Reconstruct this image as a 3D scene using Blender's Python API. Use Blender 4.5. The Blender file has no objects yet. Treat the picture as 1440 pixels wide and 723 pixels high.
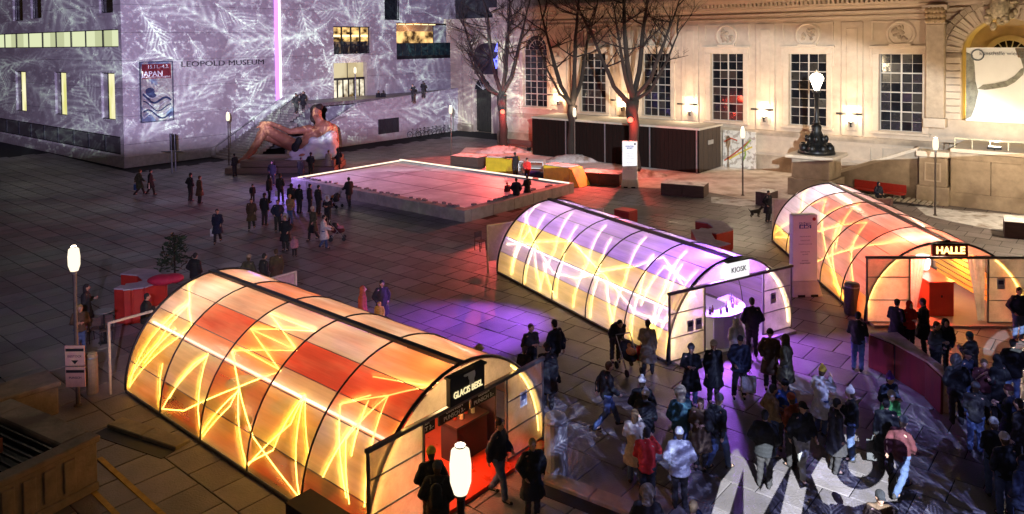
import bpy, bmesh, math, random
from mathutils import Vector, Matrix
S = bpy.context.scene
COL = S.collection
R = math.radians
sin, cos, pi = math.sin, math.cos, math.pi
rnd = random.Random(7)

# ---------------------------------------------------------------- camera
FPX, CX, CY = 1062.93, 720.0, 92.02           # focal length and optical centre, in pixels of the 1440 px wide photograph
PITCH, ROLL = R(1.769), R(-0.5997)
cam_data = bpy.data.cameras.new('camera')
cam = bpy.data.objects.new('camera', cam_data)
COL.objects.link(cam)
S.camera = cam
cam_data.sensor_width = 36.0
cam_data.lens = 36.0 * FPX / 1440.0
cam_data.shift_y = -(361.5 - CY) / 1440.0
cam_data.clip_start, cam_data.clip_end = 0.2, 3000.0
_ed = Vector((0, -sin(PITCH), -cos(PITCH)))
_ex = Vector((1, 0, 0))
_r = cos(ROLL) * _ex - sin(ROLL) * _ed
_d = sin(ROLL) * _ex + cos(ROLL) * _ed
_f = Vector((0, cos(PITCH), -sin(PITCH)))
CM = Matrix((_r, -_d, -_f)).transposed()
EYE = Vector((0, 0, 10.0))
cam.matrix_world = Matrix.Translation(EYE) @ CM.to_4x4()

# ---------------------------------------------------------------- world, sun, view
w = bpy.data.worlds.new('World')
S.world = w
w.use_nodes = True
nt = w.node_tree
sky = nt.nodes.new('ShaderNodeTexSky')
sky.sky_type = 'NISHITA'
sky.sun_disc = False
sky.sun_elevation = R(0.5)
sky.sun_rotation = R(200)
bgn = nt.nodes['Background']
bgn.inputs['Strength'].default_value = 0.045
nt.links.new(sky.outputs[0], bgn.inputs['Color'])
sun_data = bpy.data.lights.new('sun', 'SUN')
sun_data.energy = 0.004
sun_data.angle = R(10)
sun_data.color = (0.75, 0.8, 1.0)
sun = bpy.data.objects.new('sun', sun_data)
COL.objects.link(sun)
sun.rotation_euler = (R(89.5), 0, R(-200 + 180))
S.view_settings.view_transform = 'Standard'
S.view_settings.look = 'None'
S.view_settings.gamma = 1.0
S.view_settings.exposure = 0.0
S.view_settings.use_curve_mapping = False
S.cycles.use_denoising = True
S.cycles.max_bounces = 7
S.cycles.diffuse_bounces = 3
S.cycles.glossy_bounces = 3
S.cycles.transmission_bounces = 5
S.cycles.transparent_max_bounces = 16
S.cycles.caustics_reflective = False
S.cycles.caustics_refractive = False
S.cycles.sample_clamp_indirect = 4.0

# ---------------------------------------------------------------- where a pixel of the photograph lies in the place
def ray(px, py):
    return (CM @ Vector(((px - CX) / FPX, -(py - CY) / FPX, -1.0))).normalized()

def hit(px, py, p0, n):
    d = ray(px, py); n = Vector(n)
    return EYE + d * ((Vector(p0) - EYE).dot(n) / d.dot(n))

def G(px, py, z=0.0):
    return hit(px, py, (0, 0, z), (0, 0, 1))

class Frame:
    """a local frame standing on the ground, turned about z"""
    def __init__(s, o, phi):
        s.o = Vector(o); s.phi = phi
        s.M = Matrix.Translation(s.o) @ Matrix.Rotation(phi, 4, 'Z'); s.I = s.M.inverted()
    def loc(s, p): return s.I @ Vector(p)
    def wor(s, p): return s.M @ Vector(p)
    def fy(s, px, py, y=0.0):
        return s.loc(hit(px, py, s.wor((0, y, 0)), s.M.to_3x3() @ Vector((0, 1, 0))))
    def fx(s, px, py, x=0.0):
        return s.loc(hit(px, py, s.wor((x, 0, 0)), s.M.to_3x3() @ Vector((1, 0, 0))))
    def fz(s, px, py, z=0.0): return s.loc(G(px, py, z))
PHI = R(-40.301)                               # the buildings, the rink and the paving share this grid
GRID = Frame((0, 0, 0), PHI)
# ---------------------------------------------------------------- helpers
class MB:
    def __init__(s, off=(0, 0, 0)):
        s.v = []; s.f = []; s.m = []; s.cur = 0; s.M = None; s.off = Vector(off)
    def add(s, vs, fs):
        n = len(s.v)
        for p in vs:
            p = Vector(p)
            if s.M is not None: p = s.M @ p
            s.v.append(tuple(p - s.off))
        s.f += [tuple(i + n for i in f) for f in fs]; s.m += [s.cur] * len(fs)
        return s
    def box(s, x0, x1, y0, y1, z0, z1):
        x0, x1 = min(x0, x1), max(x0, x1); y0, y1 = min(y0, y1), max(y0, y1); z0, z1 = min(z0, z1), max(z0, z1)
        return s.add([(x0,y0,z0),(x1,y0,z0),(x1,y1,z0),(x0,y1,z0),(x0,y0,z1),(x1,y0,z1),(x1,y1,z1),(x0,y1,z1)],
              [(3,2,1,0),(4,5,6,7),(0,1,5,4),(1,2,6,5),(2,3,7,6),(3,0,4,7)])
    def prism(s, poly, z0, z1, top_scale=1.0):
        n = len(poly); a = sum(poly[i][0]*poly[(i+1)%n][1]-poly[(i+1)%n][0]*poly[i][1] for i in range(n))
        if a < 0: poly = poly[::-1]
        cx = sum(p[0] for p in poly)/n; cy = sum(p[1] for p in poly)/n
        vs = [(p[0], p[1], z0) for p in poly] + [(cx+(p[0]-cx)*top_scale, cy+(p[1]-cy)*top_scale, z1) for p in poly]
        return s.add(vs, [tuple(range(n))[::-1], tuple(range(n, 2*n))] + [(i, (i+1)%n, (i+1)%n+n, i+n) for i in range(n)])
    def tube(s, pts, r, n=6, cap=True):
        pts = [Vector(p) for p in pts]; k = len(pts)
        rs = r if isinstance(r, (list, tuple)) else [r]*k
        vs = []; fs = []; up = None
        for i, p in enumerate(pts):
            t = (pts[min(i+1, k-1)] - pts[max(i-1, 0)]).normalized()
            if up is None: up = Vector((0,0,1)) if abs(t.z) < .9 else Vector((1,0,0))
            a = t.cross(up)
            if a.length < 1e-4: a = t.cross(Vector((0.3,1,0.2)))
            a.normalize(); b = a.cross(t).normalized(); up = b
            for j in range(n):
                q = 2*pi*j/n
                vs.append(p + (a*cos(q) + b*sin(q))*rs[i])
        for i in range(k-1):
            for j in range(n):
                fs.append((i*n+j, i*n+(j+1)%n, (i+1)*n+(j+1)%n, (i+1)*n+j))
        if cap: fs += [tuple(range(n))[::-1], tuple(range((k-1)*n, k*n))]
        return s.add(vs, fs)
    def ell(s, c, rad, nu=10, nv=7):
        if not isinstance(rad, (list, tuple)): rad = (rad,)*3
        vs = [(c[0], c[1], c[2]-rad[2])]
        for i in range(1, nv):
            t = -pi/2 + pi*i/nv
            for j in range(nu):
                q = 2*pi*j/nu
                vs.append((c[0]+rad[0]*cos(t)*cos(q), c[1]+rad[1]*cos(t)*sin(q), c[2]+rad[2]*sin(t)))
        vs.append((c[0], c[1], c[2]+rad[2])); L = len(vs)-1
        fs = [(0, 1+(j+1)%nu, 1+j) for j in range(nu)]
        for i in range(nv-2):
            b = 1+i*nu
            fs += [(b+j, b+(j+1)%nu, b+nu+(j+1)%nu, b+nu+j) for j in range(nu)]
        b = 1+(nv-2)*nu
        fs += [(b+j, b+(j+1)%nu, L) for j in range(nu)]
        return s.add(vs, fs)
    def cap(s, p0, r0, p1, r1, n=10):
        """tapered limb with round ends"""
        p0 = Vector(p0); p1 = Vector(p1); d = p1-p0; L = d.length; d = d/L if L > 1e-6 else Vector((0,0,1))
        pts = []; rs = []
        for q in (-85, -50, -20): pts.append(p0 + d*r0*sin(R(q))); rs.append(r0*cos(R(q)))
        pts.append(p0); rs.append(r0); pts.append(p1); rs.append(r1)
        for q in (20, 50, 85): pts.append(p1 + d*r1*sin(R(q))); rs.append(r1*cos(R(q)))
        return s.tube(pts, rs, n)
    def lathe(s, prof, n=12, c=(0,0,0)):
        vs = []; k = len(prof)
        for r, z in prof:
            for j in range(n):
                q = 2*pi*j/n; vs.append((c[0]+r*cos(q), c[1]+r*sin(q), c[2]+z))
        fs = [(i*n+j, i*n+(j+1)%n, (i+1)*n+(j+1)%n, (i+1)*n+j) for i in range(k-1) for j in range(n)]
        fs += [tuple(range(n))[::-1], tuple(range((k-1)*n, k*n))]
        return s.add(vs, fs)
    def quad(s, a, b, c, d): return s.add([a, b, c, d], [(0,1,2,3)])
    def mesh(s, name, mats):
        me = bpy.data.meshes.new(name)
        me.from_pydata(s.v, [], s.f)
        for m in (mats if isinstance(mats, (list, tuple)) else [mats]): me.materials.append(m)
        if any(s.m): me.polygons.foreach_set('material_index', s.m)
        me.update()
        return me
    def build(s, name, mats, parent=None, smooth=False, bev=0.0, loc=None, rz=0.0):
        me = s.mesh(name, mats)
        if smooth: me.polygons.foreach_set('use_smooth', [True]*len(me.polygons))
        o = obj(name, me, parent)
        if loc is not None: o.location = loc
        if rz: o.rotation_euler = (0, 0, rz)
        if bev:
            b = o.modifiers.new('bevel', 'BEVEL'); b.width = bev; b.segments = 1; b.limit_method = 'ANGLE'; b.angle_limit = R(50)
        return o

def obj(name, data, parent=None):
    o = bpy.data.objects.new(name, data); COL.objects.link(o)
    if parent is not None: o.parent = parent
    return o

def tag(o, label=None, cat=None, group=None, kind=None):
    if label: o['label'] = label
    if cat: o['category'] = cat
    if group: o['group'] = group
    if kind: o['kind'] = kind
    return o

def thing(name, label, cat, loc=(0,0,0), rz=0.0, group=None):
    o = obj(name, None); o.location = loc; o.rotation_euler = (0, 0, rz); o.empty_display_size = .3
    return tag(o, label, cat, group)

def copy_tree(o, parent=None):
    c = o.copy(); COL.objects.link(c); c.parent = parent
    for ch in o.children: copy_tree(ch, c)
    return c

def fuse(mb, name, vox, mats, it=4):
    """melt overlapping closed shapes into one continuous skin"""
    me = mb.mesh(name, mats)
    o = bpy.data.objects.new(name, me); COL.objects.link(o)
    m = o.modifiers.new('remesh', 'REMESH'); m.mode = 'VOXEL'; m.voxel_size = vox
    sm = o.modifiers.new('smooth', 'SMOOTH'); sm.iterations = it; sm.factor = .5
    dg = bpy.context.evaluated_depsgraph_get()
    out = bpy.data.meshes.new_from_object(o.evaluated_get(dg))
    bpy.data.objects.remove(o); bpy.data.meshes.remove(me)
    out.name = name
    out.materials.clear()
    for q in (mats if isinstance(mats, (list, tuple)) else [mats]): out.materials.append(q)
    out.polygons.foreach_set('use_smooth', [True]*len(out.polygons))
    out.polygons.foreach_set('material_index', [0]*len(out.polygons))
    return out

def append_mesh(me, mb, mat_offset):
    """add loose shapes of mb to mesh me"""
    bm = bmesh.new(); bm.from_mesh(me)
    vs = [bm.verts.new(p) for p in mb.v]
    for f, k in zip(mb.f, mb.m):
        try:
            q = bm.faces.new([vs[i] for i in f]); q.material_index = k + mat_offset; q.smooth = True
        except ValueError: pass
    bm.to_mesh(me); bm.free(); me.update()
    return me

def text_mesh(txt, size, depth=.01, bold=0.0):
    cu = bpy.data.curves.new('text', 'FONT'); cu.body = txt; cu.size = size; cu.extrude = depth; cu.offset = bold
    cu.align_x = 'CENTER'; cu.align_y = 'CENTER'; cu.resolution_u = 3
    o = bpy.data.objects.new('text', cu); COL.objects.link(o)
    dg = bpy.context.evaluated_depsgraph_get()
    me = bpy.data.meshes.new_from_object(o.evaluated_get(dg)); bpy.data.objects.remove(o)
    return me

def put_text(name, txt, size, mat, parent, loc, normal='-y', depth=.01, bold=0.0, sx=1.0):
    me = text_mesh(txt, size, depth, bold); me.materials.clear(); me.materials.append(mat)
    o = obj(name, me, parent); o.location = loc
    o.rotation_euler = {'-y': (pi/2,0,0), '+x': (pi/2,0,pi/2), '-x': (pi/2,0,-pi/2), '+y': (pi/2,0,pi)}[normal]
    o.scale = (sx, 1, 1)
    return o

# ---------------------------------------------------------------- materials
def N(nt, t, **kw):
    n = nt.nodes.new(t)
    for k, v in kw.items(): setattr(n, k, v)
    return n
_mc = {}
def mat(name, col, rough=.7, var=.18, scale=6.0, bump=.0, bscale=30.0, metal=0.0, spec=.4, stretch=(1,1,1), col2=None, c2=(.55,.7), c2scale=None, c2mix=1.0, coat=0.0):
    """procedural surface: base colour broken up by noise, optional second colour in patches, fine relief"""
    key = (name, tuple(col))
    if key in _mc: return _mc[key]
    m = bpy.data.materials.new(name); m.use_nodes = True; nt = m.node_tree; p = nt.nodes['Principled BSDF']
    tc = N(nt, 'ShaderNodeTexCoord'); mp = N(nt, 'ShaderNodeMapping'); mp.inputs['Scale'].default_value = stretch
    nt.links.new(tc.outputs['Object'], mp.inputs[0])
    nz = N(nt, 'ShaderNodeTexNoise'); nz.inputs['Scale'].default_value = scale; nz.inputs['Detail'].default_value = 6; nz.inputs['Roughness'].default_value = .65
    nt.links.new(mp.outputs[0], nz.inputs['Vector'])
    mr = N(nt, 'ShaderNodeMapRange'); mr.inputs['From Min'].default_value = .25; mr.inputs['From Max'].default_value = .75
    mr.inputs['To Min'].default_value = 1-var*1.4; mr.inputs['To Max'].default_value = 1+var
    nt.links.new(nz.outputs['Fac'], mr.inputs['Value'])
    mx = N(nt, 'ShaderNodeVectorMath', operation='SCALE'); mx.inputs[0].default_value = col[:3]
    nt.links.new(mr.outputs[0], mx.inputs['Scale'])
    out = mx.outputs[0]
    if col2 is not None:
        n2 = N(nt, 'ShaderNodeTexNoise'); n2.inputs['Scale'].default_value = c2scale or scale*.4; n2.inputs['Detail'].default_value = 5
        nt.links.new(mp.outputs[0], n2.inputs['Vector'])
        r2 = N(nt, 'ShaderNodeMapRange'); r2.inputs['From Min'].default_value = c2[0]; r2.inputs['From Max'].default_value = c2[1]; r2.inputs['To Max'].default_value = c2mix
        nt.links.new(n2.outputs['Fac'], r2.inputs['Value'])
        mm = N(nt, 'ShaderNodeMix', data_type='RGBA'); mm.inputs['B'].default_value = (*col2[:3], 1)
        nt.links.new(r2.outputs[0], mm.inputs['Factor']); nt.links.new(out, mm.inputs['A']); out = mm.outputs['Result']
    nt.links.new(out, p.inputs['Base Color'])
    rr = N(nt, 'ShaderNodeMapRange'); rr.inputs['To Min'].default_value = max(.03, rough-.12); rr.inputs['To Max'].default_value = min(1, rough+.12)
    nt.links.new(nz.outputs['Fac'], rr.inputs['Value']); nt.links.new(rr.outputs[0], p.inputs['Roughness'])
    p.inputs['Metallic'].default_value = metal; p.inputs['Specular IOR Level'].default_value = spec
    if coat: p.inputs['Coat Weight'].default_value = coat
    if bump:
        nb = N(nt, 'ShaderNodeTexNoise'); nb.inputs['Scale'].default_value = bscale; nb.inputs['Detail'].default_value = 4
        nt.links.new(mp.outputs[0], nb.inputs['Vector'])
        b = N(nt, 'ShaderNodeBump'); b.inputs['Strength'].default_value = bump; b.inputs['Distance'].default_value = .03
        nt.links.new(nb.outputs['Fac'], b.inputs['Height']); nt.links.new(b.outputs[0], p.inputs['Normal'])
    _mc[key] = m
    return m

def emis(name, col, strength, sampling='AUTO'):
    key = (name, tuple(col), strength)
    if key in _mc: return _mc[key]
    m = bpy.data.materials.new(name); m.use_nodes = True; nt = m.node_tree; nt.nodes.clear()
    e = N(nt, 'ShaderNodeEmission'); e.inputs[0].default_value = (*col, 1); e.inputs[1].default_value = strength
    o = N(nt, 'ShaderNodeOutputMaterial'); nt.links.new(e.outputs[0], o.inputs[0])
    m.cycles.emission_sampling = sampling
    _mc[key] = m
    return m

def glow_room(name, c1, c2, strength, scale, thr=.5, mscale=(1,1,1)):
    """a lit interior: bright and dim patches seen through a window"""
    m = bpy.data.materials.new(name); m.use_nodes = True; nt = m.node_tree; nt.nodes.clear()
    tc = N(nt, 'ShaderNodeTexCoord'); mp = N(nt, 'ShaderNodeMapping'); mp.inputs['Scale'].default_value = mscale
    nt.links.new(tc.outputs['Object'], mp.inputs[0])
    nz = N(nt, 'ShaderNodeTexNoise'); nz.inputs['Scale'].default_value = scale; nz.inputs['Detail'].default_value = 3
    nt.links.new(mp.outputs[0], nz.inputs['Vector'])
    mr = N(nt, 'ShaderNodeMapRange'); mr.inputs['From Min'].default_value = thr-.12; mr.inputs['From Max'].default_value = thr+.12
    nt.links.new(nz.outputs['Fac'], mr.inputs['Value'])
    mm = N(nt, 'ShaderNodeMix', data_type='RGBA'); mm.inputs['A'].default_value = (*c1,1); mm.inputs['B'].default_value = (*c2,1)
    nt.links.new(mr.outputs[0], mm.inputs['Factor'])
    e = N(nt, 'ShaderNodeEmission'); e.inputs[1].default_value = strength
    nt.links.new(mm.outputs['Result'], e.inputs[0])
    o = N(nt, 'ShaderNodeOutputMaterial'); nt.links.new(e.outputs[0], o.inputs[0]); m.cycles.emission_sampling = 'NONE'
    return m

def skin(name, tint, clear=.25, tint2=None):
    """corrugated translucent polycarbonate sheet"""
    key = ('skin', name)
    if key in _mc: return _mc[key]
    m = bpy.data.materials.new(name); m.use_nodes = True; nt = m.node_tree; nt.nodes.clear()
    tc = N(nt, 'ShaderNodeTexCoord')
    nz = N(nt, 'ShaderNodeTexNoise'); nz.inputs['Scale'].default_value = 1.1; nz.inputs['Detail'].default_value = 5
    mp = N(nt, 'ShaderNodeMapping'); mp.inputs['Scale'].default_value = (.45, 2.6, 2.6)
    nt.links.new(tc.outputs['Object'], mp.inputs[0]); nt.links.new(mp.outputs[0], nz.inputs['Vector'])
    mr = N(nt, 'ShaderNodeMapRange'); mr.inputs['From Min'].default_value = .3; mr.inputs['From Max'].default_value = .72
    mr.inputs['To Min'].default_value = .66; mr.inputs['To Max'].default_value = 1.0
    nt.links.new(nz.outputs['Fac'], mr.inputs['Value'])
    n2 = N(nt, 'ShaderNodeTexNoise'); n2.inputs['Scale'].default_value = 7; n2.inputs['Detail'].default_value = 3
    mp2 = N(nt, 'ShaderNodeMapping'); mp2.inputs['Scale'].default_value = (.08, 3, 3)
    nt.links.new(tc.outputs['Object'], mp2.inputs[0]); nt.links.new(mp2.outputs[0], n2.inputs['Vector'])
    m2 = N(nt, 'ShaderNodeMapRange'); m2.inputs['From Min'].default_value = .35; m2.inputs['From Max'].default_value = .65; m2.inputs['To Min'].default_value = .95; m2.inputs['To Max'].default_value = 1.05
    nt.links.new(n2.outputs['Fac'], m2.inputs['Value'])
    mu = N(nt, 'ShaderNodeMath', operation='MULTIPLY'); nt.links.new(mr.outputs[0], mu.inputs[0]); nt.links.new(m2.outputs[0], mu.inputs[1])
    vs = N(nt, 'ShaderNodeVectorMath', operation='SCALE'); vs.inputs[0].default_value = tint
    nt.links.new(mu.outputs[0], vs.inputs['Scale'])
    if tint2 is not None:
        n5 = N(nt, 'ShaderNodeTexNoise'); n5.inputs['Scale'].default_value = .8; n5.inputs['Detail'].default_value = 4
        mp5 = N(nt, 'ShaderNodeMapping'); mp5.inputs['Scale'].default_value = (.35, 1.5, 1.5); mp5.inputs['Location'].default_value = (tint2[0]*7, tint2[1]*9, 3)
        nt.links.new(tc.outputs['Object'], mp5.inputs[0]); nt.links.new(mp5.outputs[0], n5.inputs['Vector'])
        r5 = N(nt, 'ShaderNodeMapRange'); r5.inputs['From Min'].default_value = .42; r5.inputs['From Max'].default_value = .64; nt.links.new(n5.outputs['Fac'], r5.inputs['Value'])
        m5 = N(nt, 'ShaderNodeMix', data_type='RGBA'); m5.inputs['A'].default_value = (*tint, 1); m5.inputs['B'].default_value = (*tint2, 1)
        nt.links.new(r5.outputs[0], m5.inputs['Factor']); nt.links.new(m5.outputs['Result'], vs.inputs[0])
    tl = N(nt, 'ShaderNodeBsdfTranslucent'); nt.links.new(vs.outputs[0], tl.inputs[0])
    df = N(nt, 'ShaderNodeBsdfDiffuse'); nt.links.new(vs.outputs[0], df.inputs[0])
    a = N(nt, 'ShaderNodeMixShader'); a.inputs[0].default_value = .3
    nt.links.new(tl.outputs[0], a.inputs[1]); nt.links.new(df.outputs[0], a.inputs[2])
    tr = N(nt, 'ShaderNodeBsdfTransparent'); tr.inputs[0].default_value = (*[.35+.65*c for c in tint], 1)
    b = N(nt, 'ShaderNodeMixShader'); b.inputs[0].default_value = clear
    nt.links.new(a.outputs[0], b.inputs[1]); nt.links.new(tr.outputs[0], b.inputs[2])
    gl = N(nt, 'ShaderNodeBsdfGlossy'); gl.inputs['Roughness'].default_value = .22
    lw = N(nt, 'ShaderNodeLayerWeight'); lw.inputs[0].default_value = .5
    pw = N(nt, 'ShaderNodeMath', operation='POWER'); nt.links.new(lw.outputs['Facing'], pw.inputs[0]); pw.inputs[1].default_value = 4.0
    fr = N(nt, 'ShaderNodeMath', operation='MULTIPLY_ADD'); nt.links.new(pw.outputs[0], fr.inputs[0]); fr.inputs[1].default_value = .45; fr.inputs[2].default_value = .04
    c = N(nt, 'ShaderNodeMixShader'); nt.links.new(fr.outputs[0], c.inputs[0])
    nt.links.new(b.outputs[0], c.inputs[1]); nt.links.new(gl.outputs[0], c.inputs[2])
    o = N(nt, 'ShaderNodeOutputMaterial'); nt.links.new(c.outputs[0], o.inputs[0])
    _mc[key] = m
    return m

def lamp(name, kind, loc, energy, col, target=None, size=.1, spot=90, blend=.4, parent=None):
    d = bpy.data.lights.new(name, kind); d.energy = energy; d.color = col
    if kind in ('POINT', 'SPOT'): d.shadow_soft_size = size
    if kind == 'SPOT': d.spot_size = R(spot); d.spot_blend = blend
    o = obj(name, d, parent); o.location = loc
    if target is not None:
        o.rotation_euler = (Vector(target) - Vector(loc)).to_track_quat('-Z', 'Y').to_euler()
    return o

# common materials
M_BLACK = mat('black_metal', (.018,.018,.02), .5, .2, metal=.3)
M_STEEL = mat('grey_steel', (.3,.3,.31), .42, .15, metal=.7)
M_WHITE = mat('white_paint', (.78,.77,.75), .5, .06)
M_RED = mat('red_paint', (.5,.02,.02), .5, .2, 3)
M_SNOW = mat('trodden_snow', (.62,.6,.6), .9, .25, 2.2, .8, 9, col2=(.22,.17,.13), c2=(.52,.68), c2scale=1.3)
M_GLASS_B = mat('old_window_glass', (.016,.017,.02), .16, .4, 3, .35, 5, spec=.7)
M_GLASS_C = mat('dusty_window_glass', (.03,.026,.022), .3, .4, 3, spec=.5)
M_GLASS_DARK = mat('dark_window_glass', (.008,.009,.012), .07, .3, 2, spec=.6)
M_LANTERN = emis('lantern_glow', (1.0,.86,.62), 1.5)
# ---------------------------------------------------------------- projectors (real lamps on the roof we look from)
def frost_light(name, loc, target, energy, spot, scale, base, tint_lo, tint_hi, roll=0.0, amp=1.0, seed=0.0, floor_cut=None, top_cut=None):
    o = lamp(name, 'SPOT', loc, energy, (1,1,1), target, .0, spot, .25)
    d = o.data; d.use_nodes = True; nt = d.node_tree; L = nt.links
    em = [n for n in nt.nodes if n.type == 'EMISSION'][0]
    tc = N(nt, 'ShaderNodeTexCoord'); sp = N(nt, 'ShaderNodeSeparateXYZ'); L.new(tc.outputs['Normal'], sp.inputs[0])
    def M_(op, a, b=None, c=None, clamp=False):
        n = N(nt, 'ShaderNodeMath', operation=op); n.use_clamp = clamp
        for i, q in enumerate((a, b, c)):
            if q is None: continue
            if isinstance(q, (int, float)): n.inputs[i].default_value = q
            else: L.new(q, n.inputs[i])
        return n.outputs[0]
    x = M_('DIVIDE', sp.outputs[0], sp.outputs[2]); y = M_('DIVIDE', sp.outputs[1], sp.outputs[2])
    cb = N(nt, 'ShaderNodeCombineXYZ'); L.new(M_('MULTIPLY', x, scale), cb.inputs[0]); L.new(M_('MULTIPLY', y, scale), cb.inputs[1]); cb.inputs[2].default_value = 0
    ad = N(nt, 'ShaderNodeVectorMath', operation='ADD'); L.new(cb.outputs[0], ad.inputs[0]); ad.inputs[1].default_value = (seed, seed*1.7, 0)
    nz = N(nt, 'ShaderNodeTexNoise'); nz.noise_dimensions = '2D'; nz.inputs['Scale'].default_value = 3.0; nz.inputs['Detail'].default_value = 5; L.new(ad.outputs[0], nz.inputs['Vector'])
    # warp
    wv = N(nt, 'ShaderNodeVectorMath', operation='SCALE'); wv.inputs['Scale'].default_value = .10; L.new(nz.outputs['Color'], wv.inputs[0])
    aw = N(nt, 'ShaderNodeVectorMath', operation='ADD'); L.new(ad.outputs[0], aw.inputs[0]); L.new(wv.outputs[0], aw.inputs[1])
    tot = None
    for k, (sc, rndm) in enumerate(((1.0, 1.0), (2.1, .95), (4.3, 1.0))):
        vo = N(nt, 'ShaderNodeTexVoronoi'); vo.voronoi_dimensions = '2D'; vo.inputs['Scale'].default_value = sc; vo.inputs['Randomness'].default_value = rndm
        L.new(aw.outputs[0], vo.inputs['Vector'])
        df = N(nt, 'ShaderNodeVectorMath', operation='SUBTRACT'); L.new(aw.outputs[0], df.inputs[0]); L.new(vo.outputs['Position'], df.inputs[1])
        s2 = N(nt, 'ShaderNodeVectorMath', operation='SCALE'); s2.inputs['Scale'].default_value = sc; L.new(df.outputs[0], s2.inputs[0])
        sc_ = N(nt, 'ShaderNodeSeparateXYZ'); L.new(vo.outputs['Color'], sc_.inputs[0])
        vr = N(nt, 'ShaderNodeVectorRotate', rotation_type='Z_AXIS'); L.new(s2.outputs[0], vr.inputs['Vector']); L.new(M_('MULTIPLY', sc_.outputs[0], 6.283), vr.inputs['Angle'])
        q = N(nt, 'ShaderNodeSeparateXYZ'); L.new(vr.outputs[0], q.inputs[0])
        av = M_('ABSOLUTE', q.outputs[1])
        ph = M_('ADD', M_('MULTIPLY', q.outputs[0], 44.0), M_('MULTIPLY', av, 62.0))
        ph = M_('ADD', ph, M_('MULTIPLY', nz.outputs['Fac'], 5.0))
        st = M_('POWER', M_('ADD', M_('MULTIPLY', M_('SINE', ph), .5), .5), 1.8)
        wd = M_('MULTIPLY', M_('SUBTRACT', .62, q.outputs[0]), .42)       # feather tapers to its tip
        env = M_('MULTIPLY', M_('SUBTRACT', 1.0, M_('DIVIDE', av, M_('MAXIMUM', wd, .02))), 1.6, clamp=True)
        spn = M_('MULTIPLY', M_('SUBTRACT', 1.0, M_('MULTIPLY', av, 26.0)), .8, clamp=True)
        f = M_('MULTIPLY', M_('ADD', M_('ADD', M_('MULTIPLY', st, .62), .2), spn), env)
        on = M_('GREATER_THAN', sc_.outputs[1], .22 if k == 0 else .45)
        f = M_('MULTIPLY', M_('MULTIPLY', f, on), (.56,.6,.62)[k])
        tot = f if tot is None else M_('MAXIMUM', tot, f)
    n3 = N(nt, 'ShaderNodeTexNoise'); n3.noise_dimensions = '2D'; n3.inputs['Scale'].default_value = 14.0; n3.inputs['Detail'].default_value = 6; n3.inputs['Roughness'].default_value = .7; L.new(ad.outputs[0], n3.inputs['Vector'])
    sp3 = M_('MULTIPLY', M_('SUBTRACT', n3.outputs['Fac'], .53), 6.0, clamp=True)
    n4 = N(nt, 'ShaderNodeTexNoise'); n4.noise_dimensions = '2D'; n4.inputs['Scale'].default_value = 1.2; L.new(ad.outputs[0], n4.inputs['Vector'])
    big = M_('MULTIPLY', M_('SUBTRACT', n4.outputs['Fac'], .36), 3.2, clamp=True)
    tot = M_('MULTIPLY', M_('ADD', tot, M_('MULTIPLY', sp3, .62)), M_('ADD', M_('MULTIPLY', big, .8), .2))
    tot = M_('MULTIPLY', tot, amp)
    fac = M_('MINIMUM', tot, 1.0)
    mm = N(nt, 'ShaderNodeMix', data_type='RGBA'); mm.inputs['A'].default_value = (*tint_lo, 1); mm.inputs['B'].default_value = (*tint_hi, 1); L.new(fac, mm.inputs['Factor'])
    L.new(mm.outputs['Result'], em.inputs['Color'])
    st_ = M_('ADD', M_('MULTIPLY', tot, 1.0-base), base)
    if floor_cut is not None:                      # lower edge of the projected picture
        st_ = M_('MULTIPLY', st_, M_('MULTIPLY', M_('SUBTRACT', floor_cut, y), 40.0, clamp=True))
        st_ = M_('ADD', st_, .03)                  # stray light of the projector
    if top_cut is not None: st_ = M_('MULTIPLY', st_, M_('MULTIPLY', M_('ADD', y, top_cut), 25.0, clamp=True))
    L.new(st_, em.inputs['Strength'])
    if roll: o.rotation_euler.rotate_axis('Z', roll)
    return o

# on the museum: lilac ground with white frost feathers
frost_light('frost_projector', (-.8, -3, 11.5), (-25, 68, 8), 640000, 44, 11.0, .27, (.60,.52,1.0), (.74,.91,1.0), amp=1.7, floor_cut=.10)
# on the plaza in front of the kiosks: bluish frost
frost_light('frost_projector', (8.0, -3, 16), (10, 19, 0), 75000, 46, 8.0, .008, (.25,.3,1.0), (.5,.62,1.0), amp=1.35, seed=3.3, top_cut=.10)
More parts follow.
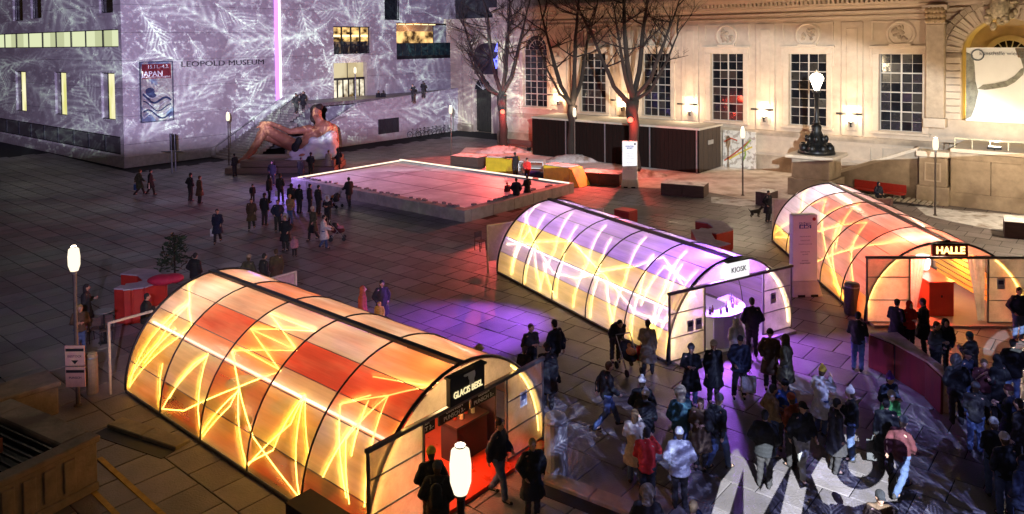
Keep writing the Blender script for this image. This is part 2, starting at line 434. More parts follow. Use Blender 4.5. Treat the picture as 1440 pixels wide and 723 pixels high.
# a letter slide in front of a third projector throws the big bright characters on the paving
def letter_slide():
    Lp = Vector((4, -6, 14)); k = .03
    U = lambda u, v: (980+u/4.436, 560+v/4.436)
    V = lambda u, v: (1160+u/4.518, 440+v/4.518)
    def pl(pts): return [Lp + (G(*p)-Lp)*k for p in pts]
    shapes = [pl([U(*p) for p in ((195,380),(230,325),(300,300),(355,315),(375,400),(392,580),(500,400),(570,345),(580,420),(410,735),(290,1100),(292,735),(290,435),(200,735),(120,1050),(0,1050),(90,735),(150,520),(215,440))]),
              pl([U(*p) for p in ((588,440),(612,490),(645,565),(684,552),(650,735),(560,1050),(430,1050),(520,735))]),
              pl([U(*p) for p in ((715,480),(760,400),(840,285),(930,225),(1080,225),(1190,290),(1242,420),(1250,640),(1060,652),(900,705),(785,650))]),
              pl([U(1020+162*cos(q*pi/14), 420+150*sin(q*pi/14)) for q in range(28)]),
              pl([U(1020+76*cos(q*pi/14), 418+74*sin(q*pi/14)) for q in range(28)]),
              pl([V(*p) for p in ((985,275),(1030,180),(1100,120),(1200,95),(1265,95),(1265,130),(1180,150),(1100,200),(1050,290))]),
              pl([V(*p) for p in ((1130,380),(1135,270),(1190,200),(1265,165),(1265,210),(1210,240),(1180,290),(1185,390))])]
    c0 = Lp + (Vector((7, 18, 0))-Lp)*k
    outer = [c0 + Vector((a*1.2, b*1.2, 0)) for a, b in ((-1,-1),(1,-1),(1,1),(-1,1))]
    cu = bpy.data.curves.new('slide', 'CURVE'); cu.dimensions = '2D'; cu.fill_mode = 'BOTH'
    for poly in [outer] + shapes:
        s = cu.splines.new('POLY'); s.points.add(len(poly)-1); s.use_cyclic_u = True
        for i, p in enumerate(poly): s.points[i].co = (p.x-c0.x, p.y-c0.y, 0, 1)
    o = bpy.data.objects.new('t', cu); COL.objects.link(o)
    me = bpy.data.meshes.new_from_object(o.evaluated_get(bpy.context.evaluated_depsgraph_get())); bpy.data.objects.remove(o)
    me.materials.clear(); me.materials.append(mat('slide_metal', (.02,.02,.02), .8))
    pr = thing('slide_projector', 'metal stencil slide of the roof projector casting letters on the paving', 'projector', c0)
    o = obj('stencil', me, pr)
    lamp('projector_lamp', 'SPOT', Lp, 185000, (.82,.92,1.0), (8.0, 18, 0), .0004, 56, .1)
letter_slide()
# ---------------------------------------------------------------- plaza
M_JOINT = mat('dark_joint', (.012,.011,.012), .9, .2)
def slab_mat(name, attr):
    m = mat(name, (.205,.172,.17), .5, .2, 1.3, .5, 22, spec=.5); nt = m.node_tree; p = nt.nodes['Principled BSDF']; L = nt.links
    g = N(nt, 'ShaderNodeNewGeometry')
    for n in nt.nodes:
        if n.type == 'MAPPING': L.new(g.outputs['Position'], n.inputs[0])
    src = p.inputs['Base Color'].links[0].from_socket
    n2 = N(nt, 'ShaderNodeTexNoise'); n2.inputs['Scale'].default_value = .16; n2.inputs['Detail'].default_value = 7; n2.inputs['Roughness'].default_value = .6; L.new(g.outputs['Position'], n2.inputs['Vector'])
    r2 = N(nt, 'ShaderNodeMapRange'); r2.inputs['From Min'].default_value = .3; r2.inputs['From Max'].default_value = .7; r2.inputs['To Min'].default_value = .55; r2.inputs['To Max'].default_value = 1.2; L.new(n2.outputs['Fac'], r2.inputs['Value'])
    if attr: t_ = N(nt, 'ShaderNodeAttribute', attribute_name='tone').outputs['Fac']
    else: t_ = N(nt, 'ShaderNodeObjectInfo').outputs['Random']
    rt_ = N(nt, 'ShaderNodeMapRange'); rt_.inputs['To Min'].default_value = .72; rt_.inputs['To Max'].default_value = 1.2; L.new(t_, rt_.inputs['Value'])
    mu = N(nt, 'ShaderNodeMath', operation='MULTIPLY'); L.new(r2.outputs[0], mu.inputs[0]); L.new(rt_.outputs[0], mu.inputs[1])
    vs = N(nt, 'ShaderNodeVectorMath', operation='SCALE'); L.new(src, vs.inputs[0]); L.new(mu.outputs[0], vs.inputs['Scale']); L.new(vs.outputs[0], p.inputs['Base Color'])
    r3 = N(nt, 'ShaderNodeMapRange'); r3.inputs['From Min'].default_value = .35; r3.inputs['From Max'].default_value = .65; r3.inputs['To Min'].default_value = .30; r3.inputs['To Max'].default_value = .66; L.new(n2.outputs['Fac'], r3.inputs['Value']); L.new(r3.outputs[0], p.inputs['Roughness'])
    return m
M_SLAB = slab_mat('concrete_slab', False); M_SLABF = slab_mat('concrete_slab_field', True)
M_CONC = mat('pale_concrete', (.27,.25,.22), .75, .25, 2.5, .35, 18, col2=(.12,.10,.085), c2=(.5,.7))
gb = MB(); gb.box(-900, 900, -400, 1500, -.5, -.03)
tag(gb.build('ground', M_JOINT), kind='structure')
plaza = thing('plaza', None, None); plaza['kind'] = 'structure'; plaza.rotation_euler = (0, 0, PHI)
PS, GAP = 1.1, .028
sm = MB(); h = PS/2-GAP/2
sm.add([(-h,-h,-.05),(h,-h,-.05),(h,h,-.05),(-h,h,-.05),(-h,-h,-.006),(h,-h,-.006),(h,h,-.006),(-h,h,-.006),(-h+.012,-h+.012,0),(h-.012,-h+.012,0),(h-.012,h-.012,0),(-h+.012,h-.012,0)],
       [(8,9,10,11)] + [(i,(i+1)%4,(i+1)%4+4,i+4) for i in range(4)] + [(i+4,(i+1)%4+4,(i+1)%4+8,i+8) for i in range(4)])
slab_me = sm.mesh('slab', M_SLAB)
cells = []
far = []
for j in range(-2, 62):
    for i in range(-72, 40):
        c = GRID.wor((i*PS + (PS/2 if j % 2 else 0), j*PS, 0))
        if c.y < 9.5 or abs(c.x) > c.y*.80+3: continue
        l = GRID.loc(c)
        if l.y > 57.5 or (l.x < -57 and l.y > 36) or (l.x < -61.5 and l.y > 25.5): continue
        if -46.5 < l.x < -28.8 and 30.2 < l.y < 40.2: continue
        cells.append((c.y if c.y < 40 and abs(c.x) < c.y*.68 else 1e3+c.y, l.x, l.y))
cells.sort()
for k, (d, x, y) in enumerate(cells):
    if k < 300:
        o = obj('slab', slab_me, plaza); o.location = (x, y, rnd.uniform(-.004,.003)); o.rotation_euler = (rnd.uniform(-.002,.002), rnd.uniform(-.002,.002), 0)
    else: far.append((x, y))
fb = MB()
for x, y in far:
    z = rnd.uniform(-.004,.003)
    fb.add([(x+p[0], y+p[1], p[2]+z) for p in sm.v[4:]], [(4,5,6,7)] + [(i,(i+1)%4,(i+1)%4+4,i+4) for i in range(4)])
fo_ = fb.build('slabs_beyond', M_SLABF, plaza); tag(fo_, kind='stuff')
ta = fo_.data.attributes.new('tone', 'FLOAT', 'FACE'); tv = []
for q in far: tv += [rnd.random()]*5
ta.data.foreach_set('value', tv)

def gpoly(pts, z=0.0): return [tuple(G(px, py, z)[:2]) for px, py in pts]
def mound(name, c, rx, ry, h, m, n=26, rz=0):
    b = MB(); vs = [(0,0,h)]; fs = []
    for k, q in enumerate((.3,.55,.78,1.0)):
        for j in range(n):
            a = 2*pi*j/n; r = q*(1+.12*sin(3*a+rx)+.08*sin(7*a))
            vs.append((rx*r*cos(a), ry*r*sin(a), h*(1-q*q)*rnd.uniform(.75,1.15)+.004))
    fs += [(0,1+j,1+(j+1)%n) for j in range(n)]
    for k in range(3):
        for j in range(n):
            A = 1+k*n+j; B = 1+k*n+(j+1)%n; fs.append((A, A+n, B+n, B))
    b.add(vs, fs); o = b.build(name, m, smooth=True); o.location = (c[0], c[1], .004); o.rotation_euler = (0,0,rz)
    return tag(o, kind='stuff')

# snow-covered forecourt by the trees and along the right-hand wall
M_YARD = mat('snowy_gravel', (.78,.72,.68), .95, .25, 1.6, .9, 10, col2=(.48,.41,.36), c2=(.48,.62), c2scale=.8)
yb = MB(); yb.prism(gpoly([(640,222),(655,207),(742,212),(985,232),(1125,240),(1180,262),(1180,276),(1062,283),(985,268),(870,262),(800,252),(740,232)]), -.028, .006)
tag(yb.build('forecourt_snow', M_YARD), kind='structure')
yb = MB(); yb.prism(gpoly([(1285,288),(1345,296),(1440,303),(1452,316),(1440,330),(1390,322),(1340,312),(1302,303)]), -.028, .008)
tag(yb.build('snow_patch', M_SNOW), kind='structure')
yb = MB(); yb.prism(gpoly([(1000,277),(1062,281),(1075,288),(1040,290),(1000,285)]), -.028, .008)
tag(yb.build('snow_patch', M_SNOW), kind='structure')
for (px, py, rx, ry, h) in ((707,213,2.6,1.6,.5),(806,226,2.6,1.5,.5),(893,247,2.3,1.3,.5)):
    p = G(px, py); mound('snow_mound', p, rx, ry, h, M_SNOW)
mound('manhole_ring', G(905,296), 1.7, 1.3, .02, mat('ring_paving', (.2,.17,.15), .7, .2, 3))
# ---------------------------------------------------------------- rink
M_ICE = mat('pink_lit_ice', (.80,.73,.74), .5, .22, .9, .3, 12, col2=(.55,.47,.50), c2=(.48,.66), c2scale=.5, spec=.5)
rk = thing('curling_rink', 'large raised rectangular ice rink glowing pink with pale concrete curb', 'ice rink', GRID.wor((-37.4, 35.2, 0)), PHI)
hx, hy = 8.4, 5.2
b = MB(); b.box(-hx+.6, hx-.6, -hy+.6, hy-.6, 0, .6); b.build('ice', M_ICE, rk)
M_CURB = mat('rink_curb', (.34,.3,.26), .8, .25, 2, .3, 16)
for x0, x1, y0, y1 in ((-hx,hx,-hy,-hy+.55),(-hx,hx,hy-.55,hy),(-hx,-hx+.55,-hy+.553,hy-.553),(hx-.55,hx,-hy+.553,hy-.553)):
    n = max(1, round(max(x1-x0, y1-y0)/1.9))
    for k in range(n):
        b = MB()
        if x1-x0 > y1-y0: b.box(x0+(x1-x0)*k/n+.008, x0+(x1-x0)*(k+1)/n-.008, y0, y1, 0, .68)
        else: b.box(x0, x1, y0+(y1-y0)*k/n+.008, y0+(y1-y0)*(k+1)/n-.008, 0, .68)
        b.build('curb_block', M_CURB, rk, bev=.02)
M_LINE = mat('dark_rink_line', (.16,.06,.09), .6, .1)
for x0, x1, y0, y1 in ((-5.5,6.5,1.0,1.07),(-6.8,7.2,-1.6,-1.53),(-3.6,-3.53,-4.4,4.4),(1.9,1.97,-4.4,1.0),(-7.4,-3.6,3.2,3.26),(-3.5,2,3.0,3.06)):
    b = MB(); b.box(x0, x1, y0, y1, .6, .604); b.build('rink_line', M_LINE, rk)
M_ROPE = emis('warm_light_strip', (1.0,.80,.62), 1.7)
b = MB(); b.box(-hx+.1, hx-3.2, hy-.5, hy-.38, .682, .76); b.build('light_strip', M_ROPE, rk)
b = MB(); b.box(-hx+.4, -hx+.5, -hy+.3, hy-.6, .682, .76); b.build('light_strip', M_ROPE, rk)
b = MB(); b.box(hx-2.6, hx-.1, hy-.5, hy-.38, .682, .76); b.build('light_strip', M_ROPE, rk)
b = MB()
for k in range(34):
    x = rnd.uniform(-hx+.6, hx-1); b.M = Matrix.Translation((x, -hy+.55+rnd.uniform(-.12,.2), .69)) @ Matrix.Rotation(rnd.uniform(0,3),4,'Z'); b.box(-rnd.uniform(.05,.2), .12, -.07, .09, -.06, .06)
    if k % 2:
        b.M = Matrix.Translation((hx-.6+rnd.uniform(-.2,.1), rnd.uniform(-hy+.6, hy-1), .69)); b.box(-.1, .14, -.12, .1, -.06, .05)
b.M = None; tag(b.build('snow_crumbs', mat('dirty_snow', (.2,.18,.2), .9), rk), kind='stuff')
lamp('rink_fill_spot', 'SPOT', GRID.wor((-54.5, 27.5, 7.0)), 9000, (.72,.52,1.0), GRID.wor((-38.5, 35, .6)), .3, 44, .8)  # added violet fill for the ice, no fixture stands here
lamp('blue_rink_lamp', 'POINT', GRID.wor((-45.5, 29.2, 1.6)), 300, (.34,.2,1.0), size=.3)

# ---------------------------------------------------------------- benches, planters and yellow barriers in front of the hall
M_TIMBER = mat('dark_timber', (.10,.06,.05), .7, .3, 5, .3, 20, stretch=(.3,3,3))
M_FRESH = mat('bench_snow', (.78,.74,.72), .9, .2, 3, .6, 12, col2=(.4,.34,.3), c2=(.56,.7))
def bench(px0, py0, px1, py1, depth, hgt, label, m=M_TIMBER, topm=M_FRESH):
    a, b_ = G(px0, py0), G(px1, py1); d = b_-a; L = d.length
    t = thing('block_bench', label, 'bench', a, math.atan2(d.y, d.x))
    n = max(2, round(L/1.2))
    for k in range(n):
        q = MB(); q.box(L*k/n+.01, L*(k+1)/n-.01, 0, depth, 0, hgt); q.build('bench_block', m, t, bev=.02)
    q = MB(); g = 9; vs = []
    for j in range(4):
        for i in range(g): vs.append((L*i/(g-1), depth*j/3, hgt+.006+rnd.uniform(.02,.12)*(1 if 0<i<g-1 and 0<j<3 else .2)))
    q.add(vs, [(j*g+i, j*g+i+1, (j+1)*g+i+1, (j+1)*g+i) for j in range(3) for i in range(g-1)])
    q.build('snow_cover', topm, t, smooth=True)
    return t
bench(633,232,672,235.5,1.6,.75,'low dark bench block with red lit snow on top, left of the yellow barrier')
bench(815,258,871,262,1.5,.8,'low red lit bench block topped with snow beside the white pillar sign')
bench(929,274,990,279,1.5,.75,'low wooden bench block with pale snow on top by the slim lamp post')
bench(1412,334,1470,340,1.6,.8,'snow topped bench block at the right edge of the plaza')
bench(1062,288,1082,291,1.2,.8,'short reddish bench block beside the far end of the red kiosk')
M_YEL = mat('yellow_paint', (.62,.42,.02), .55, .2, 2, col2=(.4,.22,.02), c2=(.6,.7))
def barrier(px0, py0, px1, py1, hgt, depth, label, wedge):
    a, b_ = G(px0, py0), G(px1, py1); d = b_-a; L = d.length
    t = thing('yellow_barrier', label, 'barrier', a, math.atan2(d.y, d.x))
    q = MB(); q.box(0, L*.74, 0, depth, 0, hgt); q.build('body', M_YEL, t, bev=.03)
    q = MB()
    x0, x1 = L*.745, L
    q.add([(x0,0,0),(x1,0,0),(x1,depth,0),(x0,depth,0),(x0,0,hgt),(x1-wedge,0,hgt),(x1-wedge,depth,hgt),(x0,depth,hgt)],[(3,2,1,0),(4,5,6,7),(0,1,5,4),(1,2,6,5),(2,3,7,6),(3,0,4,7)])
    q.build('end_block', M_YEL, t, bev=.03)
    q = MB(); q.box(.05, L*.7, .1, depth-.1, hgt+.002, hgt+.07); q.build('snow_cover', M_SNOW, t, bev=.03)
barrier(683,242.5,722,245,1.15,1.4,'yellow barrier block with snowy top left of the two people by the rink',.05)
barrier(764,257,815,264.5,1.25,1.3,'yellow barrier with a slanted end, right of the two people by the rink',.7)
t = thing('service_hatch', 'small open white box with lit shelves between the yellow barriers', 'stall', G(729,246), R(-12))
b = MB(); b.box(0,1.9,0,1.2,0,.1); b.box(0,.06,0,1.2,.1,1.0); b.box(1.84,1.9,0,1.2,.1,1.0); b.build('frame', M_WHITE, t)
b = MB(); b.box(.06,1.84,0,1.2,.5,.56); b.build('shelf', M_WHITE, t)
b = MB(); b.box(.06,1.84,0,1.2,.97,1.03); b.build('top', M_WHITE, t)
t = thing('tarp_bundle', 'blue tarpaulin bundle lying by the right yellow barrier', 'tarpaulin', G(752,254))
b = MB(); b.ell((0,0,.3),(.75,.5,.45)); b.ell((.5,.1,.25),(.5,.4,.35)); obj('bundle', fuse(b,'bundle',.06,mat('blue_tarp',(.03,.06,.3),.5)), t)
# ---------------------------------------------------------------- white museum block on the left
def wall_grid(mb, axis, c, us, vs, holes, depth, sgn):
    """front skin at axis=c with openings; reveals run 'depth' inward (direction sgn)"""
    U = sorted(set(list(us) + [h[0] for h in holes] + [h[1] for h in holes])); V = sorted(set(list(vs) + [h[2] for h in holes] + [h[3] for h in holes]))
    def P(u, v, d=0.0): return (u, c+sgn*d, v) if axis == 'y' else (c+sgn*d, u, v)
    for i in range(len(U)-1):
        for j in range(len(V)-1):
            mu, mv = (U[i]+U[i+1])/2, (V[j]+V[j+1])/2
            if any(h[0] < mu < h[1] and h[2] < mv < h[3] for h in holes): continue
            mb.quad(P(U[i],V[j]), P(U[i+1],V[j]), P(U[i+1],V[j+1]), P(U[i],V[j+1]))
    for (a, b_, d, e) in holes:
        mb.quad(P(a,d), P(b_,d), P(b_,d,depth), P(a,d,depth)); mb.quad(P(a,e), P(b_,e), P(b_,e,depth), P(a,e,depth))
        mb.quad(P(a,d), P(a,e), P(a,e,depth), P(a,d,depth)); mb.quad(P(b_,d), P(b_,e), P(b_,e,depth), P(b_,d,depth))

LC = G(175.4, 237.0)
LF = Frame(LC, PHI + R(1.2))
M_LIME = mat('shell_limestone', (.46,.42,.40), .85, .16, 3, .25, 14, col2=(.36,.32,.31), c2=(.45,.7), c2scale=.5)
M_LIMED = mat('limestone_base', (.30,.27,.25), .85, .2, 3, .3, 14)
mus = thing('museum_building', 'pale limestone museum block covered in projected frost patterns with purple light tube', 'museum', LC, LF.phi)
HT = 19.0
# left face: y=0, x<0 ; front face: x=0, y>0
fyr = lambda x0,y0,x1,y1: (LF.fy(x0,y0), LF.fy(x1,y1))
holesL = []; partsL = []
# long lit window band
p0, p1 = LF.fy(-12,50), LF.fy(166,41.0); q1 = LF.fy(166,66.3)
bandz0, bandz1, bx0, bx1 = q1.z, p1.z, p0.x-2, p1.x
holesL.append((bx0, bx1, bandz0, bandz1))
slits = []
for (xa, xb, yt, yb) in ((21.5,37.5,100,157),(76.5,94.5,101,162.5),(141.5,162.5,102,169)):
    a, c = LF.fy(xa, yt), LF.fy(xb, yb); slits.append((a.x, c.x, c.z, a.z)); holesL.append(slits[-1])
darks = []
for (xa, xb, yb) in ((18.5,32.5,30),(43.5,58.5,26.5),(139.5,159,19)):
    a, c = LF.fy(xa, yb), LF.fy(xb, yb); darks.append((a.x, c.x, a.z, a.z+4.2)); holesL.append(darks[-1])
v0 = LF.fy(169, 192.5); v1 = LF.fy(169, 217.5)
ventx = [LF.fy(px/5.56, 200).x for px in (-70,48,143,237,340,447,568,685,815,942)]
vent = (ventx[0], ventx[-1], v1.z, v0.z); holesL.append(vent)
courses = [1.9, 4.2, 6.5, 8.8, 11.1, 13.4, 15.7, HT]
joint = .012
wl = MB()
zprev = .9
us = [-34+3.4*k for k in range(11)]
holes_in = lambda z0, z1: [(h[0], h[1], max(h[2], z0), min(h[3], z1)) for h in holesL if h[2] < z1 and h[3] > z0]
wall_grid(wl, 'y', 0, (-34, 0), (.9, HT), holesL, .7, 1)
# front face openings
FX = lambda px, py: LF.fx(px, py)
def frect(x0, y0, x1, y1):
    a, c = FX(x0, y1), FX(x1, y0); return (a.y, c.y, a.z, FX(x0, y0).z)
win = frect(469.5,37,520.5,76.5); drk = frect(541,-40,562,28); bal = frect(558,32,634,79.5); door = frect(470,89,515.5,140)
door = (door[0], door[1], 4.4, door[3]); holesF = [win, drk, bal, door]
wall_grid(wl, 'x', 0, (0, 60), (.9, HT), holesF, .8, -1)
wl.box(-34, -.8, .75, 60, HT-.05, HT+.3)
wl.box(-33.9, -8.2, 8, 59.9, .9, HT-.3)
wl.build('wall', M_LIME, mus)
b = MB(); b.box(-34.05, .05, -.05, 60, 0, .896); b.build('plinth', M_LIMED, mus, bev=.02)
# fine joint grooves of the stone courses
b = MB()
for z in courses[:-1]:
    segs = [(-34, 0)]
    for h in holesL:
        if h[2] < z < h[3]:
            segs = [s for q in segs for s in ((q[0], min(q[1], h[0])), (max(q[0], h[1]), q[1])) if s[1] > s[0]]
    for a, c in segs: b.box(a, c, -.003, .004, z, z+.03)
    segs = [(0, 60)]
    for h in holesF:
        if h[2] < z < h[3]:
            segs = [s for q in segs for s in ((q[0], min(q[1], h[0])), (max(q[0], h[1]), q[1])) if s[1] > s[0]]
    for a, c in segs: b.box(-.004, .003, a, c, z, z+.03)
b.build('course_joint', mat('shadow_joint', (.12,.11,.11), .9), mus)
# lit band: frames and panes
M_PANE = emis('lit_pane', (.93,1.0,.62), .82, 'NONE'); M_PANE2 = emis('lit_pane_dim', (.88,.95,.55), .62, 'NONE')
xs = [LF.fy(px/5.56, 60).x for px in (-190,-78,32,122,219,326,433,549,664,798)] + [bx1]
band = MB(); band.box(bx0, bx1, .02, .12, bandz0, bandz0+.07); band.box(bx0, bx1, .02, .12, bandz1-.07, bandz1)
for x in xs: band.box(x-.035, x+.035, .02, .12, bandz0+.07, bandz1-.07)
bandp = band.build('window_band', M_BLACK, mus)
for i in range(len(xs)-1):
    mid = (xs[i]+xs[i+1])/2
    for k, (a, c) in enumerate(((xs[i]+.04, mid-.01), (mid+.01, xs[i+1]-.04))):
        q = MB(); q.box(a, c, .13+.03*(i%2), .16+.03*(i%2), bandz0+.07, bandz1-.07); q.build('pane', M_PANE if (i+k)%3 else M_PANE2, bandp)
M_SLIT = glow_room('slit_glow', (.75,.72,.22), (1.0,.93,.6), 1.05, .8, .45, (1,1,.4))
for (a, c, z0, z1) in slits:
    f = MB(); w_ = (c-a)
    f.box(a+w_*.42, a+w_*.46, .08, .2, z0, z1); f.box(a, c, .08, .2, z0, z0+.05); f.box(a, c, .08, .2, z1-.08, z1)
    fo = f.build('slit_window', M_BLACK, mus)
    q = MB(); q.box(a+w_*.46, c, .14, .18, z0+.05, z1-.08); q.build('pane', M_SLIT, fo)
    q = MB(); q.box(a, a+w_*.42, .2, .45, z0, z1); q.build('reveal', M_LIME, fo)
lz = slits[1]
for s_ in slits: lamp('reveal_lamp', 'POINT', LF.wor(((s_[0]+s_[1])/2+.1, .12, (s_[2]+s_[3])/2)), 14, (1,.95,.6), size=.05)
for (a, c, z0, z1) in darks:
    f = MB(); f.box(a, a+.08, .2, .26, z0, z1); f.box(c-.08, c, .2, .26, z0, z1); f.box(a+.08, c-.08, .2, .26, z0, z0+.08); fo = f.build('dark_window', M_BLACK, mus)
    q = MB(); q.box(a+.08, c-.08, .3, .34, z0+.08, z1); q.build('pane', M_GLASS_DARK, fo)
a, c, z0, z1 = vent
f = MB(); f.box(a, c, .02, .1, z1-.08, z1); f.box(a, c, .02, .1, z0, z0+.07)
for x in ventx: f.box(x-.04, x+.04, .02, .1, z0+.07, z1-.08)
vo = f.build('grille_band', M_BLACK, mus)
for i in range(len(ventx)-1):
    q = MB(); q.box(ventx[i]+.04, ventx[i+1]-.04, .14, .18, z0+.07, z1-.08); q.build('grille_panel', mat('grey_grille', (.09,.085,.08), .6, .2), vo)
# front window, lit
M_ROOM = glow_room('cafe_glow', (.035,.018,.008), (1.0,.62,.22), 1.5, 1.1, .5, (1,1,1.6))
M_CEIL = emis('ceiling_lamps', (1.0,.72,.34), 2.6, 'NONE')
a, c, z0, z1 = win
f = MB(); f.box(-.3,-.2,a,c,z0,z0+.1); f.box(-.3,-.2,a,c,z1-.1,z1)
for k in range(5): y = a+(c-a)*k/4; f.box(-.3,-.2,max(a,y-.06),min(c,y+.06),z0+.1,z1-.1)
fo = f.build('cafe_window', M_BLACK, mus)
for k in range(4):
    q = MB(); q.box(-.38,-.34,a+(c-a)*k/4+.06,a+(c-a)*(k+1)/4-.06,z0+.1,z0+.1+(z1-z0)*.42); q.build('pane', glow_room('cafe_low_glow', (.02,.02,.035), (.32,.2,.12), .8, 1.3, .55), fo)
    q = MB(); q.box(-.38,-.34,a+(c-a)*k/4+.06,a+(c-a)*(k+1)/4-.06,z0+.1+(z1-z0)*.42+.002,z1-.1); q.build('pane', M_ROOM, fo)
    q = MB(); q.box(-.36,-.33,a+(c-a)*k/4+.1,a+(c-a)*(k+1)/4-.1,z0+(z1-z0)*.62,z0+(z1-z0)*.70); q.build('ceiling_lamp', M_CEIL, fo)
q = MB()
for k in range(9):
    y = a+(c-a)*(k+.5)/9+rnd.uniform(-.1,.1); q.ell((-.31,y,z0+.9+rnd.uniform(0,.3)),(.02,.14,.16),8,6); q.ell((-.31,y,z0+.45),(.02,.28,.42),8,6)
q.build('guest_silhouette', mat('dark_silhouette', (.01,.008,.008), .9), fo)
a, c, z0, z1 = drk
f = MB(); f.box(-.3,-.2,a,a+.08,z0,z1); f.box(-.3,-.2,c-.08,c,z0,z1); f.box(-.3,-.2,a+.08,c-.08,z0,z0+.1); fo = f.build('dark_window', M_BLACK, mus)
q = MB(); q.box(-.4,-.36,a+.08,c-.08,z0+.1,z1); q.build('pane', M_GLASS_DARK, fo)
# balcony
a, c, z0, z1 = bal
zm = FX(600, 61).z
f = MB(); f.box(-3.2,-3.1,a,c,z0,z1); f.quad((0,a,z1),(0,c,z1),(-3.1,c,z1),(-3.1,a,z1)); fo = f.build('balcony', mat('balcony_back', (.3,.2,.12), .7), mus)
q = MB(); q.box(-3.05,-3.0,a+.1,c-.1,z0+.1,z1-.9); q.build('glass_front', glow_room('bar_glow', (.05,.025,.012), (1.0,.6,.22), 1.5, .9, .5), fo)
for k in range(7): y = a+(c-a)*(k+.5)/7; q = MB(); q.box(-2.6,-2.3,y-.5,y+.3,z1-.12,z1-.04); q.build('ceiling_lamp', M_CEIL, fo)
for k in range(9):
    y0 = a+(c-a)*k/9; y1 = a+(c-a)*(k+1)/9
    q = MB(); q.box(-.12,-.08,y0+.02,y1-.02,z0+.02,zm); q.build('balustrade_pane', mat('teal_glass', (.015,.03,.034), .15, .3, 3), fo)
q = MB(); q.box(-.16,-.05,a,c,zm+.002,zm+.06); q.box(-.2,.02,a,c,z0-.35,z0+.015); q.build('handrail', M_BLACK, fo)
lamp('balcony_lamp', 'POINT', LF.wor((-1.6, (a+c)/2, z1-.5)), 160, (1,.6,.25), size=.3)
# entrance
a, c, z0, z1 = door
zs = FX(490, 111).z
f = MB(); f.box(-.5,-.35,a,c,zs-.12,zs+.12)
ys = [a+(c-a)*k/6 for k in range(7)]
for y in ys: f.box(-.5,-.35,max(a,y-.07),min(c,y+.07),z0,zs-.12)
fo = f.build('entrance', M_BLACK, mus)
for k in range(6):
    q = MB(); q.box(-.46,-.42,ys[k]+.07,ys[k+1]-.07,z0,zs-.12); q.build('door_pane', glow_room('foyer_glow', (.16,.1,.04), (1.0,.9,.68), 1.25, 1.0, .46), fo)
q = MB(); q.box(-.62,-.56,a,c,zs+.12,z1); q.build('transom_pane', glow_room('transom_glow', (.62,.45,.22), (.98,.82,.5), .78, .35, .5), fo)
q = MB(); q.box(-.54,-.5,(a+c)/2-.06,(a+c)/2+.02,zs+.12,z1); q.build('mullion', M_BLACK, fo)
lamp('entrance_lamp', 'POINT', LF.wor((1.4, (a+c)/2, 7.2)), 130, (1,.85,.6), size=.3)
# lettering
a, c = FX(262, 90.5), FX(370, 90)
tx = 'LEOPOLD MUSEUM'
M_LET = mat('dark_letters', (.05,.045,.05), .5, .1)
a = FX(255, 95.6); e_ = FX(371, 91.9)
sgn_ = put_text('lettering', tx, (e_.y-a.y)/9.6, M_LET, mus, (.03, (a.y+e_.y)/2, (a.z+e_.z)/2+.3), '+x', .03, .0, 1.0)
w0 = max(v.co.x for v in sgn_.data.vertices)-min(v.co.x for v in sgn_.data.vertices); sgn_.scale = ((e_.y-a.y)/w0, .8, 1)
# light tube
a = FX(390.5, 142); b = MB(); hgt = 16
b.box(.02,.14,a.y-.2,a.y+.18,a.z,HT-.2); tube = b.build('light_tube', emis('violet_tube', (.62,.22,1.0), 2.2), mus)
b = MB(); b.box(.145,.22,a.y+.19,a.y+.32,a.z,HT-.2); b.build('tube_core', emis('tube_core', (.95,.85,1.0), 5.0), tube)
# poster
a, c, z0, z1 = frect(198.5,88,240.5,171.5)
ban = thing('museum_poster', 'tall wall poster with dark red header JAPAN above a blue wave pattern', 'poster', LF.wor((.02, (a+c)/2, z0)), LF.phi)
b = MB(); w_ = (c-a)/2; H_ = z1-z0
b.box(.02,.12,-w_,w_,0,H_); b.build('board', mat('poster_print', (.33,.3,.27), .6, .15, 1.5, col2=(.12,.14,.22), c2=(.52,.6), c2scale=.7), ban)
b = MB(); b.box(.125,.14,-w_+.1,w_-.1,H_*.72,H_-.15); b.build('header', mat('poster_red', (.16,.01,.02), .6), ban)
b = MB()
b.box(.02,.16,-w_-.08,-w_-.002,-.08,H_+.08); b.box(.02,.16,w_+.002,w_+.08,-.08,H_+.08); b.box(.02,.16,-w_,w_,-.08,-.002); b.box(.02,.16,-w_,w_,H_+.002,H_+.08); b.build('poster_frame', mat('poster_frame', (.05,.06,.09), .5), ban)
put_text('header_text', 'JAPAN', .62, M_WHITE, ban, (.15, -w_*.28, H_*.80), '+x', .004, .01)
put_text('header_text', 'FRAGILITÄT DES DASEINS', .2, M_WHITE, ban, (.15, 0, H_*.745), '+x', .004)
put_text('header_text', '15.11.–4.3.', .42, M_WHITE, ban, (.15, w_*.1, H_*.92), '+x', .004)
for k in range(7):       # plain rolling bands
    b = MB(); pts = []
    for i in range(15):
        u = -w_+.15+(2*w_-.3)*i/14
        pts.append((.13, u, .25+k*.27+.35*sin(i*.45+k*.5)+(.9-.08*i)*(k/9)))
    b.tube(pts, .05+.02*(k%3), 4); b.build('wave_band', mat('poster_blue', (.03,.04,.1), .6) if k%2 else mat('poster_pale', (.5,.48,.46), .6), ban)
for (yy, zz, rr) in ((-w_*.45,H_*.5,.4),(-w_*.3,H_*.43,.3),(-w_*.6,H_*.42,.34)):
    b = MB(); b.M = Matrix.Translation((.128,yy,zz)); b.ell((0,0,0),(.012,rr,rr*.9),12,8); b.build('dark_blot', mat('poster_blue', (.03,.04,.1), .6), ban)

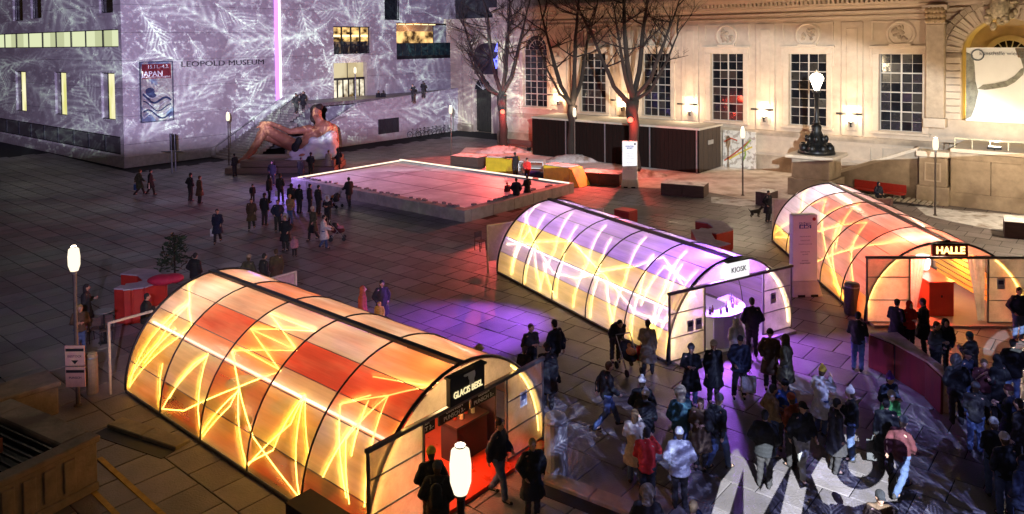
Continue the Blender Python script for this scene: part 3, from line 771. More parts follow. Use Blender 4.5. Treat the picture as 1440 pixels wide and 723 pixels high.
# ---------------------------------------------------------------- terrace and stair in front of the museum
TX = 4.5                                    # outer face of the terrace wall, metres in front of the museum
TZ = 4.4
ter = thing('terrace', 'stone faced terrace wall with sloping end beside the museum stairs', 'terrace', LF.wor((TX, 36, 0)), LF.phi)
ys0, ys1 = LF.fx(404,222,TX).y, LF.fx(503,147,TX).y
off = Vector((TX, 36, 0))
pa = LF.fx(456,178,TX); pb = LF.fx(503,146.5,TX); pc = LF.fx(636,126.5,TX)
y_end = pc.y+3
def zt(y):
    if y <= pa.y: return max(.3, pa.z-(pa.y-y)*(pb.z-pa.z)/(pb.y-pa.y))
    if y <= pb.y: return pa.z+(pb.z-pa.z)*(y-pa.y)/(pb.y-pa.y)
    return pb.z+(pc.z-pb.z)*(y-pb.y)/(pc.y-pb.y)
ystart = pa.y-(pa.z-.3)*(pb.y-pa.y)/(pb.z-pa.z)
# wall of coursed stone blocks following the slope
row = 0; z = 0.0; RH = .74; BW = 2.3
M_TERR = mat('terrace_stone', (.46,.41,.39), .85, .14, 3, .3, 14)
while z < pc.z+.6:
    y = ystart - 1 - (BW/2 if row % 2 else 0)
    while y < y_end:
        y0, y1 = max(y+.012, ystart), min(y+BW-.012, y_end)
        if y1-y0 > .1:
            za, zb_ = min(zt(y0), z+RH-.02), min(zt(y1), z+RH-.02)
            if max(za, zb_) > z+.03:
                za = max(za, z+.02); zb_ = max(zb_, z+.02)
                q = MB(off)
                q.add([(TX-.3,y0,z),(TX,y0,z),(TX,y1,z),(TX-.3,y1,z),(TX-.3,y0,za),(TX,y0,za),(TX,y1,zb_),(TX-.3,y1,zb_)],[(3,2,1,0),(4,5,6,7),(0,1,5,4),(1,2,6,5),(2,3,7,6),(3,0,4,7)])
                o = q.build('wall_block', M_TERR, ter)
        y += BW
    z += RH; row += 1
b = MB(off)
b.add([(TX-.32,ystart,0),(TX-.32,y_end,0),(TX-.32,y_end,zt(y_end)-.02),(TX-.32,pb.y,pb.z-.02),(TX-.32,ystart,.28)],[(0,1,2,3,4)])
b.add([(TX-.02,ystart,0),(TX-.02,y_end,0),(TX-.02,y_end,zt(y_end)-.04),(TX-.02,pb.y,pb.z-.04),(TX-.02,ystart,.26)],[(4,3,2,1,0)])
b.build('wall_core', M_LIMED, ter)
b = MB(off)
for (y0, y1) in ((ystart,pb.y),(pb.y,y_end)):
    z0, z1 = zt(y0), zt(y1)
    b.add([(TX-.36,y0,z0+.002),(TX+.05,y0,z0+.002),(TX+.05,y1,z1+.002),(TX-.36,y1,z1+.002),(TX-.36,y0,z0+.12),(TX+.05,y0,z0+.12),(TX+.05,y1,z1+.12),(TX-.36,y1,z1+.12)],[(3,2,1,0),(4,5,6,7),(0,1,5,4),(1,2,6,5),(2,3,7,6),(3,0,4,7)])
b.build('coping', M_LIME, ter)
a, c = LF.fx(532,189,TX), LF.fx(560,165,TX)
b = MB(off); b.box(TX+.01,TX+.1,a.y,c.y,a.z,c.z)
for k in range(12): y = a.y+(c.y-a.y)*k/12; b.box(TX+.1,TX+.13,y,y+.1,a.z+.05,c.z-.05)
b.build('wall_grille', mat('dark_grille', (.03,.028,.03), .6), ter)
sy0, sy1 = LF.fx(296,211,0).y, LF.fx(400,143,0).y
b = MB(off); b.box(.02,TX-.34,sy1+.002,60,TZ-.3,TZ); b.build('terrace_floor', M_SLAB, ter)
b = MB(off); b.box(.02,TX-.34,sy1+.002,sy1+.3,0,TZ-.3); b.build('terrace_front', M_LIMED, ter)
st = thing('museum_stairs', 'broad stone stairs climbing along the museum wall to its entrance', 'stairs', LF.wor((0, sy0, 0)), LF.phi)
NS = 24; soff = Vector((0, sy0, 0)); M_STEP = mat('stair_stone', (.28,.25,.22), .8, .22, 2, .3, 14)
for k in range(NS):
    y0 = sy0+(sy1-sy0)*k/NS; zt_ = TZ*(k+1)/NS
    b = MB(soff); b.box(.03, TX-.36 if y0 > ystart else TX+1.2, y0, y0+(sy1-sy0)/NS+.03, max(0, zt_-.34), zt_-.006*(k%2)); b.build('step', M_STEP, st, bev=.015)
b = MB(soff)
slope = TZ/(sy1-sy0)
b.add([(.05,sy0,0),(.35,sy0,0),(.35,sy1,TZ),(.05,sy1,TZ),(.05,sy0,.75),(.35,sy0,.75),(.35,sy1,TZ+.75),(.05,sy1,TZ+.75)],[(3,2,1,0),(4,5,6,7),(0,1,5,4),(1,2,6,5),(2,3,7,6),(3,0,4,7)])
b.build('side_wall', M_LIME, st, bev=.02)
b = MB(soff)
pts = [(.9, sy0+t_*(sy1-sy0), t_*TZ+1.0) for t_ in (0,.25,.5)]
b.tube(pts, .04)
for p in pts: b.tube([p, (p[0], p[1], p[2]-1.0)], .03)
b.build('handrail', M_STEEL, st)
b = MB(soff); pts = [(2.7, sy0+t_*(sy1-sy0), t_*TZ+1.0) for t_ in (.7,.85,1.0)]; b.tube(pts, .04)
for p in pts: b.tube([p, (p[0], p[1], p[2]-1.0)], .03)
b.build('handrail', M_STEEL, st)
# thin sign masts by the corner
for px, pt, pb_, lab in ((242,184,244,'thin sign mast with a short crossbar near the museum corner'),(247,185,222,'second thinner mast just right of the crossbar mast at the museum corner')):
    g_ = G(px, pb_ if pb_ > 240 else 240); hh = 10-(pt-60)/FPX*g_.y
    t = thing('sign_mast', lab, 'mast', g_); b = MB(); b.tube([(0,0,0),(0,0,hh)], .07); b.build('pole', M_STEEL, t)
    if pb_ > 240: b = MB(); b.tube([(-.8,0,hh*.55),(.8,0,hh*.55)], .05); b.build('crossbar', M_STEEL, t)
    b = MB(); b.box(-.11,.11,-.06,.06,hh-1.3,hh); b.build('sign_plate', M_BLACK, t)

# ---------------------------------------------------------------- giant reclining figure (a plain stand-in)
D0 = G(400, 238).y
def SP(px, py, dy=0.0): return Vector(((px-CX)/FPX*D0, dy, 10-(py-63.0)/FPX*D0))
c0 = Vector(((400-CX)/FPX*D0, 0, 0))
scu = thing('giant_sculpture', 'giant reclining bare figure with one knee raised and a white cloth over the hips', 'sculpture', (c0.x, D0, 0))
mb = MB(c0); s_ = D0/FPX
def lim(p, r0, q, r1): mb.cap(p, r0*s_, q, r1*s_, 12)
hip = SP(430,212,0); hip2 = SP(427,213,-.7); chest = SP(450,187,.2); sho = SP(437,181,-.8); sho2 = SP(462,184,.8)
knee = SP(373,181,-.3); ank = SP(345,222,-.3); knee2 = SP(362,190,.5); ank2 = SP(350,216,.6)
lim(hip2, 11, SP(398,194,-.5), 8); lim(SP(398,194,-.5), 8, knee, 6.2); lim(knee, 6.4, SP(362,200,-.3), 6); lim(SP(362,200,-.3), 6, ank, 3.6); lim(ank, 4, SP(335,227,-.5), 3)
lim(hip, 11, knee2, 6.2); lim(knee2, 6.2, ank2, 3.6); lim(ank2, 4, SP(338,222,.5), 3)
lim(hip, 15, chest, 15); lim(hip2, 13, SP(442,192,-.3), 14); lim(chest, 14, SP(455,182,0), 12)
lim(sho, 6.5, SP(411,184,-1.0), 4.2); lim(SP(411,184,-1.0), 4.2, SP(383,173,-.6), 3.2); lim(SP(383,173,-.6), 3.4, SP(368,173,-.4), 3.0)
for k in range(5): lim(SP(369,174,-.5+.18*k), 1.7, SP(362-(k%3),179+(k%2),-.55+.2*k), 1.3)
lim(sho2, 8, SP(466,205,.9), 6); lim(SP(466,205,.9), 6, SP(462,222,.4), 4.2)
lim(SP(450,178,.1), 6.5, SP(446,168,0), 6); mb.ell(tuple(SP(444,160,0)), (7.2*s_,8*s_,10.5*s_), 14, 10); lim(SP(447,161,-.45), 2, SP(449,164,-.52), 1.8)
me = fuse(mb, 'body', .085, mat('bronzed_skin', (.36,.14,.075), .6, .25, .8, .1, 6), 6)
obj('body', me, scu)
mb = MB(c0); mb.ell(tuple(SP(442,157,.12)), (8.3*s_,8*s_,9.5*s_)); mb.ell(tuple(SP(438,167,.25)), (5*s_,6*s_,8*s_)); mb.ell(tuple(SP(448,151.5,0)), (6*s_,6*s_,5*s_))
obj('hair', fuse(mb, 'hair', .09, mat('dark_brown_hair', (.03,.016,.01), .8, .4, 3, .6, 9)), scu)
mb = MB(c0)
for (a, ra, c, rc) in (((436,207),7,(466,192),9),((415,225),6,(468,214),9),((385,229),4,(440,221),7),((444,197),8,(468,205),9),((466,190),8,(468,215),6),((415,214),6,(450,206),9)):
    for dd in (-.9,-.2): mb.cap(SP(*a, dd-.35), ra*s_*.8, SP(*c, dd), rc*s_*.85, 10)
me = fuse(mb, 'cloth', .08, mat('white_cloth', (.66,.6,.62), .85, .12, 1.0, .8, 3.0, stretch=(1,1,3)), 2)
obj('cloth', me, scu)
mb = MB(c0); mb.box(*[(x-CX)/FPX*D0 for x in (326,476)], -2.0, 2.0, 0, .45); mb.build('platform', mat('platform_boards', (.2,.13,.09), .7, .3, 3, .3, 12, stretch=(.3,4,4)), scu, bev=.02)
mb = MB(c0); mb.box(*[(x-CX)/FPX*D0 for x in (345,474)], -1.6, 1.8, .452, .95); mb.build('platform_step', mat('platform_boards', (.2,.13,.09), .7, .3, 3, .3, 12, stretch=(.3,4,4)), scu, bev=.02)
mb = MB(c0); mb.ell(tuple(SP(420,205,-1.4)), (6*s_,.3,7*s_)); mb.ell(tuple(SP(424,197,-1.2)), (5*s_,.3,6*s_)); obj('dark_sash', fuse(mb, 'dark_sash', .09, mat('black_cloth', (.012,.012,.014), .8)), scu)
# ---------------------------------------------------------------- the baroque hall on the right
HF = Frame(GRID.wor((-26, 56.5, 0)), PHI)
M_STUC = mat('cream_stucco', (.47,.37,.275), .85, .14, 1.4, .2, 22, col2=(.38,.30,.22), c2=(.55,.75), c2scale=.5)
M_TRIM = mat('stucco_trim', (.50,.40,.30), .8, .12, 2, .15, 22)
M_SAND = mat('sandstone', (.36,.28,.20), .85, .22, 2, .35, 16, col2=(.22,.165,.115), c2=(.52,.68), c2scale=.6)
M_BAR = mat('white_glazing_bar', (.42,.38,.33), .6, .08)
hall = thing('baroque_hall', 'long cream baroque hall with tall dark gridded windows lit by wall lamps', 'hall', HF.o, PHI)
hy = lambda px, py, y=0.0: HF.fy(px, py, y)
XL, XR, HZ = hy(700, 100).x, hy(1520, 100).x, 17.0
wins = []
for (x0, x1, yt, yb) in ((815,852,73.6,156.3),(903.5,943,74.3,163),(999.5,1045,75.2,170),(1109.5,1162,76.3,177.3),(1236.2,1297,78,187.8)):
    a, c = hy((x0+x1)/2, yt), hy((x0+x1)/2, yb)
    wins.append((hy(x0, 120).x, hy(x1, 120).x, c.z, a.z))
wz0 = sum(q[2] for q in wins)/5; wz1 = sum(q[3] for q in wins)/5
wins = [(a, c, wz0, wz1) for a, c, _, _ in wins]
ax0, ax1 = hy(735.5,110).x, hy(769.5,110).x; azb = hy(752,150).z; azs = hy(752,70).z; azt = azs+(ax1-ax0)/2
AX0, AX1 = hy(1352,120).x, hy(1474,120).x; ACX = (AX0+AX1)/2; AR = (AX1-AX0)/2; ASZ = hy(1352,77).z; APZ = 4.6
wl = MB()
hl = [(a,c,d,e) for a,c,d,e in wins] + [(ax0,ax1,azb,azs+.9*(azt-azs)), (AX0,AX1,APZ,ASZ+AR*.98)]
wall_grid(wl, 'y', 0, (XL, XR), (0, HZ), hl, .5, 1)
wl.box(XL, XR, 6, 9, .2, HZ); wl.box(XL, XR, .51, 9, HZ-.1, HZ+.2)
wl.build('wall', M_STUC, hall)
def arch_ring(mb, cx, cz, r0, r1, y0, y1, n=16, a0=0.0, a1=pi):
    for k in range(n):
        q0, q1 = a0+(a1-a0)*k/n, a0+(a1-a0)*(k+1)/n
        P = lambda r, q, y: (cx-r*cos(q), y, cz+r*sin(q))
        mb.add([P(r0,q0,y0),P(r1,q0,y0),P(r1,q1,y0),P(r0,q1,y0),P(r0,q0,y1),P(r1,q0,y1),P(r1,q1,y1),P(r0,q1,y1)],[(0,1,2,3),(7,6,5,4),(0,3,7,4),(1,5,6,2),(0,4,5,1),(3,2,6,7)])
# spandrels that round off the two arched openings
def spandrel(cx, cz, r, ztop, name):
    b = MB(); n = 18
    for k in range(n):
        q0, q1 = pi*k/n, pi*(k+1)/n
        b.add([(cx-r*cos(q0),.03,cz+r*sin(q0)),(cx-r*cos(q1),.03,cz+r*sin(q1)),(cx-r*cos(q1),.03,ztop),(cx-r*cos(q0),.03,ztop),
               (cx-r*cos(q0),.45,cz+r*sin(q0)),(cx-r*cos(q1),.45,cz+r*sin(q1))],[(0,1,2,3),(0,4,5,1)])
    b.build(name, M_STUC, hall)
spandrel((ax0+ax1)/2, azs, (ax1-ax0)/2, azt+.02, 'arch_spandrel'); spandrel(ACX, ASZ, AR, ASZ+AR+.02, 'arch_spandrel')
def window(x0, x1, z0, z1, nc, nr, arch=False):
    f = MB(); t_ = .42; y0, y1 = -.10, -.003
    f.box(x0-t_,x0-.02,y0,y1,z0-.05,z1+.0); f.box(x1+.02,x1+t_,y0,y1,z0-.05,z1)
    if arch: arch_ring(f, (x0+x1)/2, z1, (x1-x0)/2+.02, (x1-x0)/2+t_, y0, y1)
    else:
        f.box(x0-t_,x1+t_,y0,y1,z1+.003,z1+t_); f.box(x0-t_-.18,x1+t_+.18,-.22,y1,z1+t_+.003,z1+t_+.16)
        f.box(x0-t_-.16,x0-t_-.003,y0+.03,y1,z1-.9,z1+t_); f.box(x1+t_+.003,x1+t_+.16,y0+.03,y1,z1-.9,z1+t_)
        xm = (x0+x1)/2; f.box(xm-.7,xm+.7,-.25,y1,z1+t_+.163,z1+t_+.3)
    f.box(x0-t_-.1,x1+t_+.1,-.3,y1,z0-.22,z0-.053)
    wo = f.build('window', M_TRIM, hall, bev=.02)
    g = MB(); bw = .07
    top = z1+(x1-x0)/2 if arch else z1
    for k in range(nc+1):
        x = x0+(x1-x0)*k/nc; ww = bw*1.5 if k in (0, nc, nc//2) else bw*.4
        zt_ = z1 if arch or True else z1
        g.box(max(x0,x-ww/2), min(x1,x+ww/2), .3, .36+.01*(k in (0,nc,nc//2)), z0, z1)
    for k in range(nr+1):
        z = z0+(z1-z0)*k/nr; ww = bw*1.2 if k % 2 == 0 else bw*.4
        g.box(x0, x1, .311, .352, max(z0, z-ww/2), min(z1+.05, z+ww/2))
    if arch:
        r = (x1-x0)/2; xm = (x0+x1)/2
        for k in range(1, 7): q = pi*k/7; g.tube([(xm-.25*r*cos(q),.33,z1+.25*r*sin(q)),(xm-r*cos(q),.33,z1+r*sin(q))], .03, 4)
        arch_ring(g, xm, z1, .6*r, .65*r, .31, .35, 12); arch_ring(g, xm, z1, .93*r, r*1.02, .3, .36, 14)
    g.build('glazing_bars', M_BAR, wo)
    for i in range(nc):
        for j in range(nr):
            a, c = x0+(x1-x0)*i/nc, x0+(x1-x0)*(i+1)/nc; d, e = z0+(z1-z0)*j/nr, z0+(z1-z0)*(j+1)/nr
            q = MB(); t1 = rnd.uniform(-.012,.012); t2 = rnd.uniform(-.012,.012)
            q.add([(a+.01,.34-t1-t2,d+.01),(c-.01,.34+t1-t2,d+.01),(c-.01,.34+t1+t2,e-.01),(a+.01,.34-t1+t2,e-.01)],[(0,1,2,3)])
            q.build('pane', rnd.choice((M_GLASS_DARK, M_GLASS_DARK, M_GLASS_B, M_GLASS_B, M_GLASS_C)), wo)
    if arch:
        q = MB(); r = (x1-x0)/2; xm = (x0+x1)/2
        q.add([(xm-r*cos(pi*k/12),.345,z1+r*sin(pi*k/12)) for k in range(13)],[tuple(range(13))[::-1]]); q.build('pane', M_GLASS_DARK, wo)
    return wo
for a, c, d, e in wins: window(a, c, d, e, 4, 8)
window(ax0, ax1, azb, azs, 4, 9, True)
# rusticated bay round the arched window
for k in range(18):
    z = azb-.2+k*.42
    if z > azs+.2: break
    for s_, xx in ((-1, ax0-.5), (1, ax1+.5)):
        b = MB(); wdt = .95 if k % 2 else .7
        b.box(xx, xx+s_*wdt, -.12, -.004, z+.02, z+.40); b.build('rustic_block', M_TRIM, hall, bev=.03)
# string courses, cornice and frieze
zc = hy(1075, 12.2).z; zf = hy(1075, 27).z; zl = hy(1109, 187).z
b = MB()
XP = hy(1303,100).x
for z0, z1, d in ((zf-.1,zf+.05,.12),(zf+.25,zf+.4,.2),(zf+.55,zc-.02,.28),(zc,zc+.16,.5),(zc+.42,zc+.62,.75),(zc+.622,zc+.8,.95),(zc+.802,zc+1.05,1.1)):
    b.box(XL-.1, XR, -d, -.002, z0, z1)
b.build('cornice', M_TRIM, hall)
b = MB(); x = XL
while x < XR: b.box(x, x+.16, -.68, -.003, zc+.17, zc+.41); x += .32
b.build('dentil_row', M_TRIM, hall)
b = MB()
for z0, z1, d in ((zl-.12,zl+.1,.25),(zl-.3,zl-.122,.15),(.0,1.0,.22),(1.002,1.15,.14)): b.box(XL, hy(1335,220).x, -d, -.002, z0, z1)
b.build('base_mouldings', M_SAND, hall)
# sunk base panels
edges = [hy(px, 210).x for px in (716,770,860,950,1052,1165,1232,1300)]
for k in range(len(edges)-1):
    a, c = edges[k]+.35, edges[k+1]-.35; z0, z1 = 1.35, zl-.55
    b = MB(); b.box(a,c,-.07,-.003,z1-.09,z1); b.box(a,c,-.07,-.003,z0,z0+.09); b.box(a,a+.09,-.07,-.003,z0+.09,z1-.09); b.box(c-.09,c,-.07,-.003,z0+.09,z1-.09)
    b.build('base_panel', M_STUC, hall)
# flat pilaster panels between windows, medallion panels above windows
allw = [(ax0, ax1)] + [(q[0], q[1]) for q in wins]
for k in range(len(allw)-1):
    a, c = allw[k][1]+1.05, allw[k+1][0]-1.05
    if k == 0: a += .9
    b = MB(); b.box(a, c, -.09, -.003, zl+.12, zf-.35); b.build('pilaster', M_STUC, hall, bev=.02)
    b = MB(); b.box(a+.35, c-.35, -.15, -.092, zl+.5, zf-.8); b.build('pilaster_panel', M_STUC, hall, bev=.03)
for k, (a, c) in enumerate(allw[1:]):
    xm = (a+c)/2; zm = hy(1135,49).z; hw = (c-a)/2+.5
    b = MB(); z0, z1 = wz1+1.0, zf-.35
    b.box(xm-hw,xm+hw,-.09,-.003,z1-.1,z1); b.box(xm-hw,xm-hw+.1,-.09,-.003,z0,z1-.1); b.box(xm+hw-.1,xm+hw,-.09,-.003,z0,z1-.1)
    b.build('medallion_panel', M_TRIM, hall)
    b = MB(); b.M = Matrix.Translation((xm,-.003,zm)) @ Matrix.Rotation(pi/2,4,'X')
    b.lathe([(.92,0),(.92,.1),(.84,.14),(.78,.14),(.72,.06),(.0001,.06)], 28)
    md = b.build('medallion', M_TRIM, hall)
    b = MB()
    for i in range(16): b.ell((xm+rnd.uniform(-.42,.42),-.09,zm+rnd.uniform(-.42,.42)),(rnd.uniform(.08,.22),.09,rnd.uniform(.08,.2)),8,6)
    b.build('relief', M_SAND, md, smooth=True)
# column at the corner of the arch bay
cx0, cx1 = hy(1305,110).x, hy(1331,110).x
b = MB(); b.box(cx0,cx1,-.75,-.003,4.7,hy(1318,34).z); colo = b.build('corner_column', mat('column_stone', (.4,.31,.22), .8, .2, 3, .3, 14), hall, bev=.05)
zcp0, zcp1 = hy(1318,34).z, hy(1318,14).z
b = MB(); b.box(cx0-.1,cx1+.1,-.85,-.004,4.1,4.69); b.build('column_base', M_TRIM, colo)
b = MB(); b.box(cx0-.15,cx1+.15,-.95,-.003,zcp1+.002,zcp1+.3); b.build('abacus', M_TRIM, colo)
b = MB(); b.box(cx0-.06,cx1+.06,-.82,-.004,zcp0+.002,zcp0+.12)
b.build('necking', M_TRIM, colo)
b = MB()
for i in range(5):
    for j in range(3):
        b.ell((cx0+(cx1-cx0)*(i+.5)/5,-.8-.06*j,zcp0+.25+j*.33),(.16,.13,.2),8,6)
b.box(cx0+.02,cx1-.02,-.78,-.004,zcp0+.13,zcp1)
b.build('capital', mat('gilded_stone', (.3,.2,.1), .5, .4, 5), colo, smooth=False)
# arch stones and jamb stones of the right bay
for k in range(15):
    q0, q1 = pi*k/15+.015, pi*(k+1)/15-.015
    b = MB(); arch_ring(b, ACX, ASZ, AR+.02, AR+.95, -.16, -.004, 2, q0, q1); b.build('arch_stone', M_TRIM, hall, bev=.03)
for k in range(15):
    q0, q1 = pi*k/15+.004, pi*(k+1)/15-.004
    b = MB(); arch_ring(b, ACX, ASZ, AR+.98, AR+1.35, -.28, -.004, 2, q0, q1); b.build('hood_stone', M_SAND, hall, bev=.02)
z = APZ; k = 0
while z < ASZ-.1:
    for x0, x1 in ((AX0-.95, AX0-.02), (AX1+.02, AX1+.95)):
        b = MB(); b.box(x0-(.18 if k % 2 else 0)*(x0 < ACX), x1+(.18 if k % 2 else 0)*(x1 > ACX), -.16, -.004, z+.02, min(z+.44, ASZ)); b.build('jamb_stone', M_TRIM, hall, bev=.03)
    z += .46; k += 1
for zz in (ASZ-.2,):
    b = MB(); b.box(AX0-1.2,AX0+.05,-.26,-.003,zz,zz+.34); b.box(AX1-.05,AX1+1.2,-.26,-.003,zz,zz+.34); b.build('impost', M_SAND, hall, bev=.03)
# niche behind the arch
b = MB(); b.box(AX0-.3,AX1+.3,2.6,2.7,APZ,ASZ+AR+.3); b.build('niche_back', M_STUC, hall)
b = MB()
n = 16
for k in range(n):
    q0, q1 = pi*k/n, pi*(k+1)/n
    b.quad((ACX-AR*cos(q0),.45,ASZ+AR*sin(q0)),(ACX-AR*cos(q1),.45,ASZ+AR*sin(q1)),(ACX-AR*cos(q1),2.6,ASZ+AR*sin(q1)),(ACX-AR*cos(q0),2.6,ASZ+AR*sin(q0)))
b.quad((AX0,.45,APZ),(AX0,2.6,APZ),(AX0,2.6,ASZ),(AX0,.45,ASZ)); b.quad((AX1,.45,APZ),(AX1,2.6,APZ),(AX1,2.6,ASZ),(AX1,.45,ASZ))
b.build('niche_vault', mat('yellow_plaster', (.58,.45,.24), .8, .15, 2), hall)
b = MB(); arch_ring(b, ACX, ASZ-.2, 1.05*AR*.45, AR*.62, 2.45, 2.596, 14); b.build('inner_arch_trim', M_TRIM, hall)
q = MB(); r = AR*.5
q.add([(ACX-r*cos(pi*k/12),2.5,ASZ-.2+r*sin(pi*k/12)) for k in range(13)],[tuple(range(13))[::-1]]); fl = q.build('fan_window', M_GLASS_DARK, hall)
q = MB()
for k in range(8): a = pi*(k+.5)/8; q.tube([(ACX,2.47,ASZ-.2),(ACX-r*cos(a),2.47,ASZ-.2+r*sin(a))],.035,4)
q.build('glazing_bars', M_BAR, fl)
for x0, x1 in ((ACX-AR*.62,ACX-AR*.05),(ACX+.05*AR,ACX+AR*.6)):
    q = MB(); q.box(x0,x1,2.52,2.56,APZ+.3,APZ+2.6); fw = q.build('niche_window', M_GLASS_DARK, hall)
    q = MB()
    for i in range(4): x = x0+(x1-x0)*i/3; q.box(x-.03,x+.03,2.46,2.515,APZ+.3,APZ+2.6)
    for i in range(5): z = APZ+.3+2.3*i/4; q.box(x0,x1,2.47,2.512,z-.03,z+.03)
    q.build('glazing_bars', M_BAR, fw)
# keystone cartouche
kx = hy(1405,12,-.5); b = MB()
b.ell((kx.x,-.45,kx.z),(.55,.3,.75),12,8)
for i in range(26):
    a = rnd.uniform(0,2*pi); b.ell((kx.x+cos(a)*rnd.uniform(.4,.95),-.42+rnd.uniform(-.2,.1),kx.z-.1+sin(a)*rnd.uniform(.4,1.1)),(rnd.uniform(.1,.26),.16,rnd.uniform(.1,.3)),8,6)
b.build('keystone_cartouche', mat('carved_stone', (.42,.34,.22), .6, .5, 6, .3, 12), hall, smooth=True)
# ---------------- terrace with pier, ramp wall and railing before the arch
PY = -5.6
pod = thing('hall_podium', 'panelled sandstone podium wall with corner pier and sloping ramp wall before the hall arch', 'podium', HF.wor((hy(1292,250,PY).x, PY, 0)), PHI)
po = Vector((hy(1292,250,PY).x, PY, 0))
x_p0, x_p1 = hy(1294,250,PY).x, hy(1333,250,PY).x; zp = hy(1313,212,PY).z; x_e = hy(1560,250,PY).x; zw = hy(1390,210,PY).z
def seg(x0, x1, y0, y1, z0, z1, nm, m, bev=.0): b = MB(po); b.box(x0,x1,y0,y1,z0,z1); return b.build(nm, m, pod, bev=bev)
seg(x_p0,x_p1,PY-.35,PY+.6,1.1,zp-.35,'pier',M_SAND,.03); seg(x_p0-.12,x_p1+.12,PY-.47,PY+.7,0,1.098,'pier_base',M_SAND,.03)
seg(x_p0-.15,x_p1+.15,PY-.5,PY+.7,zp-.348,zp,'pier_cap',M_TRIM,.04)
b = MB(po); m_ = .3
for a, c, d, e in ((x_p0+m_,x_p1-m_,1.4,1.48),(x_p0+m_,x_p1-m_,zp-.75,zp-.67),(x_p0+m_,x_p0+m_+.08,1.48,zp-.75),(x_p1-m_-.08,x_p1-m_,1.48,zp-.75)): b.box(a,c,PY-.39,PY-.352,d,e)
b.build('pier_panel', M_TRIM, pod)
k = 0; x = x_p1+.13
pw = 2.05
while x < x_e:
    seg(x+.012,x+pw-.012,PY,PY+.5,.85,zw-.75,'wall_slab',M_SAND,.015); x += pw
seg(x_p1+.124,x_e,PY-.08,PY+.5,0,.846,'wall_base',M_SAND,.02)
seg(x_p1+.154,x_e,PY-.05,PY+.5,zw-.746,zw-.3,'wall_frieze',M_SAND,.02); seg(x_p1+.154,x_e,PY-.3,0-.3,zw-.298,zw-.06,'terrace_slab',M_TRIM,.03)
b = MB(po); zr = hy(1390,197.5,PY+.3).z
for i in range(9): xx = x_p1+.3+i*(x_e-x_p1-.4)/8; b.tube([(xx,PY+.3,zw-.06),(xx,PY+.3,zr)],.035,5)
b.tube([(x_p1+.3,PY+.3,zr),(x_e,PY+.3,zr)],.05,6); b.build('railing', mat('pale_rail', (.5,.45,.3), .5), pod)
# ramp wall
xa, za = hy(1181,239,PY+.2).x, hy(1181,239,PY+.2).z; zb_ = hy(1290,207,PY+.2).z
b = MB(po); b.add([(xa,PY+.1,0),(x_p0-.13,PY+.1,0),(x_p0-.13,PY+.1,zb_-.2),(xa,PY+.1,za-.2),(xa,PY+.5,0),(x_p0-.13,PY+.5,0),(x_p0-.13,PY+.5,zb_-.2),(xa,PY+.5,za-.2)],[(0,1,2,3),(7,6,5,4),(0,4,5,1),(1,5,6,2),(2,6,7,3),(3,7,4,0)])
b.build('ramp_wall', M_SAND, pod)
b = MB(po); b.add([(xa,PY-.02,za-.198),(x_p0-.16,PY-.02,zb_-.198),(x_p0-.16,PY-.02,zb_),(xa,PY-.02,za),(xa,PY+.6,za-.198),(x_p0-.16,PY+.6,zb_-.198),(x_p0-.16,PY+.6,zb_),(xa,PY+.6,za)],[(0,1,2,3),(7,6,5,4),(0,4,5,1),(1,5,6,2),(2,6,7,3),(3,7,4,0)])
b.build('ramp_coping', M_TRIM, pod)
b = MB(po)
for i in range(15): b.box(xa+1.2+i*.32,xa+1.2+i*.32+.18,PY-1.6,PY-.1,.16,.24)
b.build('slat_grate', mat('pale_slats', (.35,.3,.24), .7), pod)
# wall lamps
def wall_lamp(px, py, label):
    p = hy(px, py, -.4)
    t = thing('wall_lamp', label, 'wall lamp', HF.wor((p.x, -.18, p.z-.1)), PHI, 'wall lamps of the hall')
    b = MB(); b.lathe([(.05,-.25),(.06,-.05),(.14,0),(.16,.08),(.02,.1)],10,(0,-.2,0)); b.box(-.05,.05,-.2,.1,-.3,-.24); b.build('lamp_body', M_BLACK, t)
    b = MB(); b.ell((0,-.2,.15),(.15,.12,.1)); b.build('bulb', emis('uplight_bulb', (1,.85,.62), 14), t)
    b = MB(); b.box(-.85,.85,-.66,-.5,.60,.74); b.build('glare_bar', mat('dark_bar', (.03,.027,.025), .6), t)
    lamp('uplight', 'POINT', (0,-.42,.32), 260, (1,.76,.50), size=.12, parent=t)
    L = lamp('uplight_beam', 'SPOT', (0,-.8,.4), 1150, (1,.73,.48), None, .15, 125, .8, parent=t)
    L.rotation_euler = (R(180-8), 0, 0)
for px, py, lab in ((784,142,'wall lamp between the arched window and the first square window'),(874,150,'wall lamp behind the rightmost bare tree'),(969,156,'wall lamp above the right end of the dark container'),(1074,164,'wall lamp left of the ornate street lantern'),(1196,171,'wall lamp right of the ornate street lantern')):
    wall_lamp(px, py, lab)
t = thing('flood_lamp', 'small black floodlight on the podium edge below the white banner', 'floodlight', HF.wor((hy(1398,206,PY).x, PY+.15, zw-.05)), PHI)
b = MB(); b.box(-.35,.35,-.1,.15,.05,.2); b.box(-.04,.04,0,.06,0,.05); b.build('housing', M_BLACK, t, bev=.02)
b = MB(); b.box(-.3,.3,-.08,.13,.202,.215); b.build('lens', emis('flood_lens', (1,.9,.7), 12), t)
L = lamp('flood_beam', 'SPOT', (0,.05,.35), 1100, (1,.78,.52), None, .1, 120, .6, parent=t); L.rotation_euler = (R(180-45), 0, 0)
lamp('niche_lamp', 'POINT', HF.wor((AX0+.6, 1.4, APZ+.8)), 330, (1,.72,.2), size=.15)
lamp('niche_lamp', 'POINT', HF.wor((AX1-.6, 1.4, APZ+.8)), 330, (1,.72,.2), size=.15)
b = MB(); b.box(AX0+.15,AX0+.75,1.2,1.4,APZ,APZ+1.3); b.build('niche_light_box', emis('niche_glow', (1,.7,.15), 2.5), hall)
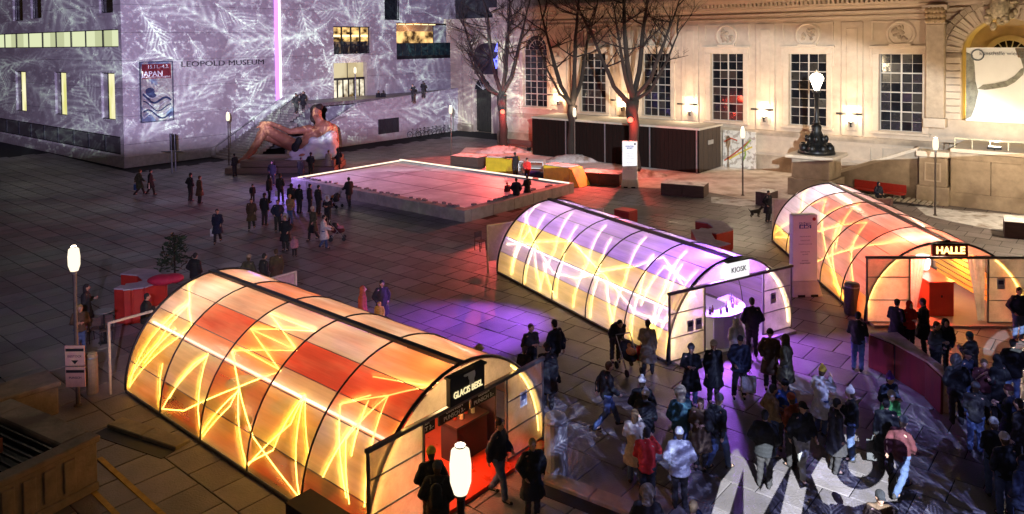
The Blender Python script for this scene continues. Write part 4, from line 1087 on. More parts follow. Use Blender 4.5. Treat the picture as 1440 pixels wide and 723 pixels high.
# banner
p0, p1 = hy(1359,67,-.5), hy(1500,177,-.5)
ban = thing('exhibition_banner', 'huge white banner with grey arm and drapery hanging in the hall arch', 'banner', HF.wor((p0.x, -.5, p1.z)), PHI)
W_, H_ = p1.x-p0.x, p0.z-p1.z
b = MB(); g = 14; vs = []
for j in range(5):
    for i in range(g): vs.append((W_*i/(g-1), .04*sin(i*1.1+j), H_*j/4))
b.add(vs, [(j*g+i,j*g+i+1,(j+1)*g+i+1,(j+1)*g+i) for j in range(4) for i in range(g-1)]); b.build('sheet', mat('banner_white', (.8,.8,.76), .8, .04, 1), ban, smooth=True)
gm = mat('printed_grey', (.25,.25,.2), .8, .45, 3); bm_ = mat('printed_brown', (.22,.14,.08), .8, .4, 3)
def flat(pts, m, nm, d=-.06):
    b = MB(); n = len(pts); b.add([(W_*u, d, H_*v) for u, v in pts]+[(W_*u, d+.012, H_*v) for u, v in pts],[tuple(range(n)),tuple(range(n,2*n))[::-1]]+[(i,i+n,(i+1)%n+n,(i+1)%n) for i in range(n)]); b.build(nm, m, ban)
flat([(.12,.44),(.18,.50),(.30,.52),(.42,.56),(.5,.63),(.56,.72),(.6,.74),(.58,.64),(.5,.54),(.42,.48),(.3,.45),(.2,.43)], gm, 'printed_arm')
flat([(.0,.02),(.06,.06),(.1,.2),(.13,.4),(.1,.55),(.09,.75),(.07,.9),(.0,.94)], gm, 'printed_drape')
flat([(.5,.98),(.66,.98),(.8,.95),(.8,.1),(.74,.22),(.66,.45),(.6,.66),(.56,.84)], gm, 'printed_drape')
flat([(.5,.99),(.6,.99),(.58,.86),(.53,.87)], bm_, 'printed_patch')
b = MB()
arch_ring(b, W_*.12, H_*.9, .3, .38, -.075, -.06, 14, 0, 2*pi); b.build('logo_ring', mat('printed_dark', (.1,.12,.14), .8), ban)
put_text('banner_text', 'kunsthalle wien', .34, mat('printed_dark', (.1,.12,.14), .8), ban, (W_*.34, -.07, H_*.92), '-y', .004)
# ---------------------------------------------------------------- side pavilion between the museum and the hall
SY = 5.3
sx0, sx1 = HF.fy(636,150,SY).x, XL+6
sp = thing('side_pavilion', 'pale side pavilion with dark arched door left of the hall', 'pavilion', HF.wor((sx0, SY, 0)), PHI)
so = Vector((sx0, SY, 0))
dx0, dx1, dzs = HF.fy(668.5,150,SY).x, HF.fy(692,150,SY).x, HF.fy(680,126,SY).z; dr = (dx1-dx0)/2
zt_ = HF.fy(650,33,SY).z
b = MB(so); b.M = Matrix.Identity(4)
wall_grid(b, 'y', SY, (sx0, sx1), (0, zt_), [(dx0, dx1, 0, dzs)], .5, 1)
b.box(sx0, sx0+.01, SY, SY+14, 0, zt_)
b.build('wall', M_STUC, sp)
b = MB(so); arch_ring(b, (dx0+dx1)/2, dzs, dr, dr+.45, SY-.14, SY-.004); b.box(dx0-.45,dx0-.002,SY-.14,SY-.004,0,dzs-.002); b.box(dx1+.002,dx1+.45,SY-.14,SY-.004,0,dzs-.002); do = b.build('doorway', M_TRIM, sp)
b = MB(so)
for k in range(6): b.box(dx0+(dx1-dx0)*k/6+.02, dx0+(dx1-dx0)*(k+1)/6-.02, SY+.2, SY+.26, .1, dzs)
b.build('door', mat('dark_green_door', (.03,.028,.02), .6, .3), do)
b = MB(so); xm = (dx0+dx1)/2; b.add([(xm-dr*cos(pi*k/12),SY-.02,dzs+dr*sin(pi*k/12)) for k in range(13)],[tuple(range(13))[::-1]]); b.build('fanlight', M_GLASS_DARK, do)
b = MB(so)
for k in range(1,6): q = pi*k/6; b.tube([(xm,SY-.05,dzs),(xm-dr*cos(q),SY-.05,dzs+dr*sin(q))],.04,4)
b.build('fanlight_bars', M_BAR, do)
for (pa_, pb_) in ((637,652),(655,665)):
    x0, x1 = HF.fy(pa_,150,SY).x, HF.fy(pb_,150,SY).x
    b = MB(so); b.box(x0,x1,SY-.35,SY-.003,.8,zt_-.8); b.build('pilaster', M_STUC, sp, bev=.03)
    b = MB(so); b.box(x0-.15,x1+.15,SY-.5,SY-.004,0,.798); b.build('pilaster_base', M_SAND, sp, bev=.03)
b = MB(so); b.box(sx0-.5,sx1,SY-.7,SY+14,zt_+.002,zt_+.5); b.box(sx0-.3,sx1,SY-.45,SY-.004,zt_-.6,zt_-.002); b.build('cornice', M_TRIM, sp)
b = MB(so); b.box(sx0+.5,sx1,SY+.2,SY+13,zt_+.5,zt_+3.2); b.build('roof', mat('dark_roof', (.03,.03,.035), .7), sp)
# dark arched sign with blue neon
p0, p1 = HF.fy(667,104,SY-.3), HF.fy(708,104,SY-.3); zt2 = HF.fy(690,60,SY-.3).z
t = thing('arched_signboard', 'dark arched signboard with vertical blue neon above the pavilion door', 'signboard', HF.wor((p0.x, SY-.3, p0.z)), PHI)
W_ = p1.x-p0.x; H_ = zt2-p0.z; n = 12
b = MB(); pts = [(0,0),(W_,0)]+[(W_/2+W_/2*cos(pi*k/n), H_*.62+H_*.38*sin(pi*k/n)) for k in range(n+1)]
m_ = len(pts); b.add([(u,0,v) for u,v in pts]+[(u,.25,v) for u,v in pts],[tuple(range(m_)),tuple(range(m_,2*m_))[::-1]]+[(i,i+m_,(i+1)%m_+m_,(i+1)%m_) for i in range(m_)]); b.build('board', mat('dark_board', (.03,.02,.03), .6, .3), t)
for k, ch in enumerate('AZW'):
    put_text('neon_letter', ch, 1.5, emis('blue_neon', (.12,.14,1.0), 3.5), t, (W_*.86, -.1, H_*(.86-.27*k)), '-y', .05, .02)
lamp('neon_lamp', 'POINT', HF.wor((p0.x+W_*.86, SY-1.0, p0.z+H_*.6)), 60, (.15,.15,1.0), size=.3)
# ---------------------------------------------------------------- three translucent barrel kiosks
RT, ZB, LT, NB = 2.78, .10, 10.9, 5
M_RIB = mat('dark_rib', (.03,.026,.026), .45, .2, metal=.4)
M_ALU = mat('grey_aluminium', (.2,.18,.17), .4, .15, metal=.6)
M_PLINTH = mat('kiosk_plinth', (.10,.085,.075), .8, .3, 3)
def kiosk(name, label, base, phi, bands, tint, bar_z, ridge, sign, ropes, rope_em, floor_m, door, tube_t, rail_m=M_ALU, sx=1.0, front_tint=None):
    F = Frame(base, phi)
    t = thing(name, label, 'kiosk', base, phi, 'barrel kiosks on the plaza')
    YC = 2.75; bay = LT/NB
    P = lambda x, a, r=RT: (x, YC-r*cos(R(a)), ZB+r*sin(R(a)))
    for k in range(NB):
        for side in (0, 1):
            for i in range(len(bands)-1):
                a0, a1 = bands[i], bands[i+1]
                if side: a0, a1 = 180-a1, 180-a0
                if side and i == len(bands)-2 : a0 = ridge+2
                if not side and i == len(bands)-2: a1 = ridge-1.2
                b = MB(); n = 6; x0, x1 = k*bay+.02, (k+1)*bay-.02; vs = []
                for j in range(n+1):
                    a = a0+(a1-a0)*j/n; vs += [P(x0, a+.25*(j==0)-.25*(j==n)), P(x1, a+.25*(j==0)-.25*(j==n))]
                b.add(vs, [(2*j, 2*j+1, 2*j+3, 2*j+2) for j in range(n)])
                b.build('skin_panel', tint(k, i, side), t, smooth=True)
    for k in range(NB+1):
        b = MB(); x = min(max(k*bay, .03), LT-.03)
        b.tube([P(x, a, RT+.015) for a in [180*j/28 for j in range(29)]],   .024 if 0 < k < NB else .042, 5)
        b.build('rib', M_RIB, t, smooth=True)
    b = MB()
    for a in bands[1:-1]:
        for q in (a, 180-a): b.tube([P(.02, q, RT+.004), P(LT-.02, q, RT+.004)], .012, 4)
    b.build('purlin', rail_m, t)
    b = MB(); vs = []
    for x in (0, LT):
        for a, r in ((ridge-1.2,RT+.01),(ridge-1.2,RT+.09),(ridge+2,RT+.09),(ridge+2,RT+.01)): vs.append(P(x, a, r))
    b.add(vs, [(0,1,2,3),(7,6,5,4),(0,4,5,1),(1,5,6,2),(2,6,7,3),(3,7,4,0)]); b.build('ridge_strip', M_RIB, t)
    b = MB(); b.box(0,LT,-.06,.12,0,.1); b.box(0,LT,5.38,5.56,0,.1); b.box(.0,.1,.125,5.375,0,.1); b.build('plinth', M_PLINTH, t, bev=.02)
    b = MB(); b.box(.1,LT+.35,.125,5.375,.0,.085); b.build('floor', floor_m, t)
    # far end: closed disc of sheets
    for k in range(6):
        y0, y1 = YC-2.7+5.4*k/6+.01, YC-2.7+5.4*(k+1)/6-.01
        b = MB(); zz = lambda y: ZB+math.sqrt(max(0, RT*RT-(y-YC)**2))-.04
        n = 5; ys = [y0+(y1-y0)*j/n for j in range(n+1)]
        b.add([(.05,y,ZB) for y in ys]+[(.05,y,max(zz(y),ZB+.01)) for y in ys],[(j,j+1,n+2+j,n+1+j) for j in range(n)]); b.build('end_panel', tint(0, len(bands)-2, 0), t)
    # front screen: two side leaves, opening, arched fanlight
    xf = LT; ya, yb = 1.46, 4.12
    ft = front_tint or skin('clear_sheet', (.92,.78,.6), .3)
    for y0, y1 in ((0, ya), (yb, 5.5)):
        for z0, z1 in ((.12, bar_z*.36), (bar_z*.36+.03, bar_z*.70), (bar_z*.70+.03, bar_z-.03)):
            b = MB(); b.quad((xf+.03,y0+.03,z0),(xf+.03,y1-.03,z0),(xf+.03,y1-.03,z1),(xf+.03,y0+.03,z1)); b.build('leaf_panel', ft, t)
    for y in (0,ya,yb,5.5): b = MB(); b.box(xf,xf+.06,y-.025,y+.025,.09,bar_z-.04); b.build('screen_post', M_ALU, t)
    for y0, y1 in ((0, ya), (yb, 5.5)):
        for z in (bar_z*.36+.015, bar_z*.70+.015, .105): b = MB(); b.box(xf+.005,xf+.05,y0+.025,y1-.025,z-.013,z+.013); b.build('screen_rail', M_ALU, t)
    b = MB(); b.box(xf-.01,xf+.09,-.06,5.56,bar_z-.036,bar_z+.05); b.build('lintel', M_ALU, t, bev=.01)
    n = 14; aa = math.degrees(math.asin((bar_z+.08-ZB)/RT))
    for (a0, a1) in ((aa, 66), (66, 114), (114, 180-aa)):
        b = MB(); vs = []
        for j in range(n+1):
            a = a0+(a1-a0)*j/n; p = P(xf+.02, a, RT-.03); vs += [p, (p[0], p[1], bar_z+.075)]
        b.add(vs, [(2*j,2*j+2,2*j+3,2*j+1) for j in range(n)]); b.build('fanlight_panel', ft, t)
    # sign
    s = sign; sw, sh = s['w'], s['h']; zc = bar_z+.09+sh/2
    b = MB(); b.box(xf+.07,xf+.2,YC+s.get('dy',0)-sw/2,YC+s.get('dy',0)+sw/2,zc-sh/2,zc+sh/2); so = b.build('sign_box', s['mat'], t, bev=.01)
    b = MB(); b.box(xf+.05,xf+.24,YC+s.get('dy',0)-sw/2-.03,YC+s.get('dy',0)+sw/2+.03,zc+sh/2+.002,zc+sh/2+.05); b.build('sign_hood', M_RIB, so)
    me = put_text('sign_letters', s['text'], s['size'], s['tmat'], so, (xf+.21, YC+s.get('dy',0), zc+s.get('dz',0)), '+x', .008, s.get('bold', .0))
    me.scale = (s.get('sx', 1), 1, 1)
    if s.get('rot'): me.rotation_euler.rotate_axis('Z', s['rot'])
    if s.get('extra'): s['extra'](so, xf+.205, YC+s.get('dy',0), zc, sw, sh)
    # luminous rope drawn on the inside of the skin
    for line in ropes:
        pts = []
        for (px, py) in line:
            pts.append(F_hit(F, px, py))
        b = MB(); ps = []
        for i in range(len(pts)-1):
            (x0, a0), (x1, a1) = pts[i], pts[i+1]; m = max(2, int(abs(a1-a0)/7)+1)
            for j in range(m): ps.append(P(min(max(x0+(x1-x0)*j/m,.06),LT-.06), a0+(a1-a0)*j/m, RT-.06))
        x1, a1 = pts[-1]; ps.append(P(min(max(x1,.06),LT-.06), a1, RT-.06))
        b.tube(ps, .016, 4); b.build('light_rope', rope_em, t)
    for tt in tube_t:
        b = MB(); b.tube([P(.15, tt, RT-.1), P(LT-.15, tt, RT-.1)], .03, 5); b.build('light_tube', emis('white_tube', (1.0,.92,.95), 7.0), t)
    return F, t
def F_hit(F, px, py):
    d = F.M.to_3x3().inverted() @ ray(px, py); e = F.loc(EYE)
    ey, ez = e.y-2.75, e.z-ZB
    A = d.y*d.y+d.z*d.z; B = ey*d.y+ez*d.z; C = ey*ey+ez*ez-RT*RT; D = max(0, B*B-A*C)
    k = (-B-math.sqrt(D))/A; p = e+d*k
    return p.x, max(1.5, math.degrees(math.atan2(p.z-ZB, -(p.y-2.75))))
def Z(lines, x0, y0, s): return [[(x0+u/s, y0+v/s) for u, v in l] for l in lines]
ROPE_Y = emis('amber_rope', (1.0,.66,.17), 15.0); ROPE_P = emis('pale_rope', (1.0,.80,.42), 17.0)

# ---- kiosk one, amber and red
T1T = {'a': skin('amber_sheet', (1.0,.66,.18), .26, (1.0,.84,.46)), 'b': skin('dark_amber_sheet', (.80,.50,.13), .5, (.52,.34,.15)), 'g': skin('straw_sheet', (.95,.74,.36), .25, (.82,.66,.56)), 'r': skin('red_sheet', (.92,.15,.08), .18, (.95,.36,.2)), 'o': skin('orange_sheet', (1.0,.38,.16), .2, (1.0,.6,.4)), 'w': skin('milky_sheet', (.98,.84,.78), .18, (1.0,.62,.42)), 'p': skin('peach_sheet', (1.0,.60,.40), .2, (.98,.82,.66)), 's': skin('smoke_sheet', (.62,.52,.42), .22, (.85,.5,.3))}
T1MAP = ['aagww', 'bgorp', 'aboow', 'bagrp', 'bgoro']
def tint1(k, i, side): return T1T[T1MAP[min(k,4)][i] if not side else 'opwpp'[(k+i)%5]]
def blob(so, x, y, z, w_, h_):
    b = MB(); b.M = Matrix.Translation((x, y+.12, z+h_*.33)); b.ell((0,0,0),(.01,.12,.13),10,8); b.ell((0,-.16,.06),(.01,.1,.04),10,6); b.box(-.008,.008,-.07,.07,-.2,0); b.build('sign_emblem', M_WHITE, so)
ropes1 = Z([[(18,378),(190,125),(190,60)],[(18,378),(150,230),(195,195),(186,125)],[(105,425),(106,330),(112,300)],[(110,445),(240,275)],[(110,445),(170,435),(325,365),(443,320),(360,200),(490,260),(310,262)],
 [(218,520),(210,430),(240,270)],[(218,520),(325,375)],[(310,262),(325,365),(345,610)],[(325,365),(365,510),(500,715)],[(345,610),(420,545),(510,385)],[(360,200),(545,205),(415,155),(490,260)],[(510,385),(495,700)],[(697,385),(610,412),(625,680)],[(650,470),(560,620)]],170,360,1.992)
ropes1 += Z([[(60,300),(150,200)],[(20,345),(100,240),(190,130)],[(130,400),(200,300),(240,275)],[(225,520),(300,420),(325,370)],[(350,608),(470,470),(512,385)],[(500,700),(520,560),(512,390)],[(640,560),(690,400)],[(445,318),(330,255)]],170,360,1.992)
ropes1 += Z([[(0,320),(165,290),(365,248)],[(165,290),(100,480),(75,700)],[(165,290),(10,450),(20,690)],[(340,262),(110,222)]],480,440,2.554)
M_REDFLOOR = mat('red_glossy_floor', (.55,.05,.02), .3, .15, 2)
F1, K1 = kiosk('barrel_kiosk', 'nearest barrel kiosk glowing amber with zigzag light ropes and GLACIS BEISL sign', G(178.5,552), PHI, [0,17,40,50,66,90], tint1, 2.08, 87,
   dict(w=1.1, h=.6, mat=mat('black_sign', (.012,.01,.012), .5), text='GLACIS BEISL', size=.2, tmat=emis('cream_letters', (1,.82,.42), 1.1), dz=-.08, bold=.003, sx=.78, extra=blob, dy=-.1),
   ropes1, ROPE_Y, M_REDFLOOR, None, [41.5])
for x, e in ((1.4,170),(4.0,75),(6.6,85),(9.0,105)): lamp('kiosk_lamp', 'POINT', F1.wor((x,2.75,1.75)), e, (1.0,.80,.52), size=.35)
lamp('kiosk_lamp', 'POINT', F1.wor((10.35,2.6,2.45)), 45, (1.0,.66,.3), size=.2)
lamp('heat_lamp', 'SPOT', F1.wor((10.0,2.9,2.35)), 400, (1,.16,.05), F1.wor((11.2,2.6,0)), .15, 110, .5)
# ---- kiosk two, violet and yellow light put into the sheet tints
T2T = {'y': skin('lemon_lit_sheet', (1.0,.76,.24), .15, (1.0,.86,.5)), 'v': skin('violet_lit_sheet', (.60,.40,1.0), .2, (.8,.6,1.0)), 'l': skin('lilac_lit_sheet', (.80,.56,1.0), .16, (.62,.42,1.0)), 'm': skin('mauve_lit_sheet', (.62,.48,.74), .3, (.8,.66,.5))}
def tint2(k, i, side): return T2T['ymyvl'[i] if not side else 'llvvv'[i]]
ropes2 = Z([[(115,380),(150,235),(232,75)],[(120,375),(200,180)],[(172,420),(200,290),(258,125)],[(236,450),(300,280),(375,115)],[(305,480),(330,330),(395,170)],[(376,520),(440,330),(520,165)],[(450,570),(480,400),(540,225)],[(542,600),(600,400),(690,215)],[(622,660),(660,450),(720,290)],[(700,690),(780,470),(842,330)],
  [(165,100),(215,240),(370,235),(490,365),(650,340),(760,300),(842,420)],[(95,250),(220,250),(290,370),(390,395),(500,370),(640,540),(760,580),(842,545)],[(240,440),(215,250)],[(545,590),(520,390)],[(300,480),(250,330)]],680,260,3.014)
ropes2 += Z([[(40,440),(100,260),(200,95)],[(70,470),(130,350),(245,175)],[(0,330),(100,160),(190,220)],[(150,560),(160,400),(230,250)]],900,320,3.014)
M_LILFLOOR = mat('pale_floor', (.5,.48,.5), .5, .1, 3)
M_SIGNW = emis('white_sign', (1.0,.97,1.0), 1.05)
F2, K2 = kiosk('barrel_kiosk', 'middle barrel kiosk glowing violet on top and yellow at the base', G(700,384), R(-59.94), [0,18,32,49,68,90], tint2, 2.2, 88,
   dict(w=1.0, h=.55, mat=M_SIGNW, text='KIOSK', size=.24, tmat=mat('grey_letters', (.22,.2,.24), .6), bold=.0, dy=.05), ropes2, ROPE_P, M_LILFLOOR, None, [31])
for x, e in ((1.4,190),(4.0,160),(6.6,160),(8.2,60)): lamp('kiosk_lamp', 'POINT', F2.wor((x,2.75,1.5)), e, (1.0,.84,.80), size=.35)
lamp('violet_lamp', 'POINT', F2.wor((10.2,2.7,2.35)), 620, (.40,.14,1.0), size=.2)
lamp('violet_lamp', 'SPOT', F2.wor((10.6,2.8,2.4)), 1700, (.42,.12,1.0), F2.wor((12.4,2.9,0)), .15, 105, .6)
lamp('violet_lamp', 'SPOT', F2.wor((6.0,.6,3.3)), 9000, (.34,.10,1.0), G(660,462), .2, 62, .9)
# ---- kiosk three, pale with yellow zigzags
T3T = {'w': skin('white_sheet', (.92,.84,.95), .18), 'a': skin('amber_sheet', (1.0,.56,.16), .26), 'p': skin('rose_sheet', (.95,.60,.55), .2), 'g': skin('dusky_sheet', (.68,.46,.42), .25), 'r': skin('brick_sheet', (.92,.38,.30), .2)}
T3MAP = ['awwww', 'agwrp', 'ggprr', 'agprp', 'agppw']
def tint3(k, i, side): return T3T[T3MAP[min(k,4)][i] if not side else 'ggppp'[i]]
ropes3 = Z([[(180,95),(165,185),(265,140),(245,215),(405,155),(300,345)],[(150,200),(165,185)],[(230,275),(430,235),(365,345)],[(245,215),(265,370),(335,560)],[(220,400),(365,345),(500,320),(640,300)],[(365,345),(375,510)],[(320,230),(285,370),(320,540)],[(60,250),(110,310)],[(50,285),(110,240)],[(110,330),(230,270)],[(55,300),(130,300)],[(290,480),(345,570)]],1070,230,2.892)
F3, K3 = kiosk('barrel_kiosk', 'far right barrel kiosk with pale skin, white curtains and glowing HALLE sign', G(1087,340), R(-92.58), [0,17,36,52,70,90], tint3, 2.36, 90,
   dict(w=1.2, h=.40, mat=mat('dark_red_sign', (.3,.03,.02), .5), text='HALLE', size=.34, tmat=emis('yellow_letters', (1,.72,.22), 3.2), bold=.012), ropes3, ROPE_Y, mat('pink_floor', (.5,.3,.24), .5, .1, 3), None, [])
for x, e in ((1.2,230),(3.8,110),(6.4,90),(8.2,40)): lamp('kiosk_lamp', 'POINT', F3.wor((x,2.75,1.7)), e, (1.0,.82,.74) if x > 2 else (1,.92,1), size=.35)
lamp('kiosk_lamp', 'POINT', F3.wor((10.3,2.75,2.6)), 45, (1,.7,.5), size=.2)
lamp('red_lamp', 'POINT', F3.wor((9.9,2.2,2.2)), 520, (1,.12,.05), size=.15)
# edge ropes round the front arches
for K, m in ((K1, ROPE_Y), (K3, ROPE_Y), (K2, ROPE_P)):
    for a0, a1 in ((3, 52), (128, 177)):
        b = MB(); b.tube([(LT-.08, 2.75-(RT-.06)*cos(R(a0+(a1-a0)*j/8)), ZB+(RT-.06)*sin(R(a0+(a1-a0)*j/8))) for j in range(9)], .024, 4); b.build('light_rope', m, K)
# paper notices on the front leaves
for K, y, z in ((K1,4.75,1.35),(K2,4.6,1.25),(K3,4.55,1.45),(K2,.85,1.05),(K2,1.2,1.05)):
    b = MB(); b.box(LT+.037,LT+.045,y-.13,y+.13,z-.18,z+.18); nn = b.build('paper_notice', M_WHITE, K)
    b = MB(); b.box(LT+.046,LT+.048,y-.09,y+.09,z-.02,z+.12); b.build('print', mat('notice_print', (.1,.1,.18), .8), nn)
# back windbreak frames at the far ends
for F, K, lab in ((F1, K1, 'thin pale frame standing off the far end of the amber kiosk'),(F2, K2, 'translucent panel frame at the far end of the violet kiosk'),(F3, K3, 'pale bluish panel frame at the far end of the HALLE kiosk')):
    t = thing('windbreak', lab, 'windbreak', F.wor((-.25,0,0)), F.phi)
    e = .42 if F is F3 else 0
    for q in ((-.38+e,-.32+e,0,2.1),(5.82,5.88,0,2.1),(-.32+e,.9,2.04,2.1),(4.6,5.82,2.04,2.1),(.87,.93,1.0,2.04),(4.57,4.63,1.0,2.04)): b = MB(); b.box(-.03,.03,*q); b.build('frame_bar', mat('pale_frame', (.5,.42,.32), .5), t)
    b = MB(); b.box(-.012,.012,4.63,5.79,.1,2.02); b.build('panel', mat('pinkish_panel', (.42,.3,.26), .7), t)
    if F is not F1: b = MB(); b.box(-.012,.012,-.29+e,.86,.5,2.02); b.build('panel', mat('pinkish_panel', (.42,.3,.26), .7), t)

# ---------------------------------------------------------------- inside the kiosks
def menu_board(F, y, txt1, txt2, z, w_, lab):
    t = thing('menu_board', lab, 'menu board', F.wor((LT-.25, y, z)), F.phi)
    b = MB(); b.box(-.02,.02,-w_/2,w_/2,-.15,.15); b.tube([(0,-w_/2+.1,.15),(0,-w_/2+.1,.24)],.008,4); b.tube([(0,w_/2-.1,.15),(0,w_/2-.1,.24)],.008,4); b.build('board', mat('chalkboard', (.015,.013,.015), .7), t)
    put_text('board_text', txt1, .11, M_WHITE, t, (.025, 0, .07), '+x', .002, .002); put_text('board_text', txt2, .13, M_WHITE, t, (.025, 0, -.06), '+x', .002, .002)
menu_board(F1, 1.75, 'MOST', 'MOST 3.-', 1.76, .6, 'black menu board hanging at the left of the amber kiosk opening')
menu_board(F1, 2.65, 'ORANGEN', 'PUNSCH 3.-', 1.76, .95, 'black menu board in the middle of the amber kiosk opening')
menu_board(F1, 3.62, 'BEEREN', 'PUNSCH 3.-', 1.76, .85, 'black menu board at the right of the amber kiosk opening')
t = thing('photo_wall', 'large photo print of a pale pink shirt and dark trousers inside the amber kiosk', 'poster', F1.wor((8.6,4.55,.09)), F1.phi)
b = MB(); b.box(-1.6,1.6,-.03,.03,0,1.75); b.M = None; w1 = b.build('print_board', mat('print_dark', (.09,.03,.025), .6, .3, 3), t)
for (x, z, rx, rz, m) in ((-.1,1.2,.5,.32,'pink'),(.3,1.45,.3,.2,'pink'),(-.4,.95,.3,.25,'pink'),(.6,.8,.5,.22,'dark'),(.9,.6,.35,.3,'dark'),(1.1,1.3,.16,.18,'skin')):
    b = MB(); b.ell((x,-.035,z),(rx,.012,rz),12,8); b.build('printed_patch', {'pink':mat('print_pink',(.7,.36,.28),.7,.3,8),'dark':mat('print_brown',(.05,.02,.02),.7),'skin':mat('print_skin',(.5,.25,.16),.7)}[m], t)
t = thing('wooden_bar', 'dark wooden bar counter with orange front inside the amber kiosk', 'bar counter', F1.wor((8.2,2.2,.09)), F1.phi)
b = MB(); b.box(-.35,.35,-1.6,.5,0,1.0); b.build('front', mat('orange_front', (.6,.18,.05), .5, .3, 3), t, bev=.02)
b = MB(); b.box(-.42,.42,-1.66,.56,1.002,1.06); b.build('counter_top', mat('dark_top', (.05,.02,.015), .4), t, bev=.01)
# violet bar
q_ = F2.fz(1030,488,.09); BX, BY = q_.x-1.22, q_.y
t = thing('round_bar', 'round violet lit bar counter inside the middle kiosk', 'bar counter', (lambda q: F2.wor((BX, BY, .09)))(0), F2.phi)
b = MB()
for k in range(12):
    q0, q1 = R(-95+k*16), R(-95+(k+1)*16)-.012
    b.add([(r*cos(q),r*sin(q),z) for z in (0,1.02) for r, q in ((1.15,q0),(1.2,q0),(1.2,q1),(1.15,q1))],[(3,2,1,0),(4,5,6,7),(0,1,5,4),(1,2,6,5),(2,3,7,6),(3,0,4,7)])
b.build('curved_front', mat('white_laminate', (.7,.68,.74), .4, .05), t)
b = MB(); b.prism([(1.3*cos(R(a)),1.3*sin(R(a))) for a in range(-100,105,10)]+[(.7*cos(R(a)),.7*sin(R(a))) for a in range(100,-105,-10)],1.025,1.07); b.build('counter_top', mat('white_laminate', (.7,.68,.74), .4, .05), t)
for k in range(14):
    a = R(-85+k*12); g_ = thing('bottle', 'small dark bottle among the bottles on the round violet bar', 'bottle', F2.wor((BX+.95*cos(a)+rnd.uniform(-.1,.1),BY+.95*sin(a)+rnd.uniform(-.1,.1),1.165)), 0, 'bottles on the violet bar')
    b = MB(); hh = rnd.uniform(.2,.34); b.lathe([(.04,0),(.042,hh*.6),(.015,hh*.75),(.015,hh)],8); b.build('glass', mat('bottle_glass', rnd.choice(((.05,.03,.08),(.4,.36,.4),(.1,.05,.02))), .15), g_)
t = thing('drink_machine', 'chunky white drinks machine on the violet bar', 'machine', F2.wor((BX+.1,BY-.95,1.165)), F2.phi+.3)
b = MB(); b.box(-.25,.25,-.3,.3,0,.45); b.build('body', M_WHITE, t, bev=.03); b = MB(); b.lathe([(.2,0),(.22,.12),(.12,.22),(.0,.25)],12,(0,0,.452)); b.build('lid', M_STEEL, t)
t = thing('bottle_shelf', 'dark shelf unit at the back of the violet bar', 'shelf', F2.wor((6.6,2.6,.09)), F2.phi)
b = MB(); b.box(-.2,.2,-1.2,1.2,0,.08); b.box(-.2,.2,-1.2,-1.15,.08,1.75); b.box(-.2,.2,1.15,1.2,.08,1.75); b.build('sides', M_BLACK, t)
for z in (.7,1.1,1.5): b = MB(); b.box(-.18,.18,-1.14,1.14,z,z+.04); b.build('shelf_board', M_BLACK, t)
# red kiosk interior
t = thing('red_counter', 'bright red box counter inside the HALLE kiosk', 'bar counter', (lambda q: F3.wor((q.x-.9, q.y, .09)))(F3.fz(1324,445,.09)), F3.phi)
b = MB(); b.box(-.9,.9,-.43,.43,0,1.2); b.build('body', mat('bright_red', (.75,.06,.03), .4, .1, 2), t, bev=.015)
b = MB(); b.box(-.94,.94,-.46,.46,1.203,1.25); b.build('counter_top', mat('bright_red_top', (.8,.12,.06), .35, .1, 2), t)
b = MB(); b.ell((.915,.0,.72),(.02,.03,.05),8,6); b.build('knob', M_BLACK, t)
t = thing('lamp_column', 'glaring white lamp standing on the back of the red counter', 'lamp', (lambda q: F3.wor((q.x-1.35, q.y, 1.345)))(F3.fz(1324,445,.09)))
b = MB(); b.lathe([(.16,0),(.16,.06)],12); b.build('foot', M_STEEL, t)
b = MB(); b.lathe([(.2,.062),(.25,.3),(.22,.55),(.05,.62)],12); b.build('glowing_shade', emis('white_glare', (1,.95,.9), 6), t)
t = thing('slat_wall', 'glowing yellow timber slats along the right inside of the HALLE kiosk', 'slat wall', F3.wor((8.4,4.6,.09)), F3.phi)
for k in range(7):
    z = .45+k*.24; b = MB(); b.box(-1.8,2.0,-.02+k*-.06,.03+k*-.06,z,z+.15); b.build('slat', mat('amber_slat', (.8,.4,.06), .5, .3, 4, stretch=(.3,3,3)), t)
lamp('slat_lamp', 'POINT', F3.wor((8.8,4.0,1.6)), 60, (1,.62,.1), size=.1)
for y0, y1, lab in ((1.5,2.1,'white curtain drawn to the left of the HALLE kiosk opening'),(3.5,4.08,'white curtain drawn to the right of the HALLE kiosk opening')):
    t = thing('curtain', lab, 'curtain', F3.wor((LT-.15,(y0+y1)/2,.1)), F3.phi)
    b = MB(); n = 14; vs = []; left = y0 < 2.5
    for j in range(8):
        z = 2.2*j/7; sq = .35+.65*(j/7)**1.2
        for i in range(n+1):
            u = i/n; yy = (y0+(y1-y0)*u*sq) if left else (y1-(y1-y0)*(1-u)*sq); vs.append((.06*sin(i*1.9), yy-(y0+y1)/2, z))
    b.add(vs, [(j*(n+1)+i,j*(n+1)+i+1,(j+1)*(n+1)+i+1,(j+1)*(n+1)+i) for j in range(7) for i in range(n)]); b.build('fabric', skin('curtain_cloth', (.92,.84,.82), .04), t, smooth=True)

